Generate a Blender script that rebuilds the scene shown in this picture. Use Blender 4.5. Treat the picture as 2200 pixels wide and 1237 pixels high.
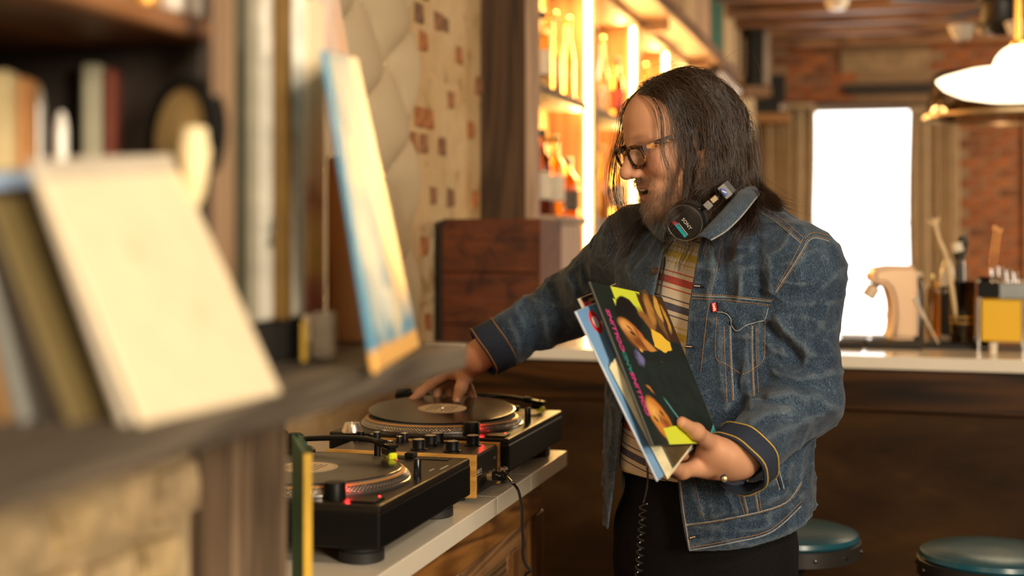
import bpy, bmesh, math, random
import numpy as np
from mathutils import Vector, Matrix
from mathutils.bvhtree import BVHTree

random.seed(7)
RNG = np.random.default_rng(11)
scene = bpy.context.scene
for o in list(bpy.data.objects):
    bpy.data.objects.remove(o, do_unlink=True)
COL = scene.collection
PI = math.pi

# ---------------------------------------------------------------- camera, world, lights, exposure
F, TH, H, YH = 3000.0, math.radians(15.3), 1.42, 502.0      # focal length in px of the 2200 px frame, yaw, eye height, horizon row
CT, ST = math.cos(TH), math.sin(TH)
def P(px, py, d):
    """Point seen at photo pixel (px, py) at distance d along the optical axis."""
    r = (px - 1100.0) * d / F
    return Vector((r * CT - d * ST, d * CT + r * ST, H - (py - YH) * d / F))
def PX(p):
    d = -p[0] * ST + p[1] * CT
    r = p[0] * CT + p[1] * ST
    return 1100 + F * r / d, YH - F * (p[2] - H) / d, d

cd = bpy.data.cameras.new('camera')
cam = bpy.data.objects.new('camera', cd); COL.objects.link(cam)
cam.location = (0, 0, H); cam.rotation_euler = (PI / 2, 0, TH)
cd.sensor_width = 36.0; cd.lens = F / 2200 * 36.0
cd.shift_y = -(618.5 - YH) / 2200
cd.clip_start = 0.05; cd.clip_end = 200
cd.dof.use_dof = True; cd.dof.focus_distance = 2.46; cd.dof.aperture_fstop = 2.1
cd.dof.aperture_blades = 0
scene.camera = cam

scene.view_settings.view_transform = 'Standard'
scene.view_settings.look = 'None'
scene.view_settings.exposure = 0.0
scene.view_settings.gamma = 1.0
scene.view_settings.use_curve_mapping = False
try:
    scene.cycles.use_denoising = True
    scene.cycles.max_bounces = 8
    scene.cycles.transparent_max_bounces = 16
    scene.cycles.sample_clamp_indirect = 6.0
    scene.cycles.caustics_reflective = False
    scene.cycles.caustics_refractive = False
except Exception:
    pass

w = bpy.data.worlds.new('sky'); scene.world = w; w.use_nodes = True
bg = w.node_tree.nodes['Background']
bg.inputs[0].default_value = (1.0, 0.97, 0.92, 1); bg.inputs[1].default_value = 5.0

def area_light(name, loc, target, size, power, col, size_y=None):
    l = bpy.data.lights.new(name, 'AREA'); l.energy = power; l.color = col
    l.shape = 'RECTANGLE'; l.size = size; l.size_y = size_y or size
    o = bpy.data.objects.new(name, l); COL.objects.link(o); o.location = loc
    o.rotation_euler = (Vector(target) - Vector(loc)).to_track_quat('-Z', 'Y').to_euler()
    return o
# daylight from the tall shop windows on the right, behind the camera; steep key under the ceiling; added fills for front and far room
area_light('ceiling_key', (1.35, 0.35, 2.92), (-0.40, 2.3, 1.2), 0.5, 48, (1.0, 0.86, 0.65), 0.6)
area_light('daylight_window', (3.5, -2.2, 2.35), (-0.45, 2.3, 1.1), 1.0, 300, (1.0, 0.86, 0.65), 1.4)
area_light('front_fill', (-0.05, -1.1, 2.1), (-0.25, 2.4, 1.2), 0.9, 24, (1.0, 0.83, 0.60))  # added soft fill from the camera side, not a source in the room
area_light('booth_lamp', (-0.60, 0.95, 2.62), (-0.45, 2.4, 1.35), 0.35, 3, (1.0, 0.72, 0.44))
area_light('back_room_fill', (3.2, 8.6, 2.3), (0.4, 9.2, 1.4), 1.5, 170, (1.0, 0.78, 0.50))  # added warm fill to brighten curtains, joists and brick at the far end

# ---------------------------------------------------------------- object helpers
def thing(name, label, cat, loc=(0, 0, 0), rotz=0.0, group=None):
    o = bpy.data.objects.new(name, None); COL.objects.link(o)
    o.location = loc; o.rotation_euler = (0, 0, rotz); o.empty_display_size = 0.05
    o['label'] = label; o['category'] = cat
    if group: o['group'] = group
    return o
def tag(o, label, cat, group=None):
    o['label'] = label; o['category'] = cat
    if group: o['group'] = group
    return o
def wmat(o):
    m = Matrix.Identity(4)
    while o is not None:
        m = o.matrix_basis @ m
        o = o.parent
    return m
def dup(root, loc, rotz=0.0, label=None, scale=None):
    r = root.copy(); COL.objects.link(r); r.location = loc; r.rotation_euler = (0, 0, rotz)
    if scale: r.scale = scale
    if label: r['label'] = label
    for ch in list(root.children):
        c = ch.copy(); COL.objects.link(c); c.parent = r
        for g in list(ch.children):
            k = g.copy(); COL.objects.link(k); k.parent = c
    return r

def frame(origin, fwd, up=(0, 0, 1)):
    """4x4 matrix, local z along fwd."""
    z = Vector(fwd).normalized(); u = Vector(up)
    if abs(z.dot(u.normalized())) > 0.99: u = Vector((0, 1, 0))
    x = u.cross(z).normalized(); y = z.cross(x)
    m = Matrix((x, y, z)).transposed().to_4x4(); m.translation = origin
    return m

class MB:
    """Collects shapes into one mesh."""
    def __init__(s): s.v = []; s.f = []; s.uv = None
    def add(s, vs, fs, m=None):
        b = len(s.v)
        s.v += [tuple((m @ Vector(p)) if m is not None else p) for p in vs]
        s.f += [tuple(i + b for i in f) for f in fs]
        return s
    def box(s, a, b, bev=0.0, m=None, seg=1):
        a = Vector(a); b = Vector(b)
        lo = Vector((min(a.x, b.x), min(a.y, b.y), min(a.z, b.z))); hi = Vector((max(a.x, b.x), max(a.y, b.y), max(a.z, b.z)))
        bm = bmesh.new(); bmesh.ops.create_cube(bm, size=1.0)
        for v in bm.verts:
            v.co = Vector([(lo[i] + hi[i]) / 2 + v.co[i] * (hi[i] - lo[i]) for i in range(3)])
        if bev > 0:
            bmesh.ops.bevel(bm, geom=list(bm.edges), offset=min(bev, 0.45 * min(hi - lo)), segments=seg, affect='EDGES', profile=0.5)
        bm.verts.index_update()
        s.add([v.co.copy() for v in bm.verts], [[v.index for v in f.verts] for f in bm.faces], m); bm.free()
        return s
    def slab(s, corners, th, bev=0.0):
        """Board from four corner points (front face), thickness th behind it."""
        c = [Vector(p) for p in corners]
        n = (c[1] - c[0]).cross(c[3] - c[0]).normalized()
        vs = c + [p - n * th for p in c]
        fs = [(0, 1, 2, 3), (7, 6, 5, 4), (0, 4, 5, 1), (1, 5, 6, 2), (2, 6, 7, 3), (3, 7, 4, 0)]
        if bev <= 0: return s.add(vs, fs)
        bm = bmesh.new(); bv = [bm.verts.new(p) for p in vs]
        for f in fs: bm.faces.new([bv[i] for i in f])
        bmesh.ops.bevel(bm, geom=list(bm.edges), offset=bev, segments=2, affect='EDGES', profile=0.5)
        bm.verts.index_update()
        s.add([v.co.copy() for v in bm.verts], [[v.index for v in f.verts] for f in bm.faces]); bm.free()
        return s
    def lathe(s, prof, n=24, m=None, cap=True):
        vs = []; fs = []
        for r, z in prof:
            for i in range(n):
                a = 2 * PI * i / n; vs.append((r * math.cos(a), r * math.sin(a), z))
        for j in range(len(prof) - 1):
            for i in range(n):
                k = (i + 1) % n; fs.append((j * n + i, j * n + k, (j + 1) * n + k, (j + 1) * n + i))
        if cap:
            if prof[0][0] > 1e-6: fs.append(tuple(reversed(range(n))))
            if prof[-1][0] > 1e-6: fs.append(tuple((len(prof) - 1) * n + i for i in range(n)))
        return s.add(vs, fs, m)
    def tube(s, path, rad, n=8, cap=True, flat=1.0):
        pts = [Vector(p) for p in path]; N = len(pts)
        rads = [rad] * N if not hasattr(rad, '__len__') else list(rad)
        vs = []; fs = []
        t0 = (pts[1] - pts[0]).normalized()
        u = t0.orthogonal().normalized()
        if abs(t0.z) < 0.9: u = (Vector((0, 0, 1)) - t0 * t0.z).normalized()
        for i in range(N):
            t = (pts[min(i + 1, N - 1)] - pts[max(i - 1, 0)])
            t = t.normalized() if t.length > 1e-9 else t0
            u = (u - t * u.dot(t)); u = u.normalized() if u.length > 1e-6 else t.orthogonal().normalized()
            w_ = t.cross(u)
            for k in range(n):
                a = 2 * PI * k / n
                vs.append(pts[i] + (u * math.cos(a) * flat + w_ * math.sin(a)) * rads[i])
        for i in range(N - 1):
            for k in range(n):
                k2 = (k + 1) % n
                fs.append((i * n + k, i * n + k2, (i + 1) * n + k2, (i + 1) * n + k))
        if cap:
            fs.append(tuple(reversed(range(n)))); fs.append(tuple((N - 1) * n + k for k in range(n)))
        return s.add(vs, fs)
    def prism(s, pts2, z0, z1, m=None):
        n = len(pts2)
        vs = [(x, y, z0) for x, y in pts2] + [(x, y, z1) for x, y in pts2]
        fs = [tuple(reversed(range(n))), tuple(range(n, 2 * n))] + [(i, (i + 1) % n, n + (i + 1) % n, n + i) for i in range(n)]
        return s.add(vs, fs, m)
    def build(s, name, mat, parent=None, smooth=False, world=False, label=None, kind=None):
        me = bpy.data.meshes.new(name)
        vs = s.v
        if parent is not None and world:
            inv = wmat(parent).inverted(); vs = [inv @ Vector(p) for p in vs]
        me.from_pydata([tuple(p) for p in vs], [], s.f); me.update()
        bm = bmesh.new(); bm.from_mesh(me); bmesh.ops.recalc_face_normals(bm, faces=bm.faces); bm.to_mesh(me); bm.free()
        o = bpy.data.objects.new(name, me); COL.objects.link(o)
        if mat is not None: me.materials.append(mat)
        if parent is not None: o.parent = parent
        if smooth:
            me.shade_auto_smooth(use_auto_smooth=True, angle=math.radians(40)) if hasattr(me, 'shade_auto_smooth') else None
            for p in me.polygons: p.use_smooth = True
            try: me.set_sharp_from_angle(angle=math.radians(40))
            except Exception: pass
        if label: o['label'] = label
        if kind: o['kind'] = kind
        return o

def mesh_np(name, verts, faces, mat, parent=None, smooth=True, kind=None):
    me = bpy.data.meshes.new(name)
    verts = np.asarray(verts, dtype=np.float32); faces = np.asarray(faces, dtype=np.int32)
    k = faces.shape[1]
    me.vertices.add(len(verts)); me.vertices.foreach_set('co', verts.ravel())
    me.loops.add(faces.size); me.loops.foreach_set('vertex_index', faces.ravel())
    me.polygons.add(len(faces)); me.polygons.foreach_set('loop_start', np.arange(0, faces.size, k, dtype=np.int32))
    me.polygons.foreach_set('loop_total', np.full(len(faces), k, dtype=np.int32))
    me.update(calc_edges=True); me.validate()
    if smooth: me.polygons.foreach_set('use_smooth', np.ones(len(me.polygons), dtype=bool))
    o = bpy.data.objects.new(name, me); COL.objects.link(o)
    if mat is not None: me.materials.append(mat)
    if parent is not None: o.parent = parent
    if kind: o['kind'] = kind
    return o

def text(name, body, size, m, mat, parent=None, ext=0.0004, align='CENTER', world=True, bold=0.0, shear=0.0):
    cu = bpy.data.curves.new(name, 'FONT'); cu.body = body; cu.size = size; cu.extrude = ext
    cu.align_x = align; cu.align_y = 'CENTER'; cu.offset = bold; cu.shear = shear; cu.resolution_u = 3
    t = bpy.data.objects.new(name, cu); COL.objects.link(t)
    me = bpy.data.meshes.new_from_object(t.evaluated_get(bpy.context.evaluated_depsgraph_get()))
    bpy.data.objects.remove(t, do_unlink=True); bpy.data.curves.remove(cu)
    me.name = name; me.materials.clear(); me.materials.append(mat)
    o = bpy.data.objects.new(name, me); COL.objects.link(o)
    if parent is not None:
        o.parent = parent
        o.matrix_basis = (wmat(parent).inverted() @ m) if world else m
    else: o.matrix_basis = m
    return o

# ---------------------------------------------------------------- material helpers
def new_mat(name):
    m = bpy.data.materials.new(name); m.use_nodes = True
    nt = m.node_tree; b = nt.nodes['Principled BSDF']
    return m, nt, b
def N(nt, t, **kw):
    n = nt.nodes.new(t)
    for k, v in kw.items():
        if k.startswith('i_'): n.inputs[int(k[2:])].default_value = v
        else: setattr(n, k, v)
    return n
def ramp(nt, fac, stops):
    r = nt.nodes.new('ShaderNodeValToRGB'); cr = r.color_ramp
    while len(cr.elements) < len(stops): cr.elements.new(0.5)
    for e, (p, c) in zip(cr.elements, stops):
        e.position = p; e.color = (*c, 1) if len(c) == 3 else c
    nt.links.new(fac, r.inputs[0]); return r.outputs[0]
def coords(nt, scale=(1, 1, 1), rot=(0, 0, 0), gen='Object'):
    tc = nt.nodes.new('ShaderNodeTexCoord'); mp = nt.nodes.new('ShaderNodeMapping')
    nt.links.new(tc.outputs[gen], mp.inputs[0]); mp.inputs['Scale'].default_value = scale; mp.inputs['Rotation'].default_value = rot
    return mp.outputs[0]
def noise(nt, vec, scale, detail=3.0, rough=0.55, dist=0.0):
    n = nt.nodes.new('ShaderNodeTexNoise'); n.inputs['Scale'].default_value = scale
    n.inputs['Detail'].default_value = detail; n.inputs['Roughness'].default_value = rough; n.inputs['Distortion'].default_value = dist
    nt.links.new(vec, n.inputs['Vector']); return n.outputs['Fac']
def bump(nt, b, h, strength=0.3, dist=0.002):
    n = nt.nodes.new('ShaderNodeBump'); n.inputs['Strength'].default_value = strength; n.inputs['Distance'].default_value = dist
    nt.links.new(h, n.inputs['Height']); nt.links.new(n.outputs[0], b.inputs['Normal']); return n
def mixc(nt, fac, a, b_, mode='MIX'):
    n = nt.nodes.new('ShaderNodeMix'); n.data_type = 'RGBA'; n.blend_type = mode
    if hasattr(fac, 'is_linked'): nt.links.new(fac, n.inputs[0])
    else: n.inputs[0].default_value = fac
    for s, i in ((a, 6), (b_, 7)):
        if hasattr(s, 'is_linked'): nt.links.new(s, n.inputs[i])
        else: n.inputs[i].default_value = (*s, 1)
    return n.outputs[2]
def math_n(nt, op, a, b_=0.0, c=0.0):
    n = nt.nodes.new('ShaderNodeMath'); n.operation = op
    for i, s in enumerate((a, b_, c)):
        if hasattr(s, 'is_linked'): nt.links.new(s, n.inputs[i])
        else: n.inputs[i].default_value = s
    return n.outputs[0]

MATS = {}
def plain(name, col, rough=0.5, metal=0.0, var=0.12, scale=20.0, spec=0.5, bmp=0.0, coat=0.0):
    if name in MATS: return MATS[name]
    m, nt, b = new_mat(name)
    vec = coords(nt)
    f = noise(nt, vec, scale, 4)
    lo = tuple(max(0, c * (1 - var)) for c in col); hi = tuple(min(1, c * (1 + var)) for c in col)
    nt.links.new(ramp(nt, f, [(0.3, lo), (0.7, hi)]), b.inputs['Base Color'])
    b.inputs['Roughness'].default_value = rough; b.inputs['Metallic'].default_value = metal
    b.inputs['Specular IOR Level'].default_value = spec
    if coat: b.inputs['Coat Weight'].default_value = coat; b.inputs['Coat Roughness'].default_value = 0.15
    if bmp: bump(nt, b, f, bmp, 0.002)
    MATS[name] = m; return m
def wood(name, dark, light, axis='y', rough=0.5, scale=1.0, figure=1.0, bmp=0.15, coat=0.0):
    """Grain running along the given axis."""
    if name in MATS: return MATS[name]
    m, nt, b = new_mat(name)
    s = {'x': (0.5, 7, 7), 'y': (7, 0.5, 7), 'z': (7, 7, 0.5)}[axis]
    s = tuple(k * scale for k in s)
    vec = coords(nt, s)
    big = noise(nt, vec, 1.2, 2, 0.5, 1.2 * figure)
    wv = nt.nodes.new('ShaderNodeMath'); wv.operation = 'SINE'
    nt.links.new(math_n(nt, 'MULTIPLY', big, 34.0), wv.inputs[0])
    rings = math_n(nt, 'MULTIPLY_ADD', wv.outputs[0], 0.5, 0.5)
    fine = noise(nt, vec, 9.0, 5, 0.65)
    big2 = noise(nt, coords(nt, tuple(k * 0.25 for k in s)), 1.5, 2)
    fac = math_n(nt, 'ADD', math_n(nt, 'MULTIPLY', rings, 0.38), math_n(nt, 'ADD', math_n(nt, 'MULTIPLY', fine, 0.42), math_n(nt, 'MULTIPLY', big2, 0.32)))
    mid = tuple((a * 0.55 + c * 0.45) for a, c in zip(dark, light))
    nt.links.new(ramp(nt, fac, [(0.28, dark), (0.52, mid), (0.82, light)]), b.inputs['Base Color'])
    b.inputs['Roughness'].default_value = rough
    b.inputs['Specular IOR Level'].default_value = 0.35
    if coat: b.inputs['Coat Weight'].default_value = coat; b.inputs['Coat Roughness'].default_value = 0.2
    bump(nt, b, fine, bmp, 0.002)
    MATS[name] = m; return m
def emit(name, col, strength):
    if name in MATS: return MATS[name]
    m, nt, b = new_mat(name)
    b.inputs['Base Color'].default_value = (*col, 1)
    b.inputs['Emission Color'].default_value = (*col, 1); b.inputs['Emission Strength'].default_value = strength
    MATS[name] = m; return m
def glass(name, col, rough=0.03, ior=1.45):
    if name in MATS: return MATS[name]
    m, nt, b = new_mat(name)
    b.inputs['Base Color'].default_value = (*col, 1); b.inputs['Roughness'].default_value = rough
    b.inputs['Transmission Weight'].default_value = 1.0; b.inputs['IOR'].default_value = ior
    MATS[name] = m; return m
def pane_mat(name, tint=(1, 1, 1)):
    """Thin clear pane: see-through with a fresnel reflection."""
    if name in MATS: return MATS[name]
    m = bpy.data.materials.new(name); m.use_nodes = True; nt = m.node_tree; nt.nodes.clear()
    out = N(nt, 'ShaderNodeOutputMaterial'); tr = N(nt, 'ShaderNodeBsdfTransparent'); gl = N(nt, 'ShaderNodeBsdfGlossy')
    tr.inputs[0].default_value = (*tint, 1); gl.inputs['Roughness'].default_value = 0.02
    fr = N(nt, 'ShaderNodeFresnel'); fr.inputs[0].default_value = 1.45
    mx = N(nt, 'ShaderNodeMixShader'); nt.links.new(fr.outputs[0], mx.inputs[0]); nt.links.new(tr.outputs[0], mx.inputs[1]); nt.links.new(gl.outputs[0], mx.inputs[2])
    nt.links.new(mx.outputs[0], out.inputs[0]); MATS[name] = m; return m
# ================================================================ the room
def brick_mesh(L, Hh, T, seed, mat, rough=0.0065):
    r = random.Random(seed)
    bm = bmesh.new(); bmesh.ops.create_cube(bm, size=1.0)
    for v in bm.verts: v.co = Vector((v.co.x * L, v.co.y * T, v.co.z * Hh))
    bmesh.ops.bevel(bm, geom=[e for e in bm.edges if all(v.co.y < 0 for v in e.verts)], offset=0.006, segments=1, affect='EDGES')
    for v in bm.verts: v.co += Vector((r.uniform(-rough, rough), r.uniform(-rough * .4, rough * .4), r.uniform(-rough, rough)))
    me = bpy.data.meshes.new('brick'); bm.to_mesh(me); bm.free(); me.materials.append(mat)
    return me
def brick_mat(name, a, b_, c):
    if name in MATS: return MATS[name]
    m, nt, b = new_mat(name)
    vec = coords(nt); oi = N(nt, 'ShaderNodeObjectInfo')
    f = noise(nt, vec, 22, 5, 0.7)
    col = ramp(nt, oi.outputs['Random'], [(0.0, a), (0.5, b_), (1.0, c)])
    dirt = ramp(nt, f, [(0.35, (0.45, 0.42, 0.38)), (0.65, (1.1, 1.05, 1.0))])
    nt.links.new(mixc(nt, 1.0, col, dirt, 'MULTIPLY'), b.inputs['Base Color'])
    b.inputs['Roughness'].default_value = 0.9; bump(nt, b, f, 0.5, 0.004)
    MATS[name] = m; return m
def brick_field(parent, org, ux, nrm, w_, h_, mat, L=0.21, Hh=0.063, J=0.012, T=0.05, keep=None, seed=3, proud=0.004, name='brick'):
    """Bricks laid in running bond on a face; org = lower corner, ux = along the course, nrm = out of the wall."""
    r = random.Random(seed); ux = Vector(ux); nrm = Vector(nrm)
    mes = [brick_mesh(L, Hh, T, seed * 10 + i, mat) for i in range(4)]
    rot = Matrix((ux, -nrm, Vector((0, 0, 1)))).transposed().to_4x4()
    inv = wmat(parent).inverted(); k = 0
    rows = int(h_ / (Hh + J)) + 1
    for j in range(rows):
        off = (0.5 * (j % 2)) * (L + J)
        i = -1
        while True:
            x = off + i * (L + J) + L / 2; i += 1
            if x - L / 2 > w_: break
            if x < L * .1 or x > w_ - L * .1: continue
            z = j * (Hh + J) + Hh / 2
            if keep and not keep(x, z, r): continue
            o = bpy.data.objects.new(name, r.choice(mes)); COL.objects.link(o); o.parent = parent
            p = Vector(org) + ux * x + Vector((0, 0, z)) + nrm * (r.uniform(-.3, 1.0) * proud - T / 2 + 0.004)
            m = rot.copy(); m.translation = p
            o.matrix_basis = inv @ m @ Matrix.Rotation(r.uniform(-.012, .012), 4, 'Y')
            k += 1
    return k
def struct(o): o['kind'] = 'structure'; return o

# --- plaster with stains
m_pl, nt, b = new_mat('old_lime_plaster')
vec = coords(nt)
f1 = noise(nt, vec, 3.2, 5, 0.6, 0.4); f2 = noise(nt, vec, 26, 6, 0.7); f3 = noise(nt, vec, 9, 4, 0.6, 0.8)
c1 = ramp(nt, f1, [(0.25, (0.48, 0.30, 0.12)), (0.45, (0.76, 0.54, 0.28)), (0.7, (0.84, 0.66, 0.40))])
c2 = ramp(nt, f3, [(0.30, (0.52, 0.40, 0.26)), (0.42, (1, 1, 1)), (0.70, (1, 0.99, 0.97)), (0.80, (1.0, 0.86, 0.58))])
nt.links.new(mixc(nt, 0.85, c1, c2, 'MULTIPLY'), b.inputs['Base Color']); b.inputs['Roughness'].default_value = 0.92
bump(nt, b, math_n(nt, 'ADD', f2, math_n(nt, 'MULTIPLY', f3, 2.0)), 0.7, 0.012)
m_dark_wall = plain('umber_wall_paint', (0.10, 0.055, 0.03), 0.85, var=0.25, scale=3)
m_orange_brick = brick_mat('orange_brick', (0.62, 0.25, 0.09), (0.52, 0.25, 0.12), (0.30, 0.18, 0.11))
m_red_brick = brick_mat('red_brick', (0.46, 0.15, 0.045), (0.36, 0.12, 0.05), (0.22, 0.085, 0.04))
m_cream_brick = brick_mat('cream_painted_brick', (0.66, 0.50, 0.26), (0.60, 0.46, 0.27), (0.44, 0.33, 0.20))
m_mortar = plain('grey_mortar', (0.30, 0.19, 0.11), 0.95, var=0.2, scale=30)

WL = -1.45                                                     # face of the left wall
wl = struct(MB().box((WL - 0.15, -2.6, 0), (WL, 11.75, 3.05)).build('wall_left', m_pl))
# bricks showing through the worn plaster between the padded panel and the back bar
def keep_left(x, z, r):
    pr = 0.22 if z > 0.50 else 0.08
    if x < 0.25: pr += 0.15
    return r.random() < pr
brick_field(wl, (WL, 4.0, 1.02), (0, 1, 0), (1, 0, 0), 0.86, 1.62, m_orange_brick, L=0.072, Hh=0.060, J=0.022, T=0.05, keep=keep_left, seed=5, proud=0.005)
# padding: raised plaster lumps
wr = struct(MB().box((4.6, -2.6, 0), (4.75, 11.75, 3.05)).build('wall_right', m_dark_wall))
wb = struct(MB().box((-1.45, -2.75, 0), (4.6, -2.6, 3.05)).build('wall_back', m_dark_wall))
# --- far wall with the tall window opening
YF = 11.6; wx0, wx1, wz0, wz1 = -0.66, 0.17, 0.60, 2.45
mb = MB()
mb.box((WL, YF, 0), (wx0, YF + 0.15, 3.05)); mb.box((wx1, YF, 0), (4.6, YF + 0.15, 3.05))
mb.box((wx0, YF, 0), (wx1, YF + 0.15, wz0)); mb.box((wx0, YF, wz1), (wx1, YF + 0.15, 3.05))
wf = struct(mb.build('wall_far', m_mortar))
brick_field(wf, (0.46, YF, 0.85), (1, 0, 0), (0, -1, 0), 0.62, 1.45, m_red_brick, seed=2, T=0.04, proud=0.006, J=.015)
brick_field(wf, (-0.95, YF, 2.50), (1, 0, 0), (0, -1, 0), 2.1, 0.40, m_red_brick, seed=9, T=0.04, proud=0.006,
            keep=lambda x, z, r: not (0.55 < x < 1.25 and z > 0.18) and not (0.55 < x < 1.27 and z < 0.12))
MB().box((-0.42, YF - 0.03, 2.72), (0.27, YF, 2.88), 0.006).build('plaster_patch', plain('pale_plaster', (0.36, 0.24, 0.13), 0.9, var=0.3, scale=8), wf)
MB().box((-0.38, YF - 0.05, 2.53), (0.32, YF, 2.62), 0.006).build('lintel', plain('black_lintel', (0.03, 0.02, 0.015), 0.7), wf)
# window: frame, sashes, panes
m_paint = plain('cream_window_paint', (0.62, 0.52, 0.38), 0.5)
m_green_paint = plain('dark_green_paint', (0.03, 0.09, 0.06), 0.4)
win = struct(bpy.data.objects.new('window_1', None)); COL.objects.link(win); win.location = ((wx0 + wx1) / 2, YF + 0.07, wz0)
for a, c in (((wx0, YF + .04, wz0), (wx0 + .035, YF + .11, wz1)), ((wx1 - .035, YF + .04, wz0), (wx1, YF + .11, wz1)),
             ((wx0, YF + .04, wz1 - .04), (wx1, YF + .11, wz1))):
    MB().box(a, c, 0.004).build('frame', m_paint, win, world=True)
MB().box((wx0, YF - .04, wz0 - .04), (wx1, YF + .12, wz0 + .02), 0.004).build('sill', m_paint, win, world=True)
MB().box((wx0 + .03, YF + .06, wz0 + .15), (wx1 - .03, YF + .10, wz0 + .185), 0.003).build('sash', m_green_paint, win, world=True)
MB().box((wx0 + .03, YF + .06, 1.50), (wx1 - .03, YF + .09, 1.515), 0.003).build('sash', m_paint, win, world=True)
pm = pane_mat('window_pane')
MB().box((wx0 + .03, YF + .07, wz0 + .02), (wx1 - .03, YF + .075, wz0 + .15)).build('pane', pm, win, world=True)
MB().box((wx0 + .03, YF + .07, wz0 + .185), (wx1 - .03, YF + .075, 1.50)).build('pane', pm, win, world=True)
MB().box((wx0 + .03, YF + .07, 1.515), (wx1 - .03, YF + .075, wz1 - .04)).build('pane', pm, win, world=True)
# door frame strip at the far right of the brick pier
struct(MB().box((0.985, YF - 0.06, 0), (1.09, YF, 2.34), 0.006).build('trim_1', plain('tan_trim', (0.50, 0.34, 0.18), 0.5)))
# --- ceiling with joists, floor boards
m_joist = wood('ceiling_timber', (0.14, 0.06, 0.028), (0.50, 0.27, 0.14), 'x', 0.5, 0.7)
m_board = wood('ceiling_boards', (0.14, 0.065, 0.03), (0.34, 0.18, 0.09), 'y', 0.6, 0.7)
ce = struct(MB().box((WL - .15, -2.75, 3.05), (4.75, 11.75, 3.15)).build('ceiling', m_board))
for i in range(13):
    y = 4.9 + i * 0.56
    MB().box((WL, y, 2.88 + 0.008 * math.sin(i * 2.1)), (4.6, y + 0.13, 3.06), 0.008).build('joist', m_joist, ce)
for i in range(25):
    MB().box((WL + i * 0.245, 4.4, 3.03), (WL + i * 0.245 + 0.238, 11.6, 3.052), 0.004).build('plank', m_board, ce)
m_floor = wood('floor_boards', (0.03, 0.014, 0.007), (0.11, 0.05, 0.022), 'y', 0.45, 0.8)
fl = struct(MB().box((WL - .15, -2.75, -0.1), (4.75, 11.75, -0.02)).build('floor', plain('subfloor', (0.02, 0.012, 0.008), 0.9)))
for i in range(42):
    x = WL + 0.146 * i
    MB().box((x, -2.6, -0.03), (x + 0.141, 11.6, 0.0), 0.002).build('plank', m_floor, fl)

# --- curtains either side of the window
def curtain(px0, px1, d, ztop, zbot, label, seed):
    r = random.Random(seed)
    a = P(px0, 502, d); c = P(px1, 502, d); a.z = c.z = 0
    L = (c - a).length; ux = (c - a).normalized(); nn = Vector((-ux.y, ux.x, 0))
    t = thing('curtain', label, 'curtain', ((a + c) / 2 + Vector((0, 0, zbot))), 0, None)
    n = 56; vs = []; fs = []
    ph = [r.uniform(0, 6) for _ in range(3)]
    rows = 14
    for j in range(rows + 1):
        z = ztop + (zbot - ztop) * j / rows
        for i in range(n + 1):
            s = i / n
            flare = 1 + 0.05 * math.sin(j * 0.5 + ph[0])
            wob = 0.035 * math.sin(s * 2 * PI * 5.2 + ph[0] + .1 * math.sin(j * .4)) + 0.016 * math.sin(s * 2 * PI * 9.1 + ph[1]) + 0.008 * math.sin(j * .3 + s * 5)
            vs.append(a + ux * (L * (0.5 + (s - .5) * flare)) + nn * wob + Vector((0, 0, z)))
    W = n + 1
    for j in range(rows):
        for i in range(n):
            fs.append((j * W + i, j * W + i + 1, (j + 1) * W + i + 1, (j + 1) * W + i))
    o = MB().add(vs, fs).build('cloth', plain('linen_curtain', (0.46, 0.345, 0.215), 0.9, var=0.12, scale=6), t, True, world=True)
    md = o.modifiers.new('th', 'SOLIDIFY'); md.thickness = 0.006
    MB().box(a + Vector((0, 0, ztop - .02)) - nn * .03, c + Vector((0, 0, ztop + .02)) + nn * .03, 0.005).build('heading', plain('curtain_heading', (0.42, 0.31, 0.19), 0.9), t, world=True)
    return t
curtain(1640, 1752, 11.0, 2.42, 0.012, 'long tan linen curtain hanging left of the bright window', 1)
curtain(1952, 2058, 10.8, 2.38, 0.012, 'long tan linen curtain between the bright window and the red brick', 2)
t = thing('curtain_rail', 'dark wooden rail above the bright window', 'curtain rail', P(1850, 222, 11.05))
a, c = P(1640, 222, 11.1), P(2060, 226, 10.85)
MB().tube([a, c], 0.018, 10).build('rod', plain('dark_stain_wood', (0.06, 0.03, 0.015), 0.5), t, True, world=True)
for e in (a, c):
    MB().lathe([(0, -.03), (.024, -.018), (.03, 0), (.024, .018), (0, .03)], 12, Matrix.Translation(e)).build('finial', plain('dark_stain_wood', (0, 0, 0)), t, True, world=True)
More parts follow.
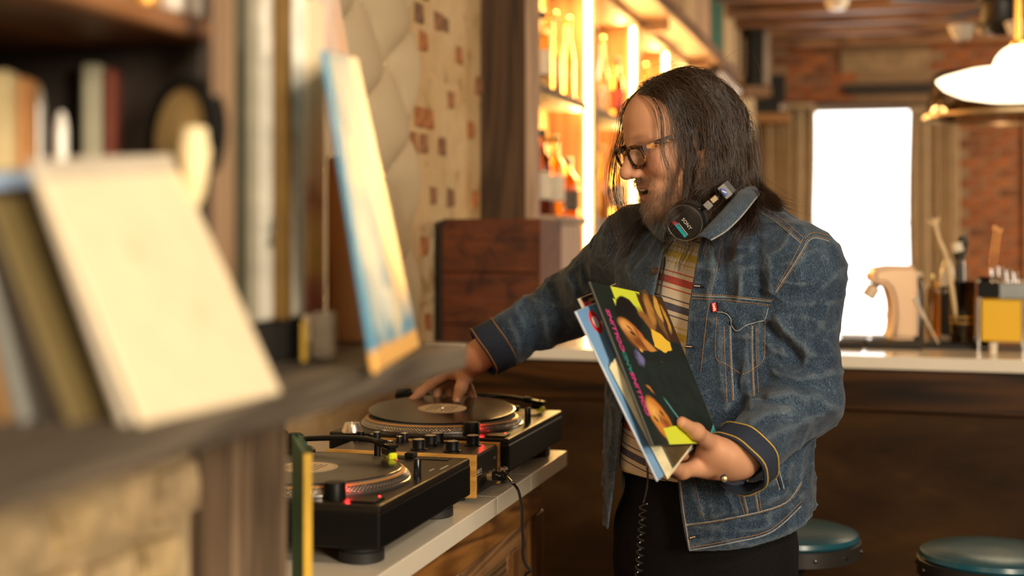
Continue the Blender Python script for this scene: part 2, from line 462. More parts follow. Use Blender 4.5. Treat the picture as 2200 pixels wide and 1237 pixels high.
# ================================================================ covers (printed flat art) and sleeves
def cover_mat(name, base, shapes, rough=0.4, grain=0.06, bscale=5):
    """Flat print on UV: shapes = (kind, cx, cy, rx, ry, rot_deg, colour[, wobble[, softness]])."""
    if name in MATS: return MATS[name]
    m, nt, b = new_mat(name)
    uv = N(nt, 'ShaderNodeTexCoord').outputs['UV']
    f = noise(nt, uv, bscale, 4, 0.6)
    col = ramp(nt, f, [(0.3, tuple(c * (1 - grain * 3) for c in base)), (0.7, tuple(min(1, c * (1 + grain * 3)) for c in base))])
    for i, s in enumerate(shapes):
        kind, cx, cy, rx, ry, rot, c = s[:7]
        wob = s[7] if len(s) > 7 else 0.0; soft = s[8] if len(s) > 8 else 0.06
        v = uv
        if wob:
            n = N(nt, 'ShaderNodeTexNoise'); n.inputs['Scale'].default_value = 4.5; n.inputs['Detail'].default_value = 4
            mp0 = N(nt, 'ShaderNodeMapping'); mp0.inputs['Location'].default_value = (i * 3.1, i * 1.7, 0)
            nt.links.new(uv, mp0.inputs[0]); nt.links.new(mp0.outputs[0], n.inputs['Vector'])
            va = N(nt, 'ShaderNodeVectorMath', operation='MULTIPLY_ADD')
            sb = N(nt, 'ShaderNodeVectorMath', operation='SUBTRACT'); nt.links.new(n.outputs['Color'], sb.inputs[0]); sb.inputs[1].default_value = (.5, .5, .5)
            nt.links.new(sb.outputs[0], va.inputs[0]); va.inputs[1].default_value = (wob, wob, 0); nt.links.new(uv, va.inputs[2]); v = va.outputs[0]
        mp = N(nt, 'ShaderNodeMapping', vector_type='TEXTURE'); nt.links.new(v, mp.inputs[0])
        mp.inputs['Location'].default_value = (cx, cy, 0); mp.inputs['Rotation'].default_value = (0, 0, math.radians(rot)); mp.inputs['Scale'].default_value = (rx, ry, 1)
        sx = N(nt, 'ShaderNodeSeparateXYZ'); nt.links.new(mp.outputs[0], sx.inputs[0])
        ax, ay = math_n(nt, 'ABSOLUTE', sx.outputs[0]), math_n(nt, 'ABSOLUTE', sx.outputs[1])
        if kind == 'e':
            dd = math_n(nt, 'SQRT', math_n(nt, 'ADD', math_n(nt, 'MULTIPLY', ax, ax), math_n(nt, 'MULTIPLY', ay, ay)))
        else:
            dd = math_n(nt, 'MAXIMUM', ax, ay)
        mr = N(nt, 'ShaderNodeMapRange'); nt.links.new(dd, mr.inputs[0])
        mr.inputs[1].default_value = 1 + soft; mr.inputs[2].default_value = 1 - soft; mr.inputs[3].default_value = 0; mr.inputs[4].default_value = 1
        col = mixc(nt, mr.outputs[0], col, c)
    nt.links.new(col, b.inputs['Base Color']); b.inputs['Roughness'].default_value = rough
    b.inputs['Specular IOR Level'].default_value = 0.35
    MATS[name] = m; return m

def uv_slab(name, corners, th, mat, parent=None, mat_side=None, world=True):
    """Sleeve: corners TL, TR, BR, BL of the front; UV (0,1),(1,1),(1,0),(0,0); rounded rim by a small inset lip."""
    c = [Vector(p) for p in corners]
    n = (c[1] - c[0]).cross(c[3] - c[0]).normalized()
    if n.dot(Vector((0, 0, H)) - c[0]) < 0: n = -n
    ce = sum(c, Vector()) / 4
    ins = [p + (ce - p).normalized() * min(th * .35, .003) for p in c]
    vs = ins + [p - n * th * .3 for p in c] + [p - n * th * .7 for p in c] + [p - n * th for p in ins]
    fs = [(0, 1, 2, 3), (15, 14, 13, 12)]
    for k in range(3):
        for i in range(4):
            j = (i + 1) % 4; fs.append((k * 4 + i, k * 4 + 4 + i, k * 4 + 4 + j, k * 4 + j))
    if parent is not None and world:
        inv = wmat(parent).inverted(); vs = [inv @ p for p in vs]
    me = bpy.data.meshes.new(name); me.from_pydata([tuple(p) for p in vs], [], fs); me.update()
    me.materials.append(mat); me.materials.append(mat_side or mat)
    uvl = me.uv_layers.new(name='UVMap'); cuv = [(0, 1), (1, 1), (1, 0), (0, 0)]
    for p in me.polygons:
        for li, vi in zip(p.loop_indices, p.vertices): uvl.data[li].uv = cuv[vi % 4]
    for i in range(2, 14): me.polygons[i].material_index = 1
    bm = bmesh.new(); bm.from_mesh(me); bmesh.ops.recalc_face_normals(bm, faces=bm.faces); bm.to_mesh(me); bm.free()
    o = bpy.data.objects.new(name, me); COL.objects.link(o)
    if parent is not None: o.parent = parent
    return o

# ================================================================ foreground record shelf (strongly out of focus)
m_grey_wood = wood('weathered_grey_wood', (0.045, 0.034, 0.024), (0.150, 0.118, 0.086), 'y', 0.75, 1.2)
m_brown_shelf = wood('reddish_shelf_wood', (0.10, 0.04, 0.016), (0.34, 0.15, 0.06), 'y', 0.5)
m_dark_side = plain('dark_stained_panel', (0.035, 0.023, 0.016), 0.8, var=0.4, scale=4)
m_post = wood('rough_old_post', (0.06, 0.038, 0.022), (0.25, 0.165, 0.10), 'z', 0.85, 1.2, bmp=0.5)

ZS = H - 0.123                                                # top of the lower board
sh = thing('record_shelf', 'weathered open wooden record shelf filling the left foreground', 'shelf', (-0.66, 0.9, 1.27))
MB().box((-0.90, 0.25, ZS - 0.028), (-0.46, 1.494, ZS), 0.005, seg=2).build('shelf_board', m_grey_wood, sh, world=True, label='thick grey weathered lower board')
MB().box((-0.90, 0.25, H + 0.164), (-0.56, 1.085, H + 0.181), 0.003).build('shelf_board', m_brown_shelf, sh, world=True, label='reddish brown upper board')
MB().box((-0.90, 1.088, ZS), (-0.575, 1.104, H + 0.62), 0.002).build('divider', m_dark_side, sh, world=True)
MB().box((-0.526, 1.008, ZS), (-0.52, 1.043, H + 0.62), 0.002).build('edge_strip', wood('tan_edge_wood', (0.16, 0.09, 0.045), (0.32, 0.20, 0.11), 'z', 0.5), sh, world=True)
MB().box((-0.915, 0.25, ZS - .02), (-0.90, 1.494, H + 0.62)).build('back_panel', m_dark_side, sh, world=True)
for y in (1.33, ):
    MB().box((-0.76, y - .05, 0.0), (-0.64, y + .085, ZS - 0.028), 0.008).build('post', m_post, sh, world=True)

# cream sleeve leaning at the front edge, its neighbours leaning behind it
def sleeve(name, label, cat, corners, th, mat, group=None, side=None):
    base = (Vector(corners[2]) + Vector(corners[3])) / 2
    o = uv_slab(name, corners, th, mat, None, side)
    me = o.data
    for v in me.vertices: v.co -= base
    o.location = base
    return tag(o, label, cat, group)
m_cream = cover_mat('cream_sleeve', (0.74, 0.625, 0.43), [('e', .38, .70, .05, .05, 0, (.68, .555, .36), 0, .9), ('e', .66, .40, .05, .05, 0, (.68, .555, .36), 0, .9)], 0.55, 0.015)
TLc, TRc, BRc, BLc = P(92, 385, .925), P(388, 366, 1.10), P(606, 843, 1.076), P(310, 912, .90)
sleeve('single_sleeve', 'plain cream record sleeve leaning at the front of the shelf', 'record sleeve', (TLc, TRc, BRc, BLc), 0.006, m_cream)
back = [('tall pale grey sleeve rising just behind the cream sleeve', (0.50, 0.44, 0.35), -0.0075, 0.014, 0.0, 0.008),
        ('olive record sleeve leaning behind the cream and grey sleeves', (0.13, 0.095, 0.035), -0.040, -0.012, 0.004, 0.007),
        ('dark brown record sleeve in the leaning row, next to the olive one', (0.03, 0.02, 0.012), -0.056, -0.006, 0.006, 0.009),
        ('pale blue topped record sleeve in the leaning row', (0.22, 0.22, 0.20), -0.074, 0.006, 0.010, 0.010),
        ('ochre record sleeve in the leaning row', (0.30, 0.16, 0.055), -0.090, 0.002, 0.012, 0.008),
        ('taupe record sleeve at the far left of the leaning row', (0.18, 0.14, 0.095), -0.108, 0.004, 0.016, 0.011)]
for i, (lb, c, dx, up, tilt, th) in enumerate(back):
    sh_ = Vector((dx, -0.012 * (i > 0), 0)); hz = Vector((tilt + .004 * i, 0, up))
    sleeve('single_sleeve', lb, 'record sleeve', (TLc + sh_ + hz, TRc + sh_ + hz, BRc + sh_ + Vector((-.004, 0, 0)), BLc + sh_ + Vector((-.004, 0, 0))), th,
           cover_mat('back_sleeve_%d' % i, c, [('r', .5, .93, .6, .06, 0, (.30, .42, .62))] if i == 3 else [('r', .5, .5, .35, .3, 0, tuple(x * .8 for x in c))], 0.6, 0.03))

# small things deep in the left compartment
def stand_box(name, label, cat, px0, px1, py0, py1, d, depth, mat, bev=0.003, group=None):
    a, c = P(px0, py1, d), P(px1, py0, d)
    t = (c - a); t.z = 0; ux = t.normalized(); nn = Vector((-ux.y, ux.x, 0)); L = t.length
    hgt = P(px0, py0, d).z - a.z
    m = Matrix((ux, nn, Vector((0, 0, 1)))).transposed().to_4x4(); m.translation = a
    o = MB().box((0, 0, 0), (L, depth, hgt), bev).build(name, mat)
    o.matrix_basis = m
    return tag(o, label, cat, group)
zy = lambda d: YH + 0.123 * F / d          # row where the lower board's top is met at distance d
stand_box('record_box', 'grey-green record box standing at the back of the shelf', 'record box', 172, 216, 135, zy(1.2) - 2, 1.2, 0.03, plain('sage_card', (0.40, 0.37, 0.26), 0.7))
stand_box('record_box', 'narrow dark red record box beside the grey-green box', 'record box', 219, 246, 145, zy(1.2) - 2, 1.2, 0.03, plain('maroon_card', (0.17, 0.035, 0.015), 0.6))
stand_box('record_box', 'yellow cream box at the left border of the shelf', 'record box', -40, 18, 150, zy(1.1) - 2, 1.1, 0.03, plain('straw_card', (0.62, 0.48, 0.25), 0.7))
stand_box('record_box', 'orange brown box beside the yellow cream box', 'record box', 22, 60, 165, zy(1.12) - 2, 1.12, 0.03, plain('rust_card', (0.42, 0.19, 0.06), 0.7))
def candle(px, d, hpx, label, col):
    p = P(px, zy(d) - 1, d); t = thing('glass_tube', label, 'glass tube', p)
    h = (zy(d) - 1 - hpx) * d / F; r = 14 * d / F
    MB().lathe([(r, 0), (r, h * .93), (r * .7, h * .98), (0.002, h)], 14).build('tube', plain(col[0], col[1], 0.15, spec=0.8), t, True)
    MB().lathe([(r * 1.15, 0), (r * 1.15, .012), (r, .014)], 14).build('foot', plain('black_plastic', (0.012, 0.012, 0.012), 0.4), t, True)
candle(82, 1.15, 185, 'tall grey glass tube beside the orange brown box', ('smoke_glass', (0.32, 0.31, 0.27)))
candle(132, 1.15, 240, 'short bright white glass tube right of the grey tube', ('white_glass', (0.85, 0.82, 0.74)))
# round drum-like disc with a black rim, standing on edge against the divider
dc = thing('frame_drum', 'round tan frame drum with a black rim standing before the divider', 'drum', P(452, zy(1.13) - 1, 1.13))
cc = P(398, 292, 1.135); nrm = Vector((-.35, -.62, .05))
mf = frame(cc, nrm)
Rr = 128 * 1.135 / F
MB().lathe([(Rr * .80, -.008), (Rr, -.008), (Rr, .008), (Rr * .80, .008)], 40, mf, cap=False).build('rim', plain('dull_black_rim', (0.010, 0.009, 0.008), .95, spec=.1), dc, True, world=True)
MB().lathe([(0, -.004), (Rr * .82, -.004), (Rr * .82, .004), (0, .006)], 40, mf, cap=False).build('skin', plain('tan_hide', (0.42, 0.28, 0.11), 0.6, var=.2, scale=9), dc, True, world=True)
MB().lathe([(0, 0), (.010, .003), (.013, .02), (.007, .055), (0, .07)], 14, frame(P(420, 268, 1.10), (0, 0, -1))).build('beater', plain('pale_felt', (0.85, 0.70, 0.42), 0.7), dc, True, world=True)
# pale case on the upper board
o = MB().box((0, 0, 0), (.07, .048, .05), .004).build('paper_box', plain('white_card', (0.85, 0.78, 0.68), 0.6))
o.location = (-0.636, 1.028, H + 0.181); tag(o, 'small white box standing on the reddish upper shelf board', 'box')
o = MB().lathe([(0, 0), (.012, .003), (.014, .02), (.010, .04), (0, .046)], 12).build('brass_knob', plain('amber_brass', (0.75, 0.38, 0.08), 0.3, 0.6), smooth=True)
o.location = (-0.580, 1.005, H + 0.181); tag(o, 'little amber brass knob beside the white box on the upper board', 'knob')

# row of upright LP box sets: spines to the room, on a black riser
rz = ZS + 0.042
ris = MB().box((-0.86, 1.115, ZS), (-0.565, 1.285, rz), .003).build('riser_box', plain('black_card', (0.014, 0.012, 0.010), 0.6))
tag(ris, 'low black box under the upright record sets', 'box')
xs = -0.56
edges = [(512, 541, (0.055, 0.052, 0.030), 'dark olive record box set next to the tan divider', None),
         (543, 558, (0.30, 0.27, 0.20), 'thin grey-green record sleeve between the dark olive set and the clear one', None),
         (560, 590, (0.60, 0.56, 0.48), 'glossy record set in a clear silver wrapper', 'gloss'),
         (592, 612, (0.16, 0.085, 0.015), 'dark gold record sleeve right of the silver wrapped one', None),
         (618, 658, (0.93, 0.86, 0.74), 'thick white record box set, brightest of the upright row', None),
         (661, 701, (0.80, 0.55, 0.30), 'record set with a cream, yellow and red patterned spine', 'multi')]
for i, (a, c, col, lb, kind) in enumerate(edges):
    def yy(px):
        u = px - 1100; d = xs / (CT * u / F - ST); return d * CT + u * d / F * ST
    y0, y1 = yy(a), yy(c)
    if kind == 'multi':
        mt, nt, b = new_mat('patterned_spine')
        tc = coords(nt); sx = N(nt, 'ShaderNodeSeparateXYZ'); nt.links.new(tc, sx.inputs[0])
        z = math_n(nt, 'ADD', math_n(nt, 'MULTIPLY', sx.outputs[2], 3.15), math_n(nt, 'MULTIPLY', noise(nt, tc, 40, 3), 0.12))
        nt.links.new(ramp(nt, z, [(0.02, (.36, .09, .06)), (0.13, (.42, .12, .08)), (0.2, (.72, .45, .12)), (0.34, (.74, .50, .18)), (0.42, (.45, .20, .10)), (0.5, (.75, .52, .30)), (.75, (.86, .68, .44))]), b.inputs['Base Color'])
        b.inputs['Roughness'].default_value = .5
    else:
        mt = plain('spine_%d' % i, col, 0.3 if kind else 0.5, var=0.18, scale=30, spec=0.9 if kind else .4)
    o = MB().box((-0.295, 0, 0), (0, y1 - y0, .316), .0035 if c - a > 20 else .002, seg=2).build('record_set', mt)
    o.location = (xs - (0.004 if i == 0 else 0) + (0.008 if i == 3 else 0), y0, rz); tag(o, lb, 'record set')
    if kind == 'gloss':
        tz = o.location
        for k, zz in enumerate((.075, .09)):
            MB().lathe([(0, 0), (.006, .001), (.006, .004), (0, .005)], 14, frame((0.0, (y1 - y0) / 2 + .003 * k, zz), (1, 0, 0))).build('clear_button', plain('bright_clasp', (0.9, 0.9, 0.85), 0.05, 0.9), o, True)

# small cloth box, yellow-edged sleeve, brown carton, pink and blue covers at the right end
stand_box('cloth_box', 'little woven grey cloth box between the white set and the brown carton', 'box', 664, 716, 672, zy(1.36) - 2, 1.36, 0.03, plain('grey_weave', (0.46, 0.38, 0.29), 0.9, var=0.3, scale=160))
stand_box('single_sleeve', 'thin yellow sleeve standing on edge beside the woven box', 'record sleeve', 646, 657, 690, zy(1.33) - 2, 1.33, 0.012, plain('yellow_card', (0.62, 0.38, 0.05), 0.6), 0.001)
stand_box('carton', 'plain brown carton behind the blue leaning cover', 'box', 702, 800, 335, zy(1.56) - 1, 1.56, 0.02, plain('brown_carton', (0.30, 0.135, 0.03), 0.7))
m_pink = cover_mat('pink_white_cover', (0.84, 0.62, 0.50), [('e', .35, .85, .4, .25, 10, (.95, .86, .78), .3, .5), ('e', .75, .3, .3, .2, 0, (.80, .50, .30), .3, .5)], 0.4)
PB = lambda px, py, d: P(px, py, d)
sleeve('record_cover', 'pink and white record cover leaning above the brown carton', 'record cover', (P(640, -330, 1.60), P(668, -330, 1.66), P(790, 333, 1.72), P(722, 333, 1.575)), .005, m_pink)
m_blue = cover_mat('blue_orange_cover', (0.10, 0.30, 0.46), [
    ('e', .86, .58, .36, .42, 6, (.92, .68, .38), .22, .10), ('e', .92, .80, .26, .28, 0, (.98, .82, .60), .2, .3),
    ('e', .80, .40, .25, .22, 20, (.95, .60, .24), .2, .4), ('r', .22, .66, .12, .10, 10, (.62, .62, .50), .3, .3), ('e', .22, .30, .12, .16, 0, (.50, .62, .62), .4, .4),
    ('e', .55, .13, .12, .10, 30, (.72, .66, .48), .5, .3), ('e', .35, .22, .10, .06, 60, (.66, .74, .72), .5, .4), ('r', .5, -.01, .7, .07, 0, (.85, .46, .12), .05, .05)], 0.4, 0.06)
sleeve('record_cover', 'blue record cover with a big cream and orange figure, leaning at the shelf end', 'record cover', (P(700, 106, 1.262), P(768, 122, 1.53), P(902, 745, 1.515), P(811, 800, 1.236)), .006, m_blue)

# ---------------------------------------------------------------- pier of cream painted stone under the shelf
pier = struct(MB().box((WL, -0.6, 0), (-0.625, 1.16, 1.25)).build('wall_pier', plain('pale_mortar', (0.46, 0.34, 0.19), .95, var=.3, scale=18)))
MATS_p = m_cream_brick
brick_field(pier, (-0.625, 0.40, 0.86), (0, 1, 0), (1, 0, 0), 0.765, 0.41, m_cream_brick, L=0.066, Hh=0.040, J=0.011, T=0.05, seed=21, proud=0.014)
brick_field(pier, (-1.40, 1.16, 0.86), (1, 0, 0), (0, 1, 0), 0.76, 0.41, m_cream_brick, L=0.066, Hh=0.040, J=0.011, T=0.05, seed=22, proud=0.010)

# ---------------------------------------------------------------- button-tufted padded wall panel
tp = thing('padded_panel', 'cream linen button-tufted padded panel on the left wall', 'wall panel', (WL, 3.35, 1.09))
y0, y1, z0, z1, sy, sz = 2.55, 4.035, 1.085, 2.86, 0.46, 0.33
ny, nz = 110, 120; vs = []; fs = []; btn = []
def tuft(y, z):
    a = (y - y1) / sy + .035 * math.sin(2 * PI * (z - z0) / sz * 2); c = (z - z0) / sz
    s1, s2 = abs(math.sin(PI * (a + c))), abs(math.sin(PI * (a - c)))
    h = 0.016 + 0.050 * (s1 * s2) ** 0.45
    e = min(y - y0, y1 - y, z - z0, z1 - z)
    return h * min(1, (max(e, 0) / 0.03)) ** 0.5 + 0.006
for j in range(nz + 1):
    for i in range(ny + 1):
        y = y0 + (y1 - y0) * i / ny; z = z0 + (z1 - z0) * j / nz
        vs.append((WL + tuft(y, z), y + (0.012 * math.cos(2 * PI * (z - z0) / sz) if i == ny else 0), z))
for j in range(nz):
    for i in range(ny):
        q = j * (ny + 1) + i; fs.append((q, q + 1, q + ny + 2, q + ny + 1))
m_linen = plain('cream_linen', (0.66, 0.53, 0.34), 0.85, var=0.05, scale=200)
o = MB().add(vs, fs).build('upholstery', m_linen, tp, True, world=True)
MB().box((WL + .0008, y0 + .004, z0 + .004), (WL + .012, y1 - .004, z1 - .004)).build('backing', plain('dark_backing', (0.06, 0.04, 0.03), 0.9), tp, world=True)
bmesh_btn = MB().lathe([(0, .010), (.008, .008), (.012, .003), (.012, -.002)], 14, frame((0, 0, 0), (1, 0, 0))).build('button', m_linen, tp, True)
first = True
for j in range(0, 9):
    for i in range(0, 10):
        if (i + j) % 2: continue
        z = z0 + j * sz / 2; y = y1 - i * sy / 2
        if not (z0 + .05 < z < z1 - .05 and y0 + .05 < y < y1 - .03): continue
        o = bmesh_btn if first else bmesh_btn.copy()
        if not first: COL.objects.link(o)
        first = False
        o.matrix_basis = wmat(tp).inverted() @ Matrix.Translation((WL + 0.026, y, z))
# ================================================================ DJ counter, cabinet
ZC = 0.936; XC = -0.704
m_white_top = plain('warm_white_stone', (0.80, 0.72, 0.58), 0.22, var=0.04, scale=4, spec=0.5)
ct = thing('counter_top', 'white stone slab counter top under the turntables and mixer', 'countertop', (-1.05, 2.3, ZC - 0.034))
for a, c in ((1.42, 2.471), (2.473, 2.719), (2.721, 3.04)):
    MB().box((WL + .002, a, ZC - 0.034), (XC, c, ZC), 0.002, seg=2).build('slab', m_white_top, ct, world=True)
m_cab = wood('stained_pine', (0.055, 0.018, 0.005), (0.40, 0.17, 0.04), 'y', 0.35, 0.75, 1.8, coat=0.15)
m_cab_v = wood('stained_pine_upright', (0.08, 0.03, 0.009), (0.36, 0.17, 0.05), 'z', 0.4, 0.8)
m_cab_p = wood('stained_pine_panel', (0.10, 0.045, 0.018), (0.40, 0.20, 0.08), 'y', 0.5, 1.4, 0.6)
cb = thing('deck_cabinet', 'stained pine cabinet with framed panels carrying the white counter', 'cabinet', (-1.05, 2.3, 0))
xf = -0.735; zt = ZC - 0.034
MB().box((WL + .004, 1.45, 0), (xf - 0.03, 2.925, zt)).build('carcass', m_dark_side, cb, world=True)
MB().box((xf - .03, 1.45, zt - 0.078), (xf, 2.935, zt), 0.002).build('top_rail', m_cab, cb, world=True)
MB().box((xf - .03, 2.875, 0.02), (xf + .004, 2.935, zt - .0785), 0.002).build('stile', m_cab_v, cb, world=True)
MB().box((xf - .03, 2.84, 0.02), (xf - .004, 2.874, zt - .0785), 0.002).build('stile', m_cab_v, cb, world=True)
MB().box((xf - .03, 2.28, 0.02), (xf, 2.35, zt - .0785), 0.002).build('stile', m_cab_v, cb, world=True)
MB().box((xf - .03, 1.45, 0.02), (xf, 1.53, zt - .0785), 0.002).build('stile', m_cab_v, cb, world=True)
MB().box((xf - .03, 1.45, 0.0), (xf, 2.935, 0.10), 0.002).build('bottom_rail', m_cab, cb, world=True)
MB().box((xf - .029, 1.53, 0.10), (xf - .012, 2.28, zt - .078)).build('panel', m_cab_p, cb, world=True)
gz = 0.776; gy0, gy1 = 2.44, 2.705
mb = MB()
mb.box((xf - .029, 2.351, gz), (xf - .010, 2.84, zt - .079)); mb.box((xf - .029, 2.351, 0.10), (xf - .010, gy0, gz)); mb.box((xf - .029, gy1, 0.10), (xf - .010, 2.84, gz)); mb.box((xf - .029, gy0, 0.10), (xf - .010, gy1, 0.5))
mb.build('door', m_cab_p, cb, world=True)
MB().box((xf - .012, gy1 + .004, 0.12), (xf - .004, gy1 + .05, gz + .004), .002).build('door_moulding', m_cab_v, cb, world=True)
mb = MB()
for k in range(23): mb.box((xf - .020, gy0 + k * .0121, 0.5), (xf - .016, gy0 + k * .0121 + .005, gz))
for k in range(20): mb.box((xf - .020, gy0, gz - .006 - k * .0142), (xf - .016, gy1, gz - k * .0142))
mb.build('grille', plain('brass_grille', (0.30, 0.18, 0.08), 0.4, 0.5), cb, world=True)

# ================================================================ turntables
m_blk = plain('matt_black_metal', (0.005, 0.0048, 0.0045), 0.45, var=.15, scale=60, spec=.18)
m_blk_top = plain('black_top_plate', (0.016, 0.0125, 0.009), 0.36, var=.15, scale=60, spec=.28)
m_rub = plain('black_rubber', (0.012, 0.012, 0.012), 0.6)
m_steel = plain('bright_steel', (0.72, 0.70, 0.66), 0.22, 0.95, var=.04)
m_orange_refl = plain('orange_reflection_edge', (0.62, 0.34, 0.13), 0.42, 0.55, var=.1)  # orange in the colour stands in for a warm reflection on the platter edge
m_led = emit('red_led', (1.0, 0.02, 0.02), 14.0)
m_ledsoft = emit('red_strobe', (1.0, 0.03, 0.03), 5.0)
m_yel = plain('neon_yellow', (0.80, 0.85, 0.03), 0.35, var=.03)
m_mark = plain('pale_print', (0.45, 0.42, 0.36), 0.6)
TW, TD, PZ = 0.445, 0.37, 0.0930
def turntable(loc, label, head, pivot=(-0.305, 0.385)):
    t = thing('turntable', label, 'turntable', loc)
    mb = MB().box((-TD, 0, 0.028), (0, TW, 0.083), 0.004, seg=2)
    mb.build('plinth', m_blk, t)
    MB().box((-TD + .001, 0.001, 0.0815), (-.001, TW - .001, PZ), 0.0025, seg=2).build('top_plate', m_blk_top, t)
    for x, y in ((-.05, .055), (-.05, TW - .055), (-TD + .05, .055), (-TD + .05, TW - .055)):
        MB().lathe([(.030, 0), (.034, .002), (.034, .016), (.031, .018), (.031, .021), (.025, .029), (.0, .029)], 28, Matrix.Translation((x, y, 0))).build('foot', m_rub, t, True)
    c = Matrix.Translation((-.19, .172, 0))
    MB().lathe([(.10, PZ), (.1655, PZ), (.1665, PZ + .002), (.1662, PZ + .005), (.1650, PZ + .0055)], 96, c, cap=False).build('platter_rim', m_steel, t, True)
    MB().lathe([(.1650, PZ + .0055), (.1585, PZ + .0135), (.1580, PZ + .0140)], 96, c, cap=False).build('platter_slope', plain('dark_steel', (0.05, 0.045, 0.04), 0.3, 0.7), t, True)
    MB().lathe([(.1580, PZ + .0140), (.1568, PZ + .0160), (.1555, PZ + .0165), (.02, PZ + .0165)], 96, c, cap=False).build('platter', m_orange_refl, t, True)
    MB().lathe([(.1515, PZ + .0165), (.1515, PZ + .0180), (0, PZ + .0180)], 72, c, cap=False).build('slipmat', plain('grey_felt', (0.09, 0.085, 0.08), 0.95), t)
    MB().lathe([(.0036, PZ + .02), (.0036, PZ + .029), (.002, PZ + .033), (0, PZ + .0335)], 12, c, cap=False).build('spindle', m_steel, t, True)
    # strobe dots in four rows round the slope
    vs = []; fs = []
    for row, (fr, n, sz) in enumerate(((.16, 150, .0011), (.38, 150, .0017), (.62, 150, .0013), (.82, 150, .0010))):
        r = .1650 + (.1585 - .1650) * fr; z = PZ + .0055 + .0080 * fr
        nx, nz = .0080, .0065; l = math.hypot(nx, nz); nx /= l; nz /= l
        for k in range(n):
            a = 2 * PI * (k + .5 * (row % 2)) / n
            e = Vector((math.cos(a), math.sin(a), 0)); tt = Vector((-math.sin(a), math.cos(a), 0))
            nn = e * nx + Vector((0, 0, nz)); up = nn.cross(tt)
            p = Vector((-.19, .172, 0)) + e * r + Vector((0, 0, z)) + nn * .0006
            b = len(vs)
            for q in range(6):
                an = q * PI / 3; vs.append(p + (tt * math.cos(an) + up * math.sin(an)) * sz)
            vs.append(p + nn * .0006)
            fs += [(b + q, b + (q + 1) % 6, b + 6) for q in range(6)]
    MB().add(vs, fs).build('strobe_dots', plain('polished_dot', (0.85, 0.80, 0.70), 0.2, 0.85, var=.02), t, True, kind='stuff')
    # start button, strobe tower with red lamp, target light, pitch fader
    MB().box((-.052, .012, PZ), (-.012, .052, PZ + .003), .001).build('start_button', m_blk, t)
    st = MB().lathe([(.0165, PZ), (.0165, PZ + .022), (.015, PZ + .0245), (0, PZ + .025)], 28, Matrix.Translation((-.085, .036, 0)), cap=False).build('strobe_tower', m_blk, t, True)
    MB().box((-.097, .0495, PZ + .008), (-.078, .0535, PZ + .016)).build('strobe_lamp', m_ledsoft, st)
    MB().lathe([(.0016, 0), (.0016, .0015), (0, .002)], 10, Matrix.Translation((-.025, .064, PZ)), cap=False).build('power_led', m_led, t)
    MB().lathe([(.0065, PZ), (.0065, PZ + .030), (.0055, PZ + .0325), (0, PZ + .033)], 18, Matrix.Translation((-.022, .226, 0)), cap=False).build('target_light', plain('gloss_black', (0.02, 0.02, 0.02), 0.12, 0.5), t, True)
    MB().box((-.17, .405, PZ), (-.03, .432, PZ + .0012), .0005).build('fader_slot', m_blk, t)
    fk = MB().box((-.110, .408, PZ + .001), (-.092, .429, PZ + .010), .002).build('fader_knob', m_blk, t)
    MB().lathe([(.0014, 0), (.0014, .001), (0, .0014)], 10, Matrix.Translation((-.119, .396, PZ)), cap=False).build('pitch_led', m_led, t)
    mb = MB()
    for k in range(9): mb.box((-.165 + k * .0155, .4335, PZ), (-.1642 + k * .0155, .439, PZ + .0003))
    for x, y, l in ((-.055, .16, .016), (-.040, .11, .014), (-.028, .30, .022), (-.016, .32, .04)): mb.box((x, y, PZ), (x + .003, y + l, PZ + .0003))
    mb.build('printed_marks', m_mark, t)
    # tonearm
    px_, py_ = pivot; pz = PZ + .030
    tb = MB().lathe([(.036, PZ), (.036, PZ + .012), (.030, PZ + .016), (.022, PZ + .018), (.020, PZ + .032), (.012, PZ + .040), (0, PZ + .041)], 28, Matrix.Translation((px_, py_, 0)), cap=False).build('tonearm_base', m_blk, t, True)
    hx, hy, hz = head
    dv = Vector((hx - px_, hy - py_, hz - pz)); sd = Vector((-dv.y, dv.x, 0)).normalized()
    path = []
    for k in range(25):
        s = k / 24
        path.append(Vector((px_, py_, pz)) + dv * s + sd * (-0.012 * math.sin(2 * PI * min(1, max(0, s))) ) + Vector((0, 0, .006 * math.sin(PI * s))))
    ar = MB().tube(path, .0048, 10).build('tonearm', plain('satin_black_tube', (0.02, 0.02, 0.02), 0.25, 0.6), t, True)
    bdir = -dv.normalized()
    MB().tube([Vector((px_, py_, pz)), Vector((px_, py_, pz)) + bdir * .055], .006, 10).tube([Vector((px_, py_, pz)) + bdir * .03, Vector((px_, py_, pz)) + bdir * .060], .016, 20).build('counterweight', m_blk, ar, True)
    d = (path[-1] - path[-3]).normalized(); s2 = Vector((-d.y, d.x, 0)).normalized(); e = path[-1]
    hm = Matrix((d, s2, d.cross(s2))).transposed().to_4x4(); hm.translation = e
    hs = MB().tube([e - d * .012, e + d * .004], .0072, 14).box((0, -.009, -.002), (.036, .009, .003), .0015, m=hm).tube([hm @ Vector((.030, -.008, .002)), hm @ Vector((.034, -.020, .006)), hm @ Vector((.037, -.028, .013))], .0014, 6).build('headshell', m_blk, ar, True)
    MB().box((.006, -.0085, -.016), (.030, .0085, -.0025), .002, m=hm).build('cartridge', plain('gloss_black', (0, 0, 0)), ar)
    MB().box((.020, -.0075, -.022), (.037, .0075, -.010), .003, m=hm).build('stylus', m_yel, ar, label='neon yellow stylus')
    MB().lathe([(.006, PZ), (.006, PZ + .026), (.009, PZ + .028), (.009, PZ + .031)], 14, Matrix.Translation((px_ + .15, py_ + .012, 0))).build('arm_rest', m_blk, t, True)
    l = bpy.data.lights.new('strobe_glow', 'POINT'); l.energy = 0.07; l.color = (1, .02, .02); l.shadow_soft_size = .004
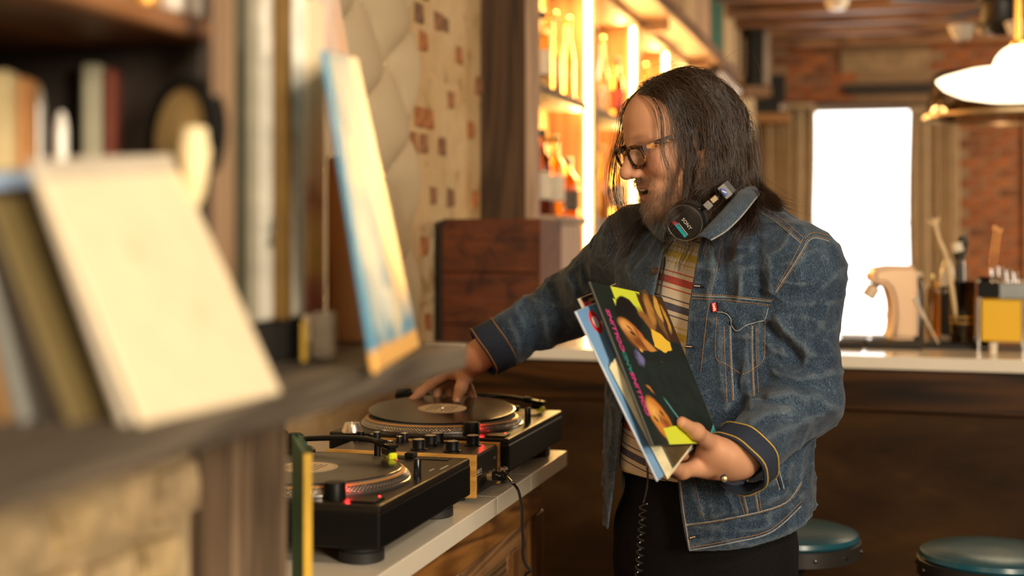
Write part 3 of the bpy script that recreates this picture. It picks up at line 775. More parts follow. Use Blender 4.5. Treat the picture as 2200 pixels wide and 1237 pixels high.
    lo = bpy.data.objects.new('strobe_glow', l); COL.objects.link(lo); lo.parent = t; lo.location = (-.072, .050, PZ + .014)
    return t
T1 = Vector((-0.712, 1.885, ZC)); T2 = Vector((-0.708, 2.566, ZC))
turntable(T1, 'nearer black turntable beside the yellow edged green book, its tonearm over the record', (-.112, .312, PZ + .040))
turntable(T2, 'farther black turntable under the reaching hand, tonearm parked', (-.062, .398, PZ + .026))

# records lying on the platters
m_vinyl, nt, b = new_mat('black_vinyl')
tc = coords(nt); sx = N(nt, 'ShaderNodeSeparateXYZ'); nt.links.new(tc, sx.inputs[0])
rr = math_n(nt, 'SQRT', math_n(nt, 'ADD', math_n(nt, 'MULTIPLY', sx.outputs[0], sx.outputs[0]), math_n(nt, 'MULTIPLY', sx.outputs[1], sx.outputs[1])))
gv = math_n(nt, 'SINE', math_n(nt, 'MULTIPLY', rr, 5200.0))
b.inputs['Base Color'].default_value = (0.012, 0.010, 0.009, 1); b.inputs['Roughness'].default_value = 0.16
b.inputs['Specular IOR Level'].default_value = 0.7; b.inputs['Anisotropic'].default_value = 0.0
bump(nt, b, gv, 0.06, 0.0004)
m_label = plain('cream_paper_label', (0.62, 0.48, 0.30), 0.7, var=.05)
m_ink = plain('dark_ink', (0.05, 0.035, 0.03), 0.7)
def record(loc, label, tilt=None):
    t = thing('vinyl_record', label, 'record', loc)
    o = MB().lathe([(.0036, -.0006), (.15, -.0006), (.1512, 0), (.15, .0008), (.147, .0012), (.055, .0010), (.0036, .0012)], 96, cap=False).build('disc', m_vinyl, t, True)
    MB().lathe([(.0036, .0011), (.050, .0011), (.050, .00155), (.0036, .00155)], 48, cap=False).build('paper_label', m_label, t)
    mb = MB(); r = random.Random(4)
    mb.lathe([(.0465, .0016), (.0470, .0016), (.0470, .0018), (.0465, .0018), (.0465, .0016)], 48, cap=False)
    for k in range(7):
        y = -.028 + k * .0085
        if abs(y) < .006: continue
        x = -.030 + r.uniform(0, .006)
        while x < .026:
            w_ = r.uniform(.003, .009); mb.box((y, x, .0016), (y + .0022, x + w_, .0018)); x += w_ + .002
    mb.build('label_print', m_ink, t)
    if tilt: t.rotation_euler = tilt
    return t
RC2 = T2 + Vector((-.19, .172, PZ + .0188)); RC1 = T1 + Vector((-.19, .172, PZ + .0188))
record(RC1, 'black record turning on the nearer turntable')
aim = Vector((-.8, .6, 0)).normalized()
tl = math.radians(4.0); ax = Vector((-ST, CT, 0)).cross(Vector((0, 0, 1))).normalized()
rec2 = record(RC2 + Vector((0, 0, .151 * math.sin(tl) + .001)), 'black record with cream label being lifted by the hand')
rec2.rotation_mode = 'QUATERNION'; rec2.rotation_quaternion = Matrix.Rotation(tl, 3, ax).to_quaternion()
# 45 adaptor, a silver cone on the far turntable's back corner
o = MB().lathe([(.021, 0), (.0205, .004), (.0155, .017), (.0145, .0185), (.004, .0185), (.0035, .014), (0, .014)], 32).build('silver_adaptor', plain('turned_aluminium', (0.78, 0.70, 0.60), 0.25, 0.9, var=.03), smooth=True)
o.location = P(757, 921, 2.757); o.location.z = T2.z + PZ; tag(o, 'silver cone adaptor on the back corner of the farther turntable', 'adaptor')

# ================================================================ rotary mixer
mx = thing('rotary_mixer', 'black rotary mixer with orange wooden cheeks between the turntables', 'mixer', (-0.86, 2.47, ZC))
X0, X1, Y0, Y1 = -1.01, -0.7215, 2.392, 2.556; ZB, ZM = ZC + .012, H - .3995
m_cheek = wood('orange_oak', (0.40, 0.19, 0.035), (0.66, 0.36, 0.08), 'x', 0.45, 3.0, 0.5)
m_face = plain('black_face_plate', (0.045, 0.034, 0.026), 0.35, var=.2, scale=40)
MB().box((X0, Y0 + .009, ZB), (X1 - .004, Y1 - .009, ZM - .0015), .002).build('body', m_blk, mx, world=True)
MB().box((X0 + .002, Y0 + .0095, ZM - .0018), (X1 - .006, Y1 - .0095, ZM), .0005).build('face_plate', m_face, mx, world=True)
prof = [(X0, ZB + .0), (X1 - .03, ZB), (X1 - .022, ZB + .002), (X1, ZB), (X1, ZM + .003), (X0, ZM + .003)]
for ya in (Y0, Y1 - .009):
    MB().box((X0, ya, ZB - .002), (X1, ya + .009, ZM + .003), .0012, seg=2).build('cheek', m_cheek, mx, world=True)
for x in (X0 + .04, X1 - .04):
    for y in (Y0 + .03, Y1 - .03):
        MB().lathe([(.010, ZC), (.011, ZC + .002), (.009, ZB)], 14, Matrix.Translation((x, y, 0))).build('foot', m_rub, mx, True, world=True)
m_cap = plain('brushed_cap', (0.62, 0.52, 0.38), 0.35, 0.6, var=.05)
def knob(px, by, r, h, big):
    d = (H - ZM) * F / (by - YH); p = P(px, by, d)
    p.x = min(max(p.x, X0 + .012), X1 - .016); p.y = min(max(p.y, Y0 + .022), Y1 - .022); p.z = ZM
    if big:
        k = MB().lathe([(r * 1.35, 0), (r * 1.35, .002), (r * 1.05, .0035), (r, .005), (r, h - .001), (r * .93, h)], 26, Matrix.Translation(p)).build('knob', m_blk, mx, True, world=True)
    else:
        k = MB().lathe([(r * 1.2, 0), (r * 1.2, .0015), (r, .003), (r * .95, h - .0008), (r * .88, h)], 20, Matrix.Translation(p)).build('knob', m_blk, mx, True, world=True)
    MB().lathe([(r * .86, h), (r * .82, h + .0007), (0, h + .0008)], 20, Matrix.Translation(p), cap=False).box((-r * .08, 0, h + .0006), (r * .08, r * .85, h + .0013), m=Matrix.Translation(p)).build('knob_cap', m_cap, k, True, world=True)
for px, by in ((748, 947), (785, 948), (838, 956)): knob(px, by, .0062, .0085, False)
for px, by in ((734, 941), (770, 942), (806, 944), (858, 951)): knob(px, by, .0062, .0125, False)
for px, by in ((722, 936), (756, 936), (790, 937), (825, 940), (877, 945)): knob(px, by, .0078, .0165, False)
for px, by in ((900, 966), (925, 957), (947, 948), (972, 970), (1016, 957)): knob(px, by, .0122, .0195, True)
# front plate: lettering, jacks
def on_front(y, z): return Matrix.Translation((X1 - .0038, y, z)) @ Matrix(((0, 0, 1, 0), (1, 0, 0, 0), (0, 1, 0, 0), (0, 0, 0, 1)))
mb = MB(); r = random.Random(12)
for y0_, n_, z_, h_ in ((Y0 + .014, 5, ZM - .034, .0075), (Y1 - .036, 3, ZM - .024, .0050)):       # worn print, too small to read
    for k in range(n_):
        ya = y0_ + k * h_ * .95
        mb.box((X1 - .0038, ya, z_), (X1 - .0034, ya + h_ * .22, z_ + h_)); mb.box((X1 - .0038, ya, z_ + h_ * (.8 if k % 2 else .4)), (X1 - .0034, ya + h_ * .72, z_ + h_ * (1.0 if k % 2 else .6)))
        if k % 3: mb.box((X1 - .0038, ya + h_ * .5, z_), (X1 - .0034, ya + h_ * .72, z_ + h_ * .9))
mb.box((X1 - .0038, Y0 + .014, ZM - .0375), (X1 - .0034, Y0 + .050, ZM - .0362))
for y in (Y1 - .055, Y1 - .035): mb.box((X1 - .0038, y, ZM - .047), (X1 - .0034, y + .010, ZM - .0445))
mb.build('printed_marks', m_mark, mx, world=True)
for y in (Y0 + .09, Y0 + .118):
    MB().lathe([(.0075, 0), (.0075, .004), (.0045, .0045), (.0045, -.002)], 18, frame((X1 - .004, y, ZB + .026), (1, 0, 0))).build('jack_socket', m_steel, mx, True, world=True)
pl = thing('headphone_cable', 'black cable plugged into the mixer front, hanging over the counter edge', 'cable', (X1, Y0 + .104, ZB + .026))
q0 = Vector((X1 - .004, Y0 + .09, ZB + .024))
MB().tube([q0, q0 + Vector((.010, 0, 0))], .0085, 16).build('plug_collar', plain('tan_metal', (0.60, 0.42, 0.22), 0.3, 0.5), pl, True, world=True)
MB().tube([q0 + Vector((.010, 0, 0)), q0 + Vector((.032, 0, 0)), q0 + Vector((.036, 0, 0))], [.009, .0085, .005], 16).build('plug_body', plain('gloss_black', (0, 0, 0)), pl, True, world=True)
for k in (0, 1):
    MB().lathe([(.005, 0), (.006, .003), (.003, .008)], 12, frame(q0 + Vector((.016 + .006 * k, .022 + .008 * k, .008)), (1, .1, .3))).build('ring_tip', m_steel, pl, True, world=True)
xe = XC + .010
cp = [q0 + Vector((.036, 0, 0)), P(1098, 1034, 2.44), P(1110, 1047, 2.47), P(1116, 1062, 2.47), P(1121, 1095, 2.47), P(1122, 1130, 2.47), P(1124, 1165, 2.47), P(1123, 1190, 2.47), P(1128, 1210, 2.47), P(1138, 1223, 2.47), P(1139, 1227, 2.47), P(1129, 1234, 2.48), P(1124, 1262, 2.49), P(1122, 1330, 2.5)]
def smooth_path(pts, n=8):
    out = []; pts = [Vector(p) for p in pts]; Q = [pts[0]] + pts + [pts[-1]]
    for i in range(1, len(Q) - 2):
        for k in range(n):
            t = k / n; a, b_, c, d = Q[i - 1], Q[i], Q[i + 1], Q[i + 2]
            out.append(0.5 * ((2 * b_) + (c - a) * t + (2 * a - 5 * b_ + 4 * c - d) * t * t + (3 * b_ - a - 3 * c + d) * t ** 3))
    out.append(pts[-1]); return out
MB().tube(smooth_path(cp), .0026, 8).build('cord', plain('black_cord', (0.015, 0.014, 0.013), 0.35), pl, True, world=True)

# green book with yellow spine standing before the near turntable
gbk = thing('green_book', 'dark green book with a yellow spine standing at the near turntable corner', 'book', (P(650, 1300, 1.70).x, P(650, 1300, 1.70).y, ZC))
def colz(px, d, z):
    p = P(px, 900, d); p.z = z; return p
zt_ = P(658, 974, 1.68).z
s1, s2 = (650, 1.68), (669, 1.685); b1 = (627, 1.84)
A0, B0, C0 = colz(*s1, ZC), colz(*s2, ZC), colz(*b1, ZC)
dvec = C0 - A0
base4 = [A0, B0, B0 + dvec, C0]
hh = zt_ - ZC
ins = .0012
mb = MB(); up = Vector((0, 0, hh))
mb.slab([A0 + up, B0 + up, B0, A0], .004, .0008).build('spine', plain('yellow_spine', (0.75, 0.45, 0.03), 0.45, var=.1, scale=8), gbk, world=True)
nA = (A0 - B0).normalized()
MB().slab([A0 + up, C0 + up, C0, A0], .003, .0006).build('cover', plain('bottle_green_cloth', (0.018, 0.19, 0.13), 0.6), gbk, world=True)
MB().slab([B0 + up, B0 + dvec + up, B0 + dvec, B0], -.003, .0006).build('cover', plain('bottle_green_cloth', (0, 0, 0)), gbk, world=True)
c4 = [A0 + (B0 - A0) * .22 + dvec * .05, B0 - (B0 - A0) * .22 + dvec * .05, B0 - (B0 - A0) * .22 + dvec * .97, A0 + (B0 - A0) * .22 + dvec * .97]
MB().add([p + Vector((0, 0, .004)) for p in c4] + [p + Vector((0, 0, hh - .005)) for p in c4], [(0, 1, 2, 3), (4, 5, 6, 7), (0, 1, 5, 4), (1, 2, 6, 5), (2, 3, 7, 6), (3, 0, 4, 7)]).build('pages', plain('old_pages', (0.7, 0.6, 0.42), 0.8), gbk, world=True)
o = MB().lathe([(.010, 0), (.011, .002), (.011, .022), (.008, .026), (0, .027)], 20).build('red_pot', plain('orange_red_paint', (0.65, 0.12, 0.02), 0.4), smooth=True)
o.location = colz(680, 1.78, ZC); tag(o, 'small orange red pot on the counter right of the green book', 'pot')
# ================================================================ bar counter
BR = math.radians(-3.2)
m_bar_rail = wood('bar_rail_pine', (0.005, 0.002, 0.0006), (0.085, 0.031, 0.006), 'x', 0.38, 0.75, 1.9, coat=0.1)
m_bar_pan, nt, b = new_mat('bar_front_ply')
vec = coords(nt, (1.3, 4, 4)); f = noise(nt, vec, 1.6, 5, 0.6, 0.5); f2 = noise(nt, coords(nt, (3, 40, 40)), 6, 3)
nt.links.new(ramp(nt, math_n(nt, 'ADD', math_n(nt, 'MULTIPLY', f, .8), math_n(nt, 'MULTIPLY', f2, .25)), [(0.30, (0.011, 0.0038, 0.0007)), (0.55, (0.040, 0.016, 0.002)), (0.8, (0.078, 0.034, 0.005))]), b.inputs['Base Color'])
b.inputs['Roughness'].default_value = 0.6; b.inputs['Specular IOR Level'].default_value = 0.2
BO = Vector((0.0, 4.125, 0.0)); ZBAR = 1.07
bar = thing('bar_counter', 'dark stained wooden bar front running across the room behind the man', 'bar', BO, BR)
MB().box((-1.40, 0.06, 0.0), (3.6, 0.66, ZBAR - .037)).build('carcass', m_dark_side, bar)
for a, c in ((-1.40, -0.30), (-0.297, 1.60), (1.603, 3.6)):
    MB().box((a, 0.028, 0.91), (c, 0.062, ZBAR - .0372), .002).build('top_rail', m_bar_rail, bar)
    MB().box((a, 0.034, 0.10), (c, 0.062, 0.905), .002).build('front_panel', m_bar_pan, bar)
MB().box((-1.40, 0.03, 0.0), (3.6, 0.062, 0.098), .002).build('kick_board', m_bar_rail, bar)
btop = thing('worktop', 'white stone bar top behind the man, reflecting the golden shelves', 'countertop', BO, BR)
MB().box((-1.44, 0.0, ZBAR - .037), (3.6, 0.74, ZBAR), .003, seg=2).build('slab', plain('white_quartz', (0.82, 0.75, 0.62), 0.16, var=.04, scale=3), btop)
def bar_pt(px, py_base):
    d = (H - ZBAR) * F / (py_base - YH); p = P(px, py_base, d); p.z = ZBAR; return p, d

# stools
m_teal = plain('teal_vinyl', (0.010, 0.075, 0.105), 0.26, var=.08, scale=8, spec=.6)
def stool(px, py, d, label):
    c = P(px, py, d); zt = c.z
    t = thing('bar_stool', label, 'stool', (c.x, c.y, 0), 0.3)
    R = .155
    MB().lathe([(R - .004, zt - .022), (R, zt - .016), (R - .004, zt - .007), (R - .02, zt - .001), (R * .5, zt + .004), (0, zt + .005)], 48, cap=False).build('seat_pad', m_teal, t, True)
    bd = MB().lathe([(R - .002, zt - .058), (R + .003, zt - .056), (R + .003, zt - .023), (R - .002, zt - .021)], 48).build('seat_band', plain('black_band', (0.022, 0.020, 0.018), 0.35), t, True)
    for k in range(12):
        a = 2 * PI * k / 12 + .12
        MB().lathe([(.005, 0), (.0042, .003), (0, .0045)], 10, frame(((R + .003) * math.cos(a), (R + .003) * math.sin(a), zt - .040), (math.cos(a), math.sin(a), 0)), cap=False).build('stud', plain('dark_stud', (0.10, 0.09, 0.08), 0.2, 0.9), bd, True)
    MB().lathe([(.035, .02), (.033, .06), (.030, zt - .10), (.07, zt - .058)], 24, cap=False).build('column', plain('black_iron', (0.02, 0.019, 0.018), 0.45, 0.4), t, True)
    MB().lathe([(.20, 0), (.20, .010), (.05, .03), (.035, .04)], 40).build('foot_plate', plain('black_iron', (0, 0, 0)), t, True)
    MB().tube([(.13 * math.cos(a * PI / 12), .13 * math.sin(a * PI / 12), .27) for a in range(25)], .010, 10).build('foot_ring', plain('black_iron', (0, 0, 0)), t, True)
    for a in range(3):
        MB().tube([(0.03 * math.cos(a * 2.1), .03 * math.sin(a * 2.1), .27), (.13 * math.cos(a * 2.1), .13 * math.sin(a * 2.1), .27)], .007, 8).build('ring_arm', plain('black_iron', (0, 0, 0)), t, True)
stool(1697, 1134, 3.17, 'teal round bar stool half hidden behind the man')
stool(2135, 1179, 2.97, 'teal round bar stool at the front right, nearest the camera')

# ================================================================ crate on the bar's wall end
m_crate, nt, b = new_mat('crate_wood')
vec = coords(nt, (1.0, 9, 9)); g = noise(nt, vec, 7, 5, .65, .3); bl = noise(nt, coords(nt), 11, 3, .6, .6)
c1 = ramp(nt, g, [(.3, (0.060, 0.012, 0.002)), (.7, (0.165, 0.042, 0.006))]); c2 = ramp(nt, bl, [(.30, (.25, .2, .2)), (.48, (1, 1, 1))])
nt.links.new(mixc(nt, .9, c1, c2, 'MULTIPLY'), b.inputs['Base Color']); b.inputs['Roughness'].default_value = .6
cr = thing('wooden_crate', 'dark reddish wooden crate standing at the wall end of the bar', 'crate', (-1.26, 4.46, ZBAR))
x0, x1, y0, y1 = -1.43, -1.085, 4.31, 4.60
for a, c in ((ZBAR + .002, 1.128), (1.130, 1.135 + .16), (1.297, 1.468)):
    MB().box((x0 + .016, y0, a), (x1 - .012, y0 + .014, c), .002).build('board', m_crate, cr, world=True)
MB().box((x1 - .013, y0 - .002, ZBAR + .001), (x1, y1, 1.468), .002).build('side_panel', m_crate, cr, world=True)
MB().box((x0, y0 - .002, ZBAR + .001), (x0 + .015, y1, 1.462), .002).build('side_panel', plain('shade_black_side', (0.02, 0.012, 0.008), .7), cr, world=True)  # left panel coloured near black to stand in for the frame's shadow
MB().box((x0 + .015, y1 - .014, ZBAR + .002), (x1 - .013, y1, 1.46), .002).build('back_panel', m_crate, cr, world=True)
MB().box((x0 + .015, y0 + .014, ZBAR + .002), (x1 - .013, y1 - .014, ZBAR + .014), .001).build('bottom_panel', m_crate, cr, world=True)

# ================================================================ back bar with lit bays
m_bb = wood('smoked_post_wood', (0.042, 0.023, 0.012), (0.120, 0.068, 0.036), 'z', 0.6, 1.0, .8)
m_bbw = wood('whitewashed_wood', (0.36, 0.24, 0.16), (0.60, 0.44, 0.31), 'z', 0.6, 1.2, .6)
m_shelf_g = wood('greyed_shelf_wood', (0.14, 0.095, 0.06), (0.33, 0.24, 0.17), 'y', 0.6)
m_bay = wood('honey_wood', (0.36, 0.19, 0.07), (0.60, 0.36, 0.15), 'z', 0.6, 1.0, .7)
m_beam = wood('header_timber', (0.10, 0.055, 0.03), (0.30, 0.18, 0.11), 'y', 0.65, .7)
bb = thing('back_bar', 'tall wooden back bar with glowing bottle bays along the left wall', 'shelving', (-1.35, 7.2, 0))
XF = -1.25
MB().box((WL + .002, 4.86, 0.0), (XF - .006, 4.93, 2.98), .004).build('end_post', m_bb, bb, world=True, label='broad dark end post')
MB().box((XF - .03, 4.852, 0.0), (XF + .004, 4.945, 2.98), .004).build('edge_strip', m_bbw, bb, world=True)
MB().box((WL + .002, 4.93, 0.0), (WL + .016, 9.3, 2.5)).build('back_panel', m_bay, bb, world=True)
bays = [(4.93, 5.85), (5.95, 6.92), (7.02, 7.95), (8.05, 9.1)]
for i, (a, c) in enumerate(bays):
    MB().box((WL + .016, c, 0.0), (XF - .002, c + .10, 2.47), .003).build('upright', m_bay, bb, world=True)
    MB().box((XF - .002, c + .004, 0.0), (XF + .010, c + .098, 2.47), .003).build('upright_facing', m_bbw, bb, world=True)
    for z in (1.49, 1.975):
        MB().box((WL + .016, a + .001, z - .034), (XF - .004, c - .045, z), .003).build('bottle_shelf', m_shelf_g, bb, world=True)
    MB().box((WL + .016, a + .001, 0.0), (XF - .004, c - .14, 1.455), .003).build('lower_panel', m_bbw, bb, world=True)
MB().box((WL + .002, 4.93, 2.46), (XF + .02, 9.3, 2.50), .004).build('header', m_beam, bb, world=True)
m_led_w = emit('warm_led', (1.0, 0.58, 0.17), 40.0)
for i, (a, c) in enumerate(bays):
    st = MB().box((XF - .022, c - .009, 1.10), (XF - .006, c - .001, 2.455)).build('led_strip', m_led_w, bb, world=True)
    vs = MB()
    for k in range(62): vs.lathe([(.0035, 0), (.003, .003), (0, .004)], 8, frame((XF - .0155 + .011, c - .009, 1.11 + k * .0217), (0.2, -1, 0)), cap=False)
    vs.build('led_dots', emit('led_dot', (1.0, 0.66, 0.28), 60.0), st, world=True, kind='stuff')
    area_light('bay_glow', (XF - .05, c - .03, 1.80), (WL + .05, a + .3, 1.75), .04, 24, (1.0, 0.60, 0.19), 1.3)
    area_light('bay_top_glow', (XF - .06, (a + c) / 2, 2.44), (WL + .07, (a + c) / 2, 1.5), .5, 11.0, (1.0, 0.60, 0.19), .05)
# ledge above with record covers
lg = thing('display_ledge', 'thick timber ledge with lit underside above the bottle bays', 'ledge', (-1.25, 7.2, 2.5))
MB().box((WL + .002, 4.946, 2.502), (-1.06, 10.95, 2.58), .006).build('board', m_beam, lg, world=True)
for y in (5.4, 7.0, 8.6):
    MB().box((-1.228, y, 2.44), (-1.10, y + .05, 2.502), .004).build('bracket', m_beam, lg, world=True)
area_light('ledge_glow', (-1.17, 6.9, 2.30), (-1.15, 6.9, 3.0), 3.6, 12, (1.0, 0.55, 0.14), .03)
def ledge_y(px, x):
    u = px - 1100; d = x / (CT * u / F - ST); return d * CT + u * d / F * ST
covers = [(1392, 1428, .30, (0.44, 0.33, 0.22), 'tan record cover first on the ledge above the bays'),
          (1432, 1466, .33, (0.38, 0.24, 0.13), 'brown record cover second on the ledge above the bays'),
          (1470, 1498, .34, (0.52, 0.37, 0.22), 'light tan record cover third on the ledge'),
          (1502, 1526, .36, (0.48, 0.32, 0.22), 'pinkish tan record cover left of the green one on the ledge'),
          (1530, 1552, .40, (0.035, 0.13, 0.10), 'dark green record cover on the ledge above the bays'),
          (1556, 1579, .42, (0.58, 0.43, 0.26), 'cream record cover right of the green one on the ledge'),
          (1584, 1607, .42, (0.50, 0.36, 0.24), 'last beige record cover on the ledge, next to the black speaker')]
for i, (a, c, h_, col, lb) in enumerate(covers):
    ya, yc = ledge_y(a, -1.09), ledge_y(c, -1.09)
    o = MB().box((-.012, 0, 0), (.012, yc - ya, h_), .003).build('record_cover', cover_mat('ledge_cover_%d' % i, col, [], .6, .04))
    o.location = (-1.10, ya, 2.58); tag(o, lb, 'record cover')

# ================================================================ bottles
m_g_clear = glass('clear_bottle_glass', (0.95, 0.93, 0.85)); m_g_green = glass('green_bottle_glass', (0.45, 0.80, 0.10))
m_g_amber = glass('amber_bottle_glass', (0.85, 0.38, 0.05)); m_g_brown = glass('brown_bottle_glass', (0.30, 0.10, 0.03)); m_g_straw = glass('straw_bottle_glass', (0.95, 0.75, 0.30))
m_cork = plain('tan_cork', (0.50, 0.30, 0.14), .8); m_capb = plain('black_cap', (0.02, 0.018, 0.016), .4); m_capg = plain('gold_cap', (0.75, 0.48, 0.14), .25, .9)
m_lab_w = plain('cream_bottle_label', (0.78, 0.70, 0.55), .6); m_lab_d = plain('dark_bottle_label', (0.08, 0.05, 0.03), .5); m_lab_r = plain('red_bottle_label', (0.35, 0.05, 0.03), .5)
shapes = {
    'tall': ([(0, 0), (.034, 0), (.036, .004), (.036, .19), (.030, .215), (.0145, .235), (.013, .30), (.0145, .302), (.0145, .308), (0, .308)], .308, (.06, .16), .0365),
    'round': ([(0, 0), (.042, 0), (.045, .006), (.046, .12), (.040, .155), (.018, .185), (.015, .22), (.017, .222), (.017, .23), (0, .23)], .23, (.03, .11), .0468),
    'square': ([(0, 0), (.038, 0), (.040, .003), (.040, .165), (.034, .185), (.014, .195), (.013, .235), (.016, .237), (.016, .243), (0, .243)], .243, (.04, .14), .0406),
    'slim': ([(0, 0), (.027, 0), (.029, .004), (.028, .17), (.016, .24), (.012, .27), (.012, .325), (.014, .327), (.014, .333), (0, .333)], .333, (.05, .12), .0296)}
protos = {}
def bottle(shape, gm, cap, lab, loc, label, group, rot=0.0, sc=1.0):
    key = (shape, gm.name, cap.name, lab.name if lab else '')
    if key not in protos:
        prof, h_, lz, lr = shapes[shape]
        t = thing('bottle', label, 'bottle', loc, rot, group)
        n = 4 if False else 20
        MB().lathe(prof, n, cap=False).build('glass_body', gm, t, True)
        rn = prof[-3][0]
        MB().lathe([(rn + .001, h_ - .018), (rn + .002, h_ - .016), (rn + .002, h_ + .010), (rn - .002, h_ + .013), (0, h_ + .013)], 14, cap=False).build('cap', cap, t, True)
        if lab: MB().lathe([(lr, lz[0]), (lr + .0006, lz[0]), (lr + .0006, lz[1]), (lr, lz[1])], 20, cap=False).build('paper_label', lab, t, True)
        t.scale = (sc,) * 3; protos[key] = t; return t
    t = dup(protos[key], loc, rot, label, (sc,) * 3); t['group'] = group; return t
GN = {m_g_clear.name: 'clear', m_g_green.name: 'bright green', m_g_amber.name: 'amber', m_g_brown.name: 'dark brown', m_g_straw.name: 'straw coloured'}
plan = {
    (0, 1.975): [('slim', m_g_green, m_capb, None), ('tall', m_g_green, m_capb, m_lab_w), ('tall', m_g_clear, m_capb, m_lab_w), ('square', m_g_straw, m_cork, m_lab_w), ('slim', m_g_clear, m_capg, None), ('tall', m_g_clear, m_capg, m_lab_w), ('slim', m_g_straw, m_capg, None)],
    (0, 1.49): [('square', m_g_clear, m_capb, m_lab_w), ('round', m_g_brown, m_capb, m_lab_r), ('tall', m_g_brown, m_capb, m_lab_w), ('round', m_g_amber, m_cork, None), ('tall', m_g_amber, m_capg, m_lab_w), ('slim', m_g_clear, m_capg, None), ('round', m_g_amber, m_capb, m_lab_d)],
    (1, 1.975): [('tall', m_g_straw, m_capb, m_lab_w), ('round', m_g_brown, m_cork, m_lab_w), ('slim', m_g_clear, m_capg, None), ('square', m_g_amber, m_capb, m_lab_w), ('tall', m_g_brown, m_capb, m_lab_r)],
    (1, 1.49): [('round', m_g_green, m_capb, m_lab_w), ('tall', m_g_clear, m_capb, m_lab_w), ('slim', m_g_amber, m_capg, None), ('square', m_g_clear, m_cork, m_lab_w), ('tall', m_g_straw, m_capg, m_lab_w)],
    (2, 1.975): [('tall', m_g_clear, m_capb, m_lab_w), ('round', m_g_straw, m_cork, m_lab_w), ('slim', m_g_amber, m_capg, None), ('square', m_g_clear, m_capb, m_lab_w)],
    (2, 1.49): [('tall', m_g_amber, m_capb, m_lab_w), ('round', m_g_clear, m_cork, None), ('square', m_g_straw, m_capb, m_lab_d), ('tall', m_g_clear, m_capg, m_lab_w)]}
ORD = ['first', 'second', 'third', 'fourth', 'fifth', 'sixth', 'seventh']
rr_ = random.Random(3)
for (bi, z), lst in plan.items():
    a, c = bays[bi]; n = len(lst)
    for k, (s, g, cp_, lb) in enumerate(lst):
        y = a + .09 + (c - a - .25) * k / (n - 1); x = -1.315 - (.055 if k % 2 else 0)
        bottle(s, g, cp_, lb, (x, y, z), '%s glass bottle, %s along the %s shelf of the %s lit bay' % (GN[g.name], ORD[k], 'upper' if z > 1.8 else 'lower', ORD[bi]),
               'bottles in the lit back bar', rr_.uniform(0, 6), rr_.uniform(.95, 1.08))

# ================================================================ things on the bar, right side
mats_d = [(1790, 1853), (1858, 1982), (1987, 2112)]
for i, (a, c) in enumerate(mats_d):
    pa, pc = P(a, 748, 4.26), P(c, 748, 4.26 - (c - 1790) * .0002)
    ux = Vector((math.cos(BR), math.sin(BR), 0)); L = (pc - pa).dot(ux); L = max(L, .05)
    pa.z = ZBAR
    t = thing('bar_mat', ['black rubber bar mat half hidden by the man', 'black ribbed rubber bar mat in the middle of the three', 'black ribbed rubber bar mat nearest the steel caddy'][i], 'bar mat', pa, BR)
    MB().box((0, 0, 0), (L, .30, .012), .003).build('base', m_rub, t)
    mb = MB()
    for k in range(int(L / .010)):
        mb.box((.004 + k * .010, .006, .0121), (.008 + k * .010, .294, .017))
    mb.build('ribs', m_rub, t, kind='stuff')
# tan dispenser with overhanging head and slanted nozzle
p, d = bar_pt(1935, 733); d = 4.42
s_ = d / F; zb = ZBAR + .0176
def outline(pts, cx, yb): return [((x - cx) * s_, (yb - y) * s_) for x, y in pts]
pr = outline([(1867, 573), (1885, 567), (1910, 563), (1950, 564), (1963, 568), (1964, 722), (1904, 722), (1910, 700), (1913, 670), (1911, 640), (1904, 615), (1892, 604), (1877, 602), (1868, 596)], 1935, 722)
pb = P(1935, 722, d); pb.z = zb
t = thing('drink_dispenser', 'tan counter-top dispenser with overhanging head and slanted nozzle on the bar', 'dispenser', pb, TH)
m_tan = plain('tan_copper_enamel', (0.66, 0.42, 0.24), .4, .15, var=.06, scale=5)
mrot = Matrix(((1, 0, 0, 0), (0, 0, 1, 0), (0, 1, 0, 0), (0, 0, 0, 1)))
bm = bmesh.new(); vv = [bm.verts.new((x, -.05, z)) for x, z in pr]; ff = bm.faces.new(vv)
ex = bmesh.ops.extrude_face_region(bm, geom=[ff]); bmesh.ops.translate(bm, vec=(0, .11, 0), verts=[v for v in ex['geom'] if isinstance(v, bmesh.types.BMVert)])
bmesh.ops.bevel(bm, geom=[e for e in bm.edges if len(e.link_faces) == 2 and e.calc_face_angle(0) > 1.2], offset=.012, segments=3, affect='EDGES')
bm.verts.index_update()
MB().add([v.co.copy() for v in bm.verts], [[v.index for v in f.verts] for f in bm.faces]).build('body', m_tan, t, True); bm.free()
a, c = Vector(((1886 - 1935) * s_, 0, (722 - 598) * s_)), Vector(((1864 - 1935) * s_, 0, (722 - 632) * s_))
MB().tube([a, a + (c - a) * .35], .014, 18).build('nozzle_neck', m_rub, t, True)
MB().tube([a + (c - a) * .35, c], .0225, 22).build('nozzle', plain('tan_nozzle', (0.70, 0.52, 0.36), .4), t, True)
def lathe_thing(name, label, cat, px, yb, prof_px, mat, part, n=24, d=None, z=ZBAR, group=None):
    """Round thing standing on the bar; profile in photo pixels (half width, row)."""
    dd = d or (H - z) * F / (yb - YH); p = P(px, yb, dd); p.z = z; k = dd / F
    t = thing(name, label, cat, p, 0, group)
    MB().lathe([(r * k, (yb - y) * k) for r, y in prof_px], n, cap=False).build(part, mat, t, True)
    return t, k
m_tin = plain('dark_steel_tin', (0.10, 0.085, 0.07), .18, .9, var=.05); m_clear2 = glass('thin_clear_glass', (0.97, 0.96, 0.92))
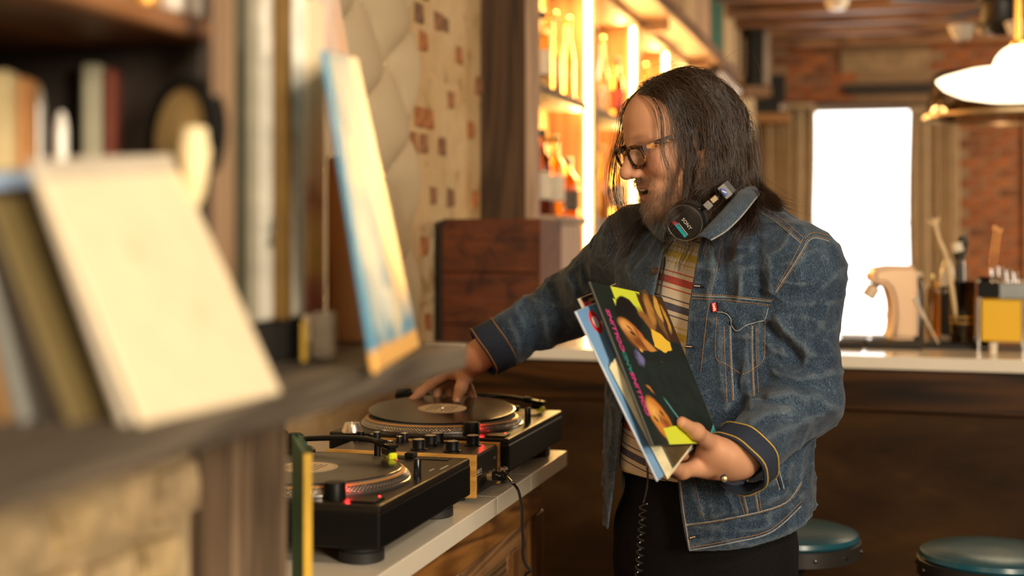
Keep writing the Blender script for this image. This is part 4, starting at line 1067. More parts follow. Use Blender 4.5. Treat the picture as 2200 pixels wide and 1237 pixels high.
# white bottle with black label
t, k = lathe_thing('sauce_bottle', 'clear white-topped bottle with a black label among the bar tools', 'bottle', 2035, 738, [(0, 738), (14, 738), (15, 735), (15, 600), (13, 580), (8, 562), (7, 556), (0, 555)], plain('milky_glass', (0.92, 0.85, 0.72), .15, spec=.8), 'glass_body', d=4.40)
MB().lathe([(15.2 * k, (738 - 716) * k), (15.6 * k, (738 - 716) * k), (15.6 * k, (738 - 612) * k), (15.2 * k, (738 - 612) * k)], 24, cap=False).build('black_label', plain('black_label', (0.02, 0.017, 0.014), .4), t, True)
mb = MB()
for i in range(3): mb.box((-.012 + i * .008, -15.9 * k, (738 - 626) * k), (-.007 + i * .008, -15.5 * k, (738 - 619) * k))
mb.build('label_print', m_cap, t)
t, k = lathe_thing('small_bottle', 'small dark bottle with pale stopper left of the white-topped bottle', 'bottle', 1972, 732, [(0, 732), (13, 732), (13, 615), (10, 605), (7, 600), (7, 588), (0, 587)], plain('dark_bottle', (0.05, 0.03, 0.02), .2), 'glass_body', d=4.48)
MB().lathe([(8 * k, 142 * k), (10 * k, 144 * k), (9 * k, 152 * k), (0, 153 * k)], 16, cap=False).build('stopper', m_lab_w, t, True)
for px, yb, r, top, mt, lb in ((2003, 730, 11, 585, m_g_straw, 'slim straw coloured bottle behind the leaning scoop'), (2012, 728, 9, 600, m_g_amber, 'thin amber bottle beside the straw coloured one')):
    lathe_thing('slim_bottle', lb, 'bottle', px, yb, [(0, yb), (r, yb), (r, top + 35), (r * .5, top + 20), (r * .5, top), (0, top)], mt, 'glass_body', d=4.52)
# dark mixing jar with tools
t, k = lathe_thing('tool_jar', 'tall dark mixing jar holding the bar tools', 'jar', 2068, 742, [(0, 740), (23, 740), (26, 735), (27, 600), (25.5, 600), (24, 732), (0, 734)], glass('smoked_glass', (0.22, 0.16, 0.09)), 'jar_body', d=4.30)
MB().lathe([(27.1 * k, (742 - 690) * k), (27.6 * k, (742 - 690) * k), (27.6 * k, (742 - 686) * k), (27.1 * k, (742 - 686) * k)], 24, cap=False).lathe([(27.1 * k, (742 - 678) * k), (27.6 * k, (742 - 678) * k), (27.6 * k, (742 - 674) * k), (27.1 * k, (742 - 674) * k)], 24, cap=False).build('gold_lines', m_capg, t, True)
t = thing('muddler', 'black tipped muddler with white band standing in the tool jar', 'muddler', P(2066, 735, 4.30))
d = 4.30; r_ = d / F
MB().tube([P(2066, 730, d), P(2061, 562, d)], 9 * r_, 14).build('shaft', plain('dark_shaft', (0.03, 0.025, 0.02), .3), t, True, world=True)
MB().tube([P(2061, 560, d), P(2059, 540, d)], [10 * r_, 12 * r_], 16).build('collar', m_capb, t, True, world=True)
MB().tube([P(2059, 540, d), P(2054, 522, d)], [12 * r_, 11 * r_], 16).build('white_band', m_lab_w, t, True, world=True)
t = thing('bar_brush', 'round headed black brush in the tool jar', 'brush', P(2074, 735, 4.34))
MB().tube(smooth_path([P(2074, 720, 4.34), P(2070, 560, 4.34), P(2068, 530, 4.34)], 6), 4 * r_, 10).build('handle', m_steel, t, True, world=True)
MB().tube(smooth_path([P(2068, 545, 4.34), P(2068, 530, 4.34), P(2068, 515, 4.34), P(2068, 506, 4.34)], 4), [5 * r_] + [9 * r_] * 4 + [12 * r_] * 4 + [9 * r_] * 3 + [4 * r_], 16).build('head', m_capb, t, True, world=True)
t = thing('antler_stirrer', 'long pale stirrer with antler shaped tip leaning in the tool jar', 'stirrer', P(2052, 735, 4.28))
m_ant = plain('pale_horn', (0.72, 0.54, 0.30), .5)
MB().tube(smooth_path([P(2058, 700, 4.28), P(2035, 560, 4.28), P(2018, 515, 4.28), P(2008, 480, 4.28)], 6), 5 * r_, 10).build('shaft', m_ant, t, True, world=True)
MB().tube([P(2010, 486, 4.28), P(1994, 474, 4.28)], [4 * r_, 2 * r_], 8).tube([P(2010, 486, 4.28), P(2018, 466, 4.28)], [4 * r_, 2 * r_], 8).tube([P(2009, 482, 4.28), P(2005, 468, 4.28)], [4 * r_, 2 * r_], 8).build('prongs', m_ant, t, True, world=True)
# leaning scoop
t = thing('bar_scoop', 'shiny silver scoop leaning on the bar mat', 'scoop', P(2014, 725, 4.22))
pts = [P(1962, 636, 4.16), P(1970, 652, 4.16), P(1982, 676, 4.155), P(1996, 700, 4.15), P(2016, 738, 4.145)]
MB().tube(smooth_path(pts, 5), [6 * r_] + list(np.interp(np.linspace(0, 1, 20), [0, .15, .5, 1], [11 * r_, 12 * r_, 8 * r_, 3 * r_])), 12, flat=.4).build('scoop_body', plain('polished_scoop', (0.90, 0.86, 0.80), .35, .3), t, True, world=True)
# black tin with twisted spoons
t, k = lathe_thing('shaker_tin', 'black shaker tin holding two twisted bar spoons', 'tin', 2122, 742, [(0, 740), (17, 740), (22, 594), (20.5, 594), (16, 735), (0, 736)], m_blk, 'tin_body', d=4.36)
for i, (a, c, dd) in enumerate((((2112, 700), (2138, 497), 4.36), ((2122, 700), (2148, 503), 4.37))):
    t = thing('bar_spoon', ['copper bar spoon with twisted stem, left of two in the black tin', 'copper bar spoon with twisted stem, right of two in the black tin'][i], 'spoon', P(a[0], a[1], dd), 0, None)
    pa, pc = P(*a, dd), P(*c, dd); ax_ = (pc - pa).normalized(); sd_ = ax_.orthogonal().normalized(); s2_ = ax_.cross(sd_)
    MB().tube([pa + (pc - pa) * q / 60 + (sd_ * math.cos(q) + s2_ * math.sin(q)) * .0007 for q in range(61)], .0024, 7).build('stem', plain('copper_metal', (0.62, 0.32, 0.14), .25, .9), t, True, world=True)
    MB().lathe([(0, 0), (.006, .004), (.0075, .012), (.004, .02), (0, .022)], 12, frame(pc, pc - pa), cap=False).build('bowl', plain('copper_metal', (0, 0, 0)), t, True, world=True)
# steel caddy with amber box
c0 = P(2100, 742, 4.18); c0.z = ZBAR
t = thing('steel_caddy', 'steel framed caddy with golden amber front at the bar end', 'caddy', c0, BR)
k = 4.18 / F; wd = 130 * k; ht = 148 * k; dp = .16
for x in (0, wd * .70):
    for y in (0, dp):
        MB().box((x, y, 0), (x + .008, y + .008, ht), .001).build('upright', m_steel, t)
MB().box((wd * .34, -.006, ht - .05), (wd * .34 + wd * .85, .006, ht - .004), .002).build('steel_band', plain('blue_grey_steel', (0.30, 0.32, 0.32), .35, .6), t)
MB().box((0, -.004, ht - .046), (wd * .34, .004, ht - .002), .002).build('black_panel', m_blk, t)
m_amb, nt, b = new_mat('amber_acrylic')
b.inputs['Base Color'].default_value = (0.98, 0.58, 0.03, 1); b.inputs['Roughness'].default_value = .30; b.inputs['Transmission Weight'].default_value = .15
MB().box((.010, .004, .028), (wd * .69, dp - .01, ht - .052), .004).build('amber_box', m_amb, t)
MB().box((.0, 0, .006), (wd * .75, dp, .014), .002).build('tray', m_tin, t)
for i, (px, yb) in enumerate(((2134, 735), )):
    lathe_thing('votive_cup', 'tiny white votive cup before the amber caddy', 'cup', px, yb + 6, [(0, yb + 6), (8, yb + 6), (9, yb - 16), (8, yb - 16), (7, yb), (0, yb)], m_lab_w, 'cup_body', d=4.10)
for i, (px, top, r) in enumerate(((2136, 566, 9), (2152, 560, 10), (2168, 566, 9), (2184, 572, 9))):
    z = ZBAR + ht; dd = 4.22; p = P(px, 592, dd); p.z = ZBAR + ht - .003
    t = thing('shot_glass', ['first', 'second', 'third', 'fourth'][i] + ' from the left of the small glasses on the steel caddy', 'glass', p, 0, 'small glasses on the caddy')
    kk = dd / F
    MB().lathe([(0, 0), (r * .75 * kk, 0), (r * kk, (594 - top) * kk), (r * .88 * kk, (594 - top) * kk), (r * .65 * kk, .006), (0, .006)], 18, cap=False).build('glass_body', m_clear2, t, True)
MB().box((wd * .05, .0, ht - .006), (wd * 1.19, dp, ht - .0035), .001).build('top_plate', m_tin, bpy.data.objects['steel_caddy'])

# ================================================================ lights overhead
m_lit = emit('lit_opal_glass', (1.0, 0.84, 0.55), 3.2)
m_brass = plain('polished_brass', (0.85, 0.55, 0.12), .25, .9, var=.05)
d = 5.0; k = d / F; pc = P(2181, 180, d)
t = thing('pendant_lamp', 'glowing ribbed glass dish pendant lamp on a brass rod', 'lamp', pc)
prof = [(0, -38 * k), (60 * k, -36 * k), (110 * k, -26 * k), (145 * k, -10 * k), (160 * k, 6 * k), (161 * k, 10 * k), (150 * k, 16 * k), (100 * k, 30 * k), (40 * k, 36 * k), (0, 37 * k)]
n = 120; vs = []; fs = []
for r, z in prof:
    for i in range(n):
        a = 2 * PI * i / n; q = r * (1 + .012 * math.cos(a * 60)); vs.append((q * math.cos(a), q * math.sin(a), z))
for j in range(len(prof) - 1):
    for i in range(n):
        q = (i + 1) % n; fs.append((j * n + i, j * n + q, (j + 1) * n + q, (j + 1) * n + i))
MB().add(vs, fs).build('glass_dish', m_lit, t, True)
MB().tube([(3 * k, 0, 36 * k), (3 * k, 0, 1.10)], 5 * k, 12).build('rod', m_brass, t, True)
MB().lathe([(.05, 1.075), (.05, 1.09), (.015, 1.05)], 24).build('ceiling_rose', m_brass, t, True)
pg = P(2192, 152, 4.58); kg = 4.58 / F
t = thing('globe_lamp', 'round glowing globe lamp before the dish pendant', 'lamp', pg)
R_ = 58 * kg
MB().lathe([(R_ * math.sin(PI * i / 20), -R_ * math.cos(PI * i / 20)) for i in range(21)], 36, cap=False).build('globe', m_lit, t, True)
MB().tube([(0, 0, R_ * .97), (0, 0, 1.05)], .006, 10).build('rod', m_brass, t, True)
MB().lathe([(R_ * .35, R_ * .93), (R_ * .35, R_ * 1.05), (.006, R_ * 1.15)], 20).build('collar', m_brass, t, True)
# large smoky shade behind
d = 5.8; k = d / F; ps = P(2190, 250, d)
t = thing('smoky_shade', 'wide smoky brown lampshade with a pale rim behind the glowing dish', 'lamp', ps)
MB().lathe([(196 * k, 0), (178 * k, 92 * k), (60 * k, 110 * k)], 64, cap=False).build('shade', pane_mat('smoky_film', (0.42, 0.30, 0.20)), t, True)
MB().lathe([(194 * k, -.008), (200 * k, -.008), (200 * k, .006), (194 * k, .006), (194 * k, -.008)], 64, cap=False).build('rim', plain('champagne_rim', (0.62, 0.48, 0.30), .3, .5), t, True)
MB().tube([(0, 0, 108 * k), (0, 0, .95)], .008, 10).build('rod', m_capb, t, True)
MB().lathe([(.06, 108 * k), (.06, 118 * k), (.01, 122 * k)], 20).build('collar', m_capb, t, True)
# ceiling fitting with three bell shades
d = 6.4; k = d / F; pc = P(2150, 30, d)
t = thing('ceiling_fan_light', 'dark ceiling fitting with white bell shades and short blades', 'ceiling light', pc)
MB().lathe([(.02, .42), (.05, .40), (.05, .12), (.085, .09), (.085, -.04), (.05, -.09), (.02, -.10), (0, -.10)], 24, cap=False).build('motor', m_capb, t, True)
m_bell = plain('opal_bell', (0.86, 0.80, 0.70), .25)
for i, (px, py, sc) in enumerate(((2066, 70, 1.0), (2112, 66, .5), (2186, 62, .95))):
    q = P(px, py, d + (.0, .12, -.1)[i]) - pc
    MB().tube([Vector((0, 0, -.05)), q * .5 + Vector((0, 0, -.01)), q + Vector((0, 0, .04 * sc))], .009, 8).build('arm', m_steel, t, True)
    MB().lathe([(.058 * sc, .035 * sc), (.062 * sc, .03 * sc), (.05 * sc, 0), (.03 * sc, -.035 * sc), (0, -.042 * sc)], 24, Matrix.Translation(q), cap=False).build('bell_shade', m_bell, t, True)
for i in range(4):
    a = .4 + i * PI / 2
    MB().box((.08, -.055, .05), (.52, .055, .058), .003, m=Matrix.Rotation(a, 4, 'Z')).build('blade', plain('walnut_blade', (0.07, 0.035, 0.02), .5), t)
for i, (px, py) in enumerate(((1798, 4), (2118, 2))):
    p = P(px, py, 8.3)
    o = MB().lathe([(0, -.05), (.045, -.045), (.07, -.01), (.07, .01), (.03, .06), (.03, .12)], 24).build('ceiling_spot', m_bell, smooth=True)
    o.location = p; tag(o, ['white ceiling lamp between the joists above the bright window', 'white ceiling lamp near the dark ceiling fitting'][i], 'ceiling lamp')

# speakers and shelf at the far left corner
def boxpx(name, label, cat, px0, px1, py0, py1, d, depth, mat, extras=None):
    a, c = P(px0, py1, d), P(px1, py0, d)
    t = thing(name, label, cat, a, TH)
    w_ = (px1 - px0) * d / F; h_ = (py1 - py0) * d / F
    MB().box((0, 0, 0), (w_, depth, h_), .006).build('cabinet', mat, t)
    return t, w_, h_
m_spk = plain('speaker_black', (0.010, 0.009, 0.009), .6)
t, w_, h_ = boxpx('wall_speaker', 'tall black wall speaker at the end of the ledge', 'speaker', 1610, 1640, 58, 182, 10.2, .2, m_spk)
MB().box((w_ * .08, -.006, h_ * .05), (w_ * .92, 0, h_ * .95), .002).build('grille_cloth', plain('speaker_cloth', (0.014, 0.013, 0.012), .9), t)
MB().box((w_, -.004, 0), (w_ + .05, .02, h_), .004).build('metal_side', plain('satin_metal', (0.30, 0.23, 0.18), .35, .5), t)
t, w_, h_ = boxpx('speaker_bracket', 'brown wooden bracket shelf under the tall black speaker', 'shelf', 1598, 1658, 184, 206, 10.2, .25, wood('bracket_wood', (.20, .11, .06), (.40, .25, .15), 'x', .6))
t, w_, h_ = boxpx('wall_speaker', 'wide black speaker lower down beside the left curtain', 'speaker', 1612, 1688, 160, 240, 10.6, .22, m_spk)
MB().box((w_ * .06, -.006, h_ * .06), (w_ * .94, 0, h_ * .94), .002).build('grille_cloth', plain('speaker_cloth', (0, 0, 0)), t)
MB().lathe([(.03, 0), (.03, .02), (0, .022)], 20, frame((w_ - .02, -.0, h_ * .12), (0, -1, 0))).build('round_port', plain('satin_metal', (0, 0, 0)), t, True)
boxpx('speaker_bracket', 'orange brown board under the wide black speaker', 'shelf', 1606, 1700, 242, 262, 10.6, .25, wood('orange_board', (.26, .12, .04), (.46, .24, .09), 'x', .6))
t = thing('tube_lamp', 'pale tube lamp fixed along the end of the ledge', 'lamp', P(1556, 168, 9.2))
MB().tube([P(1537, 154, 8.9), P(1584, 198, 9.7)], .030, 16).build('tube', plain('pale_tube', (0.70, 0.58, 0.46), .4), t, True, world=True)
MB().tube([P(1532, 149, 8.85), P(1537, 154, 8.9)], .033, 16).build('tube_cap', m_capb, t, True, world=True)
t, w_, h_ = boxpx('paper_lantern', 'cream box lantern behind the man\'s hair at the far wall', 'lantern', 1568, 1622, 196, 300, 10.4, .15, plain('cream_paper', (0.72, 0.58, 0.40), .8))
MB().box((-.004, -.004, h_), (w_ + .004, .154, h_ + .012), .002).build('lantern_rim', m_capb, t)
# ================================================================ implicit-surface modelling (numpy surface nets over sparse blocks)
def A3(p): return np.array(tuple(p), dtype=np.float64)
class Field:
    def __init__(s): s.items = []; s.post = None
    def add(s, fn, lo, hi, k=0.01, op='+'):
        s.items.append((fn, np.minimum(lo, hi), np.maximum(lo, hi), k, op)); return s
    def cone(s, a, b, ra, rb, k=0.01, op='+', ex=None):
        a, b = A3(a), A3(b); ab = b - a; L2 = ab @ ab + 1e-12; R = max(ra, rb)
        def fn(p):
            t = np.clip(((p - a) @ ab) / L2, 0, 1)
            return np.linalg.norm(p - a - t[:, None] * ab, axis=1) - (ra + (rb - ra) * t)
        return s.add(fn, np.minimum(a, b) - R, np.maximum(a, b) + R, k, op)
    def chain(s, pts, rads, k=0.006, op='+'):
        for i in range(len(pts) - 1): s.cone(pts[i], pts[i + 1], rads[i], rads[i + 1], k, op)
        return s
    def ell(s, c, r, M=None, k=0.01, op='+'):
        c = A3(c); r = np.array(r, float); M = np.eye(3) if M is None else np.array(M)
        R = r.max()
        def fn(p):
            q = (p - c) @ M / r
            k0 = np.linalg.norm(q, axis=1); k1 = np.linalg.norm(q / r, axis=1) + 1e-9
            return k0 * (k0 - 1) / k1
        return s.add(fn, c - R, c + R, k, op)
    def loft(s, zs, cs, rx, ry, X, Y, k=0.02, op='+', pw=2.0, zcap=True):
        """Stack of (super)ellipses over height; X, Y are the horizontal half-axis directions."""
        zs = np.array(zs, float); cs = np.array([tuple(c)[:2] for c in cs]); rx = np.array(rx, float); ry = np.array(ry, float)
        X2 = np.array(X)[:2]; Y2 = np.array(Y)[:2]
        def fn(p):
            z = np.clip(p[:, 2], zs[0], zs[-1])
            c = np.stack([np.interp(z, zs, cs[:, 0]), np.interp(z, zs, cs[:, 1])], 1)
            a = np.interp(z, zs, rx); b = np.interp(z, zs, ry)
            q = p[:, :2] - c; u = np.abs(q @ X2) / a; v = np.abs(q @ Y2) / b
            d = ((u ** pw + v ** pw + 1e-9) ** (1 / pw) - 1) * np.minimum(a, b)
            e = np.maximum(zs[0] - p[:, 2], p[:, 2] - zs[-1])
            return np.maximum(d, e)
        R = max(rx.max(), ry.max())
        lo = np.array([cs[:, 0].min() - R, cs[:, 1].min() - R, zs[0]]); hi = np.array([cs[:, 0].max() + R, cs[:, 1].max() + R, zs[-1]])
        return s.add(fn, lo, hi, k, op)
    def plane(s, o, n, lo, hi, k=0.004):
        """Cut away the side the normal points to (inside the box lo..hi)."""
        o = A3(o); n = A3(n) / np.linalg.norm(A3(n))
        lo, hi = np.minimum(lo, hi), np.maximum(lo, hi)
        def fn(p):
            bx = np.max(np.maximum(lo - p, p - hi), axis=1)
            return np.maximum(-((p - o) @ n), bx)
        return s.add(fn, lo, hi, k, '-')
    def ev(s, p, items=None):
        d = np.full(len(p), 0.5)
        for fn, lo, hi, k, op in (items if items is not None else s.items):
            if op == 'shell':
                d = np.maximum(d, -(d + k)); continue
            f = fn(p)
            if op == '+':
                if k > 0:
                    h = np.clip(0.5 + 0.5 * (d - f) / k, 0, 1); d = d * (1 - h) + f * h - k * h * (1 - h)
                else: d = np.minimum(d, f)
            elif op == '-':
                f = -f
                if k > 0:
                    h = np.clip(0.5 - 0.5 * (d - f) / k, 0, 1); d = d * (1 - h) + f * h + k * h * (1 - h)
                else: d = np.maximum(d, f)
            elif op == 'd':
                d = d + f
        return d
    def mesh(s, vox, pad=0.02):
        B = 14
        pos = [it for it in s.items if it[4] == '+']
        lo = np.min([it[1] for it in pos], axis=0) - pad; hi = np.max([it[2] for it in pos], axis=0) + pad
        nb = np.ceil((hi - lo) / (vox * B)).astype(int)
        gi = np.stack(np.meshgrid(*[np.arange(n) for n in nb], indexing='ij'), -1).reshape(-1, 3)
        cen = lo + (gi + 0.5) * vox * B; hd = vox * B * 0.87
        dc = s.ev(cen); act = gi[np.abs(dc) < hd * 1.5 + 0.012]
        NX, NY, NZ = nb * B + 2
        keyf = lambda c: (c[..., 0] * NY + c[..., 1]) * NZ + c[..., 2]
        off = np.stack(np.meshgrid(*[np.arange(B + 1)] * 3, indexing='ij'), -1).reshape(-1, 3)
        V = []; K = []; E = []
        for b in act:
            o = lo + b * vox * B; c = o + vox * B * .5
            items = [it for it in s.items if it[4] in ('d', 'shell') or np.linalg.norm(np.maximum(0, np.maximum(it[1] - c, c - it[2]))) < hd + it[3] + 0.012]
            if not any(it[4] == '+' for it in items): continue
            v = s.ev(o + off * vox, items).reshape(B + 1, B + 1, B + 1)
            sg = v < 0
            if sg.all() or not sg.any(): continue
            cs = sum(sg[i:B + i, j:B + j, k:B + k].astype(np.int8) for i in (0, 1) for j in (0, 1) for k in (0, 1))
            cells = np.argwhere((cs > 0) & (cs < 8))
            acc = np.zeros((len(cells), 3)); cnt = np.zeros(len(cells))
            for a in range(3):
                o1, o2 = [x for x in range(3) if x != a]
                for i in (0, 1):
                    for j in (0, 1):
                        p0 = cells.copy(); p0[:, o1] += i; p0[:, o2] += j; p1 = p0.copy(); p1[:, a] += 1
                        v0 = v[p0[:, 0], p0[:, 1], p0[:, 2]]; v1 = v[p1[:, 0], p1[:, 1], p1[:, 2]]
                        cr = (v0 < 0) != (v1 < 0)
                        t = np.where(cr, v0 / np.where(cr, v0 - v1, 1), 0)
                        q = p0.astype(float); q[:, a] += t
                        acc += np.where(cr[:, None], q, 0); cnt += cr
            V.append(o + acc / cnt[:, None] * vox); K.append(keyf(cells + b * B))
            for a in range(3):
                sl0 = [slice(0, B)] * 3; sl1 = [slice(0, B)] * 3; sl1[a] = slice(1, B + 1)
                s0, s1 = sg[tuple(sl0)], sg[tuple(sl1)]
                e = np.argwhere(s0 != s1)
                if len(e): E.append((e + b * B, a, s0[e[:, 0], e[:, 1], e[:, 2]]))
        V = np.concatenate(V); K = np.concatenate(K)
        order = np.argsort(K); K = K[order]; V = V[order]
        FS = []
        for e, a, fl in E:
            o1, o2 = (a + 1) % 3, (a + 2) % 3
            q = []
            for i, j in ((0, 0), (1, 0), (1, 1), (0, 1)):
                c = e.copy(); c[:, o1] -= i; c[:, o2] -= j
                ky = keyf(c); ix = np.searchsorted(K, ky); ix = np.clip(ix, 0, len(K) - 1)
                q.append(np.where((K[ix] == ky) & (c.min(axis=1) >= 0), ix, -1))
            q = np.stack(q, 1); ok = (q >= 0).all(1)
            q = np.where(fl[:, None], q, q[:, ::-1]); FS.append(q[ok])
        return V, np.concatenate(FS)

_PERM = np.random.default_rng(5).random(4096)
def vnoise(p):
    i = np.floor(p).astype(np.int64); f = p - i; f = f * f * (3 - 2 * f)
    def h(a): return _PERM[(a[:, 0] * 73856093 ^ a[:, 1] * 19349663 ^ a[:, 2] * 83492791) & 4095]
    r = 0
    for dx in (0, 1):
        for dy in (0, 1):
            for dz in (0, 1):
                w_ = (f[:, 0] if dx else 1 - f[:, 0]) * (f[:, 1] if dy else 1 - f[:, 1]) * (f[:, 2] if dz else 1 - f[:, 2])
                r = r + w_ * h(i + np.array([dx, dy, dz]))
    return r - 0.5
def px_np(p):
    d = -p[:, 0] * ST + p[:, 1] * CT; r = p[:, 0] * CT + p[:, 1] * ST
    return 1100 + F * r / d, YH - F * (p[:, 2] - H) / d, d
def ridges(lst):
    """Folds drawn as polylines in photo pixels: (points, width px, height m); pushed out along the surface by the field."""
    segs = []
    for pts, wd, amp in lst:
        for i in range(len(pts) - 1): segs.append((np.array(pts[i], float), np.array(pts[i + 1], float), wd, amp, i == 0, i == len(pts) - 2))
    def fn(p):
        x, y, d = px_np(p); q = np.stack([x, y], 1); out = np.zeros(len(p)); best = {}
        gi = 0
        for pts, wd, amp in lst:
            m = np.full(len(p), 1e9)
            for i in range(len(pts) - 1):
                a = np.array(pts[i], float); b = np.array(pts[i + 1], float); ab = b - a
                t = np.clip(((q - a) @ ab) / (ab @ ab), 0, 1)
                m = np.minimum(m, ((q - a - t[:, None] * ab) ** 2).sum(1))
            out -= amp * np.exp(-m / (wd * wd))
        return out
    return fn

# ================================================================ the man
RV = Vector((CT, ST, 0)); DV = Vector((-ST, CT, 0)); UP = Vector((0, 0, 1))
def cam_vec(r, u, d): return RV * r + UP * u + DV * d
TL_ = cam_vec(.69, 0, -.72).normalized(); TF_ = cam_vec(-.72, 0, -.69).normalized()    # torso left, torso forward
def ctr(px, d): v = P(px, 502, d); return Vector((v.x, v.y, 0))
def T(px, d, l, f, z): return ctr(px, d) + TL_ * l + TF_ * f + UP * z

man = thing('person', 'bearded long-haired person in glasses and open denim jacket, one hand reaching to the turntable', 'person', ctr(1512, 2.56))
def man_mesh(name, VF, mat, parent, smooth=True):
    V, Fc = VF
    inv = np.array(wmat(parent).inverted()); V = V @ inv[:3, :3].T + inv[:3, 3]
    return mesh_np(name, V, Fc, mat, parent, smooth)

# --- head frame
HO = P(1464, 313, 2.55); pitch = math.radians(17)
fh = cam_vec(-math.cos(math.radians(19)), 0, -math.sin(math.radians(19)))
HX = (fh * math.cos(pitch) - UP * math.sin(pitch)).normalized()
HY = UP.cross(fh).normalized()
HZ = HX.cross(HY).normalized()
HM = np.array([tuple(HX), tuple(HY), tuple(HZ)]).T           # columns = axes
def hp(x, y, z): return HO + HX * x + HY * y + HZ * z
neck_b = ctr(1542, 2.59) + UP * 1.425

# --- hand and arm key points
SL, SR = T(1535, 2.58, .183, .0, 1.354), T(1535, 2.58, -.185, .0, 1.395)
EL, WLs = P(1730, 850, 2.415), P(1590, 985, 2.285)
ER, WRs = P(1232, 650, 2.95), P(1046, 752, 2.905)

# --- held sleeves: plane of the black cover
LTL, LTR, LBL = P(1267, 604, 2.14), P(1422, 637, 2.40), P(1404, 957, 2.06)
LU, LVv = LTR - LTL, LBL - LTL
LN = LU.cross(LVv).normalized()
if LN.dot(Vector((0, 0, H)) - LTL) < 0: LN = -LN
def on_plane(px, py, o, n):
    c = Vector((0, 0, H)); dr = P(px, py, 1.0) - c
    return c + dr * ((o - c).dot(n) / dr.dot(n))
lp = lambda px, py, off=0.0: on_plane(px, py, LTL + LN * off, LN)

body = Field()
def hel(x, y, z, r, k=.012, op='+', rot=None):
    M = HM if rot is None else HM @ np.array(rot)
    body.ell(hp(x, y, z), r, M, k, op)
def hcone(a, b, ra, rb, k=.01, op='+'): body.cone(hp(*a), hp(*b), ra, rb, k, op)
hel(-.008, 0, .052, (.095, .076, .082), 0)
hel(.030, 0, -.008, (.066, .061, .090), .03)
hel(.048, 0, .055, (.044, .058, .050), .02)                   # forehead
for s in (-1, 1):
    hcone((-.002, s * .056, -.040), (.070, s * .016, -.100), .018, .016, .03)
    hel(.064, s * .040, -.016, (.030, .024, .026), .02)       # raised smiling cheek
    hcone((.088, s * .010, .036), (.074, s * .048, .034), .010, .009, .014)   # brow
hel(.080, 0, -.098, (.020, .024, .017), .02)                  # chin
hel(.078, 0, -.056, (.026, .034, .030), .02)                  # mouth mound
for s in (-1, 1): hel(.104, s * .033, .014, (.017, .016, .0115), .012, '-')
hcone((.092, 0, .026), (.117, 0, -.012), .0085, .0105, .012)
hel(.1185, 0, -.019, (.0135, .0120, .0110), .008)
for s in (-1, 1):
    hel(.1055, s * .0130, -.0235, (.0115, .0080, .0085), .006)
    hel(.1110, s * .0065, -.0315, (.0060, .0038, .0040), .003, '-')
    hel(.0815, s * .0325, .0140, (.0135, .0150, .0118), .003)  # lidded eye
    hcone((.0945, s * .022, .0088), (.0880, s * .045, .0095), .0012, .0010, .0015, '-')
    hcone((.0900, s * .024, .000), (.0830, s * .046, .002), .0040, .0035, .006)   # lower lid bag
# mouth: lips and open smile
for s in (-1, 1):
    hcone((.1045, 0, -.0505), (.0880, s * .027, -.0465), .0042, .0025, .004)
    hcone((.0985, 0, -.0700), (.0860, s * .027, -.0505), .0052, .0030, .004)
hel(.102, 0, -.0585, (.014, .0225, .0068), .003, '-')
# ears
for s in (-1, 1):
    hel(-.004, s * .0765, .006, (.019, .0075, .031), .006, rot=Matrix.Rotation(-.22, 3, 'Y'))
    hel(-.001, s * .0845, .006, (.011, .0045, .020), .004, '-', rot=Matrix.Rotation(-.22, 3, 'Y'))
    hel(.004, s * .075, -.022, (.009, .006, .010), .005)
# neck, trunk, legs (mostly under the clothes)
body.cone(hp(-.030, 0, -.045), neck_b, .054, .062, .03)
body.cone(neck_b, T(1535, 2.58, 0, -.01, 1.33), .062, .10, .04)
body.loft([.90, 1.0, 1.15, 1.30, 1.40, 1.44], [T(1515, 2.56, 0, 0, 0), T(1517, 2.56, 0, 0, 0), T(1525, 2.57, 0, 0, 0), T(1532, 2.58, 0, 0, 0), T(1536, 2.58, 0, 0, 0), T(1540, 2.59, 0, 0, 0)],
          [.150, .140, .150, .155, .12, .07], [.105, .10, .105, .105, .08, .06], TL_, TF_, .03)
body.cone(neck_b - UP * .03, SL, .05, .055, .04).cone(neck_b - UP * .03, SR, .05, .055, .04)
body.chain([SL, EL, WLs], [.052, .040, .029], .02)
body.chain([SR, ER, WRs], [.052, .040, .029], .02)
for s in (-1, 1):
    body.chain([T(1512, 2.56, s * .085, 0, .92), T(1508, 2.56, s * .10, .01, .50), T(1506, 2.56, s * .11, -.02, .10)], [.085, .055, .04], .03)
# left hand: thumb on the cover, index under the edge, the others behind the sleeves
STK = 0.034
p_th = [P(1568, 978, 2.262), P(1532, 957, 2.262), lp(1496, 927, .0125), lp(1465, 907, .0100)]
body.chain(p_th, [.0185, .0150, .0115, .0092], .012)
body.cone(WLs, P(1562, 988, 2.285), .028, .0265, .02)
body.cone(P(1566, 986, 2.28), P(1528, 988, 2.285), .0265, .0255, .02)
body.cone(P(1560, 974, 2.268), P(1518, 966, 2.270), .0175, .0135, .02)
body.cone(P(1566, 1000, 2.29), P(1508, 1003, 2.29), .0175, .0160, .02)
bk = lambda px, py: lp(px, py, -STK - .010)
body.chain([P(1535, 1000, 2.29), P(1496, 1004, 2.275), P(1466, 1013, 2.245), bk(1440, 1002), bk(1420, 980)], [.0165, .0138, .0118, .0102, .0088], .008)
for i, (a, b_, c) in enumerate((((1500, 985), (1450, 960), (1420, 935)), ((1515, 970), (1460, 930), (1430, 905)), ((1530, 960), (1485, 920), (1460, 900)))):
    body.chain([P(1550, 985, 2.30), bk(*a) - LN * .012, bk(*b_) - LN * .004, bk(*c)], [.017, .0125, .0108, .0090], .007)
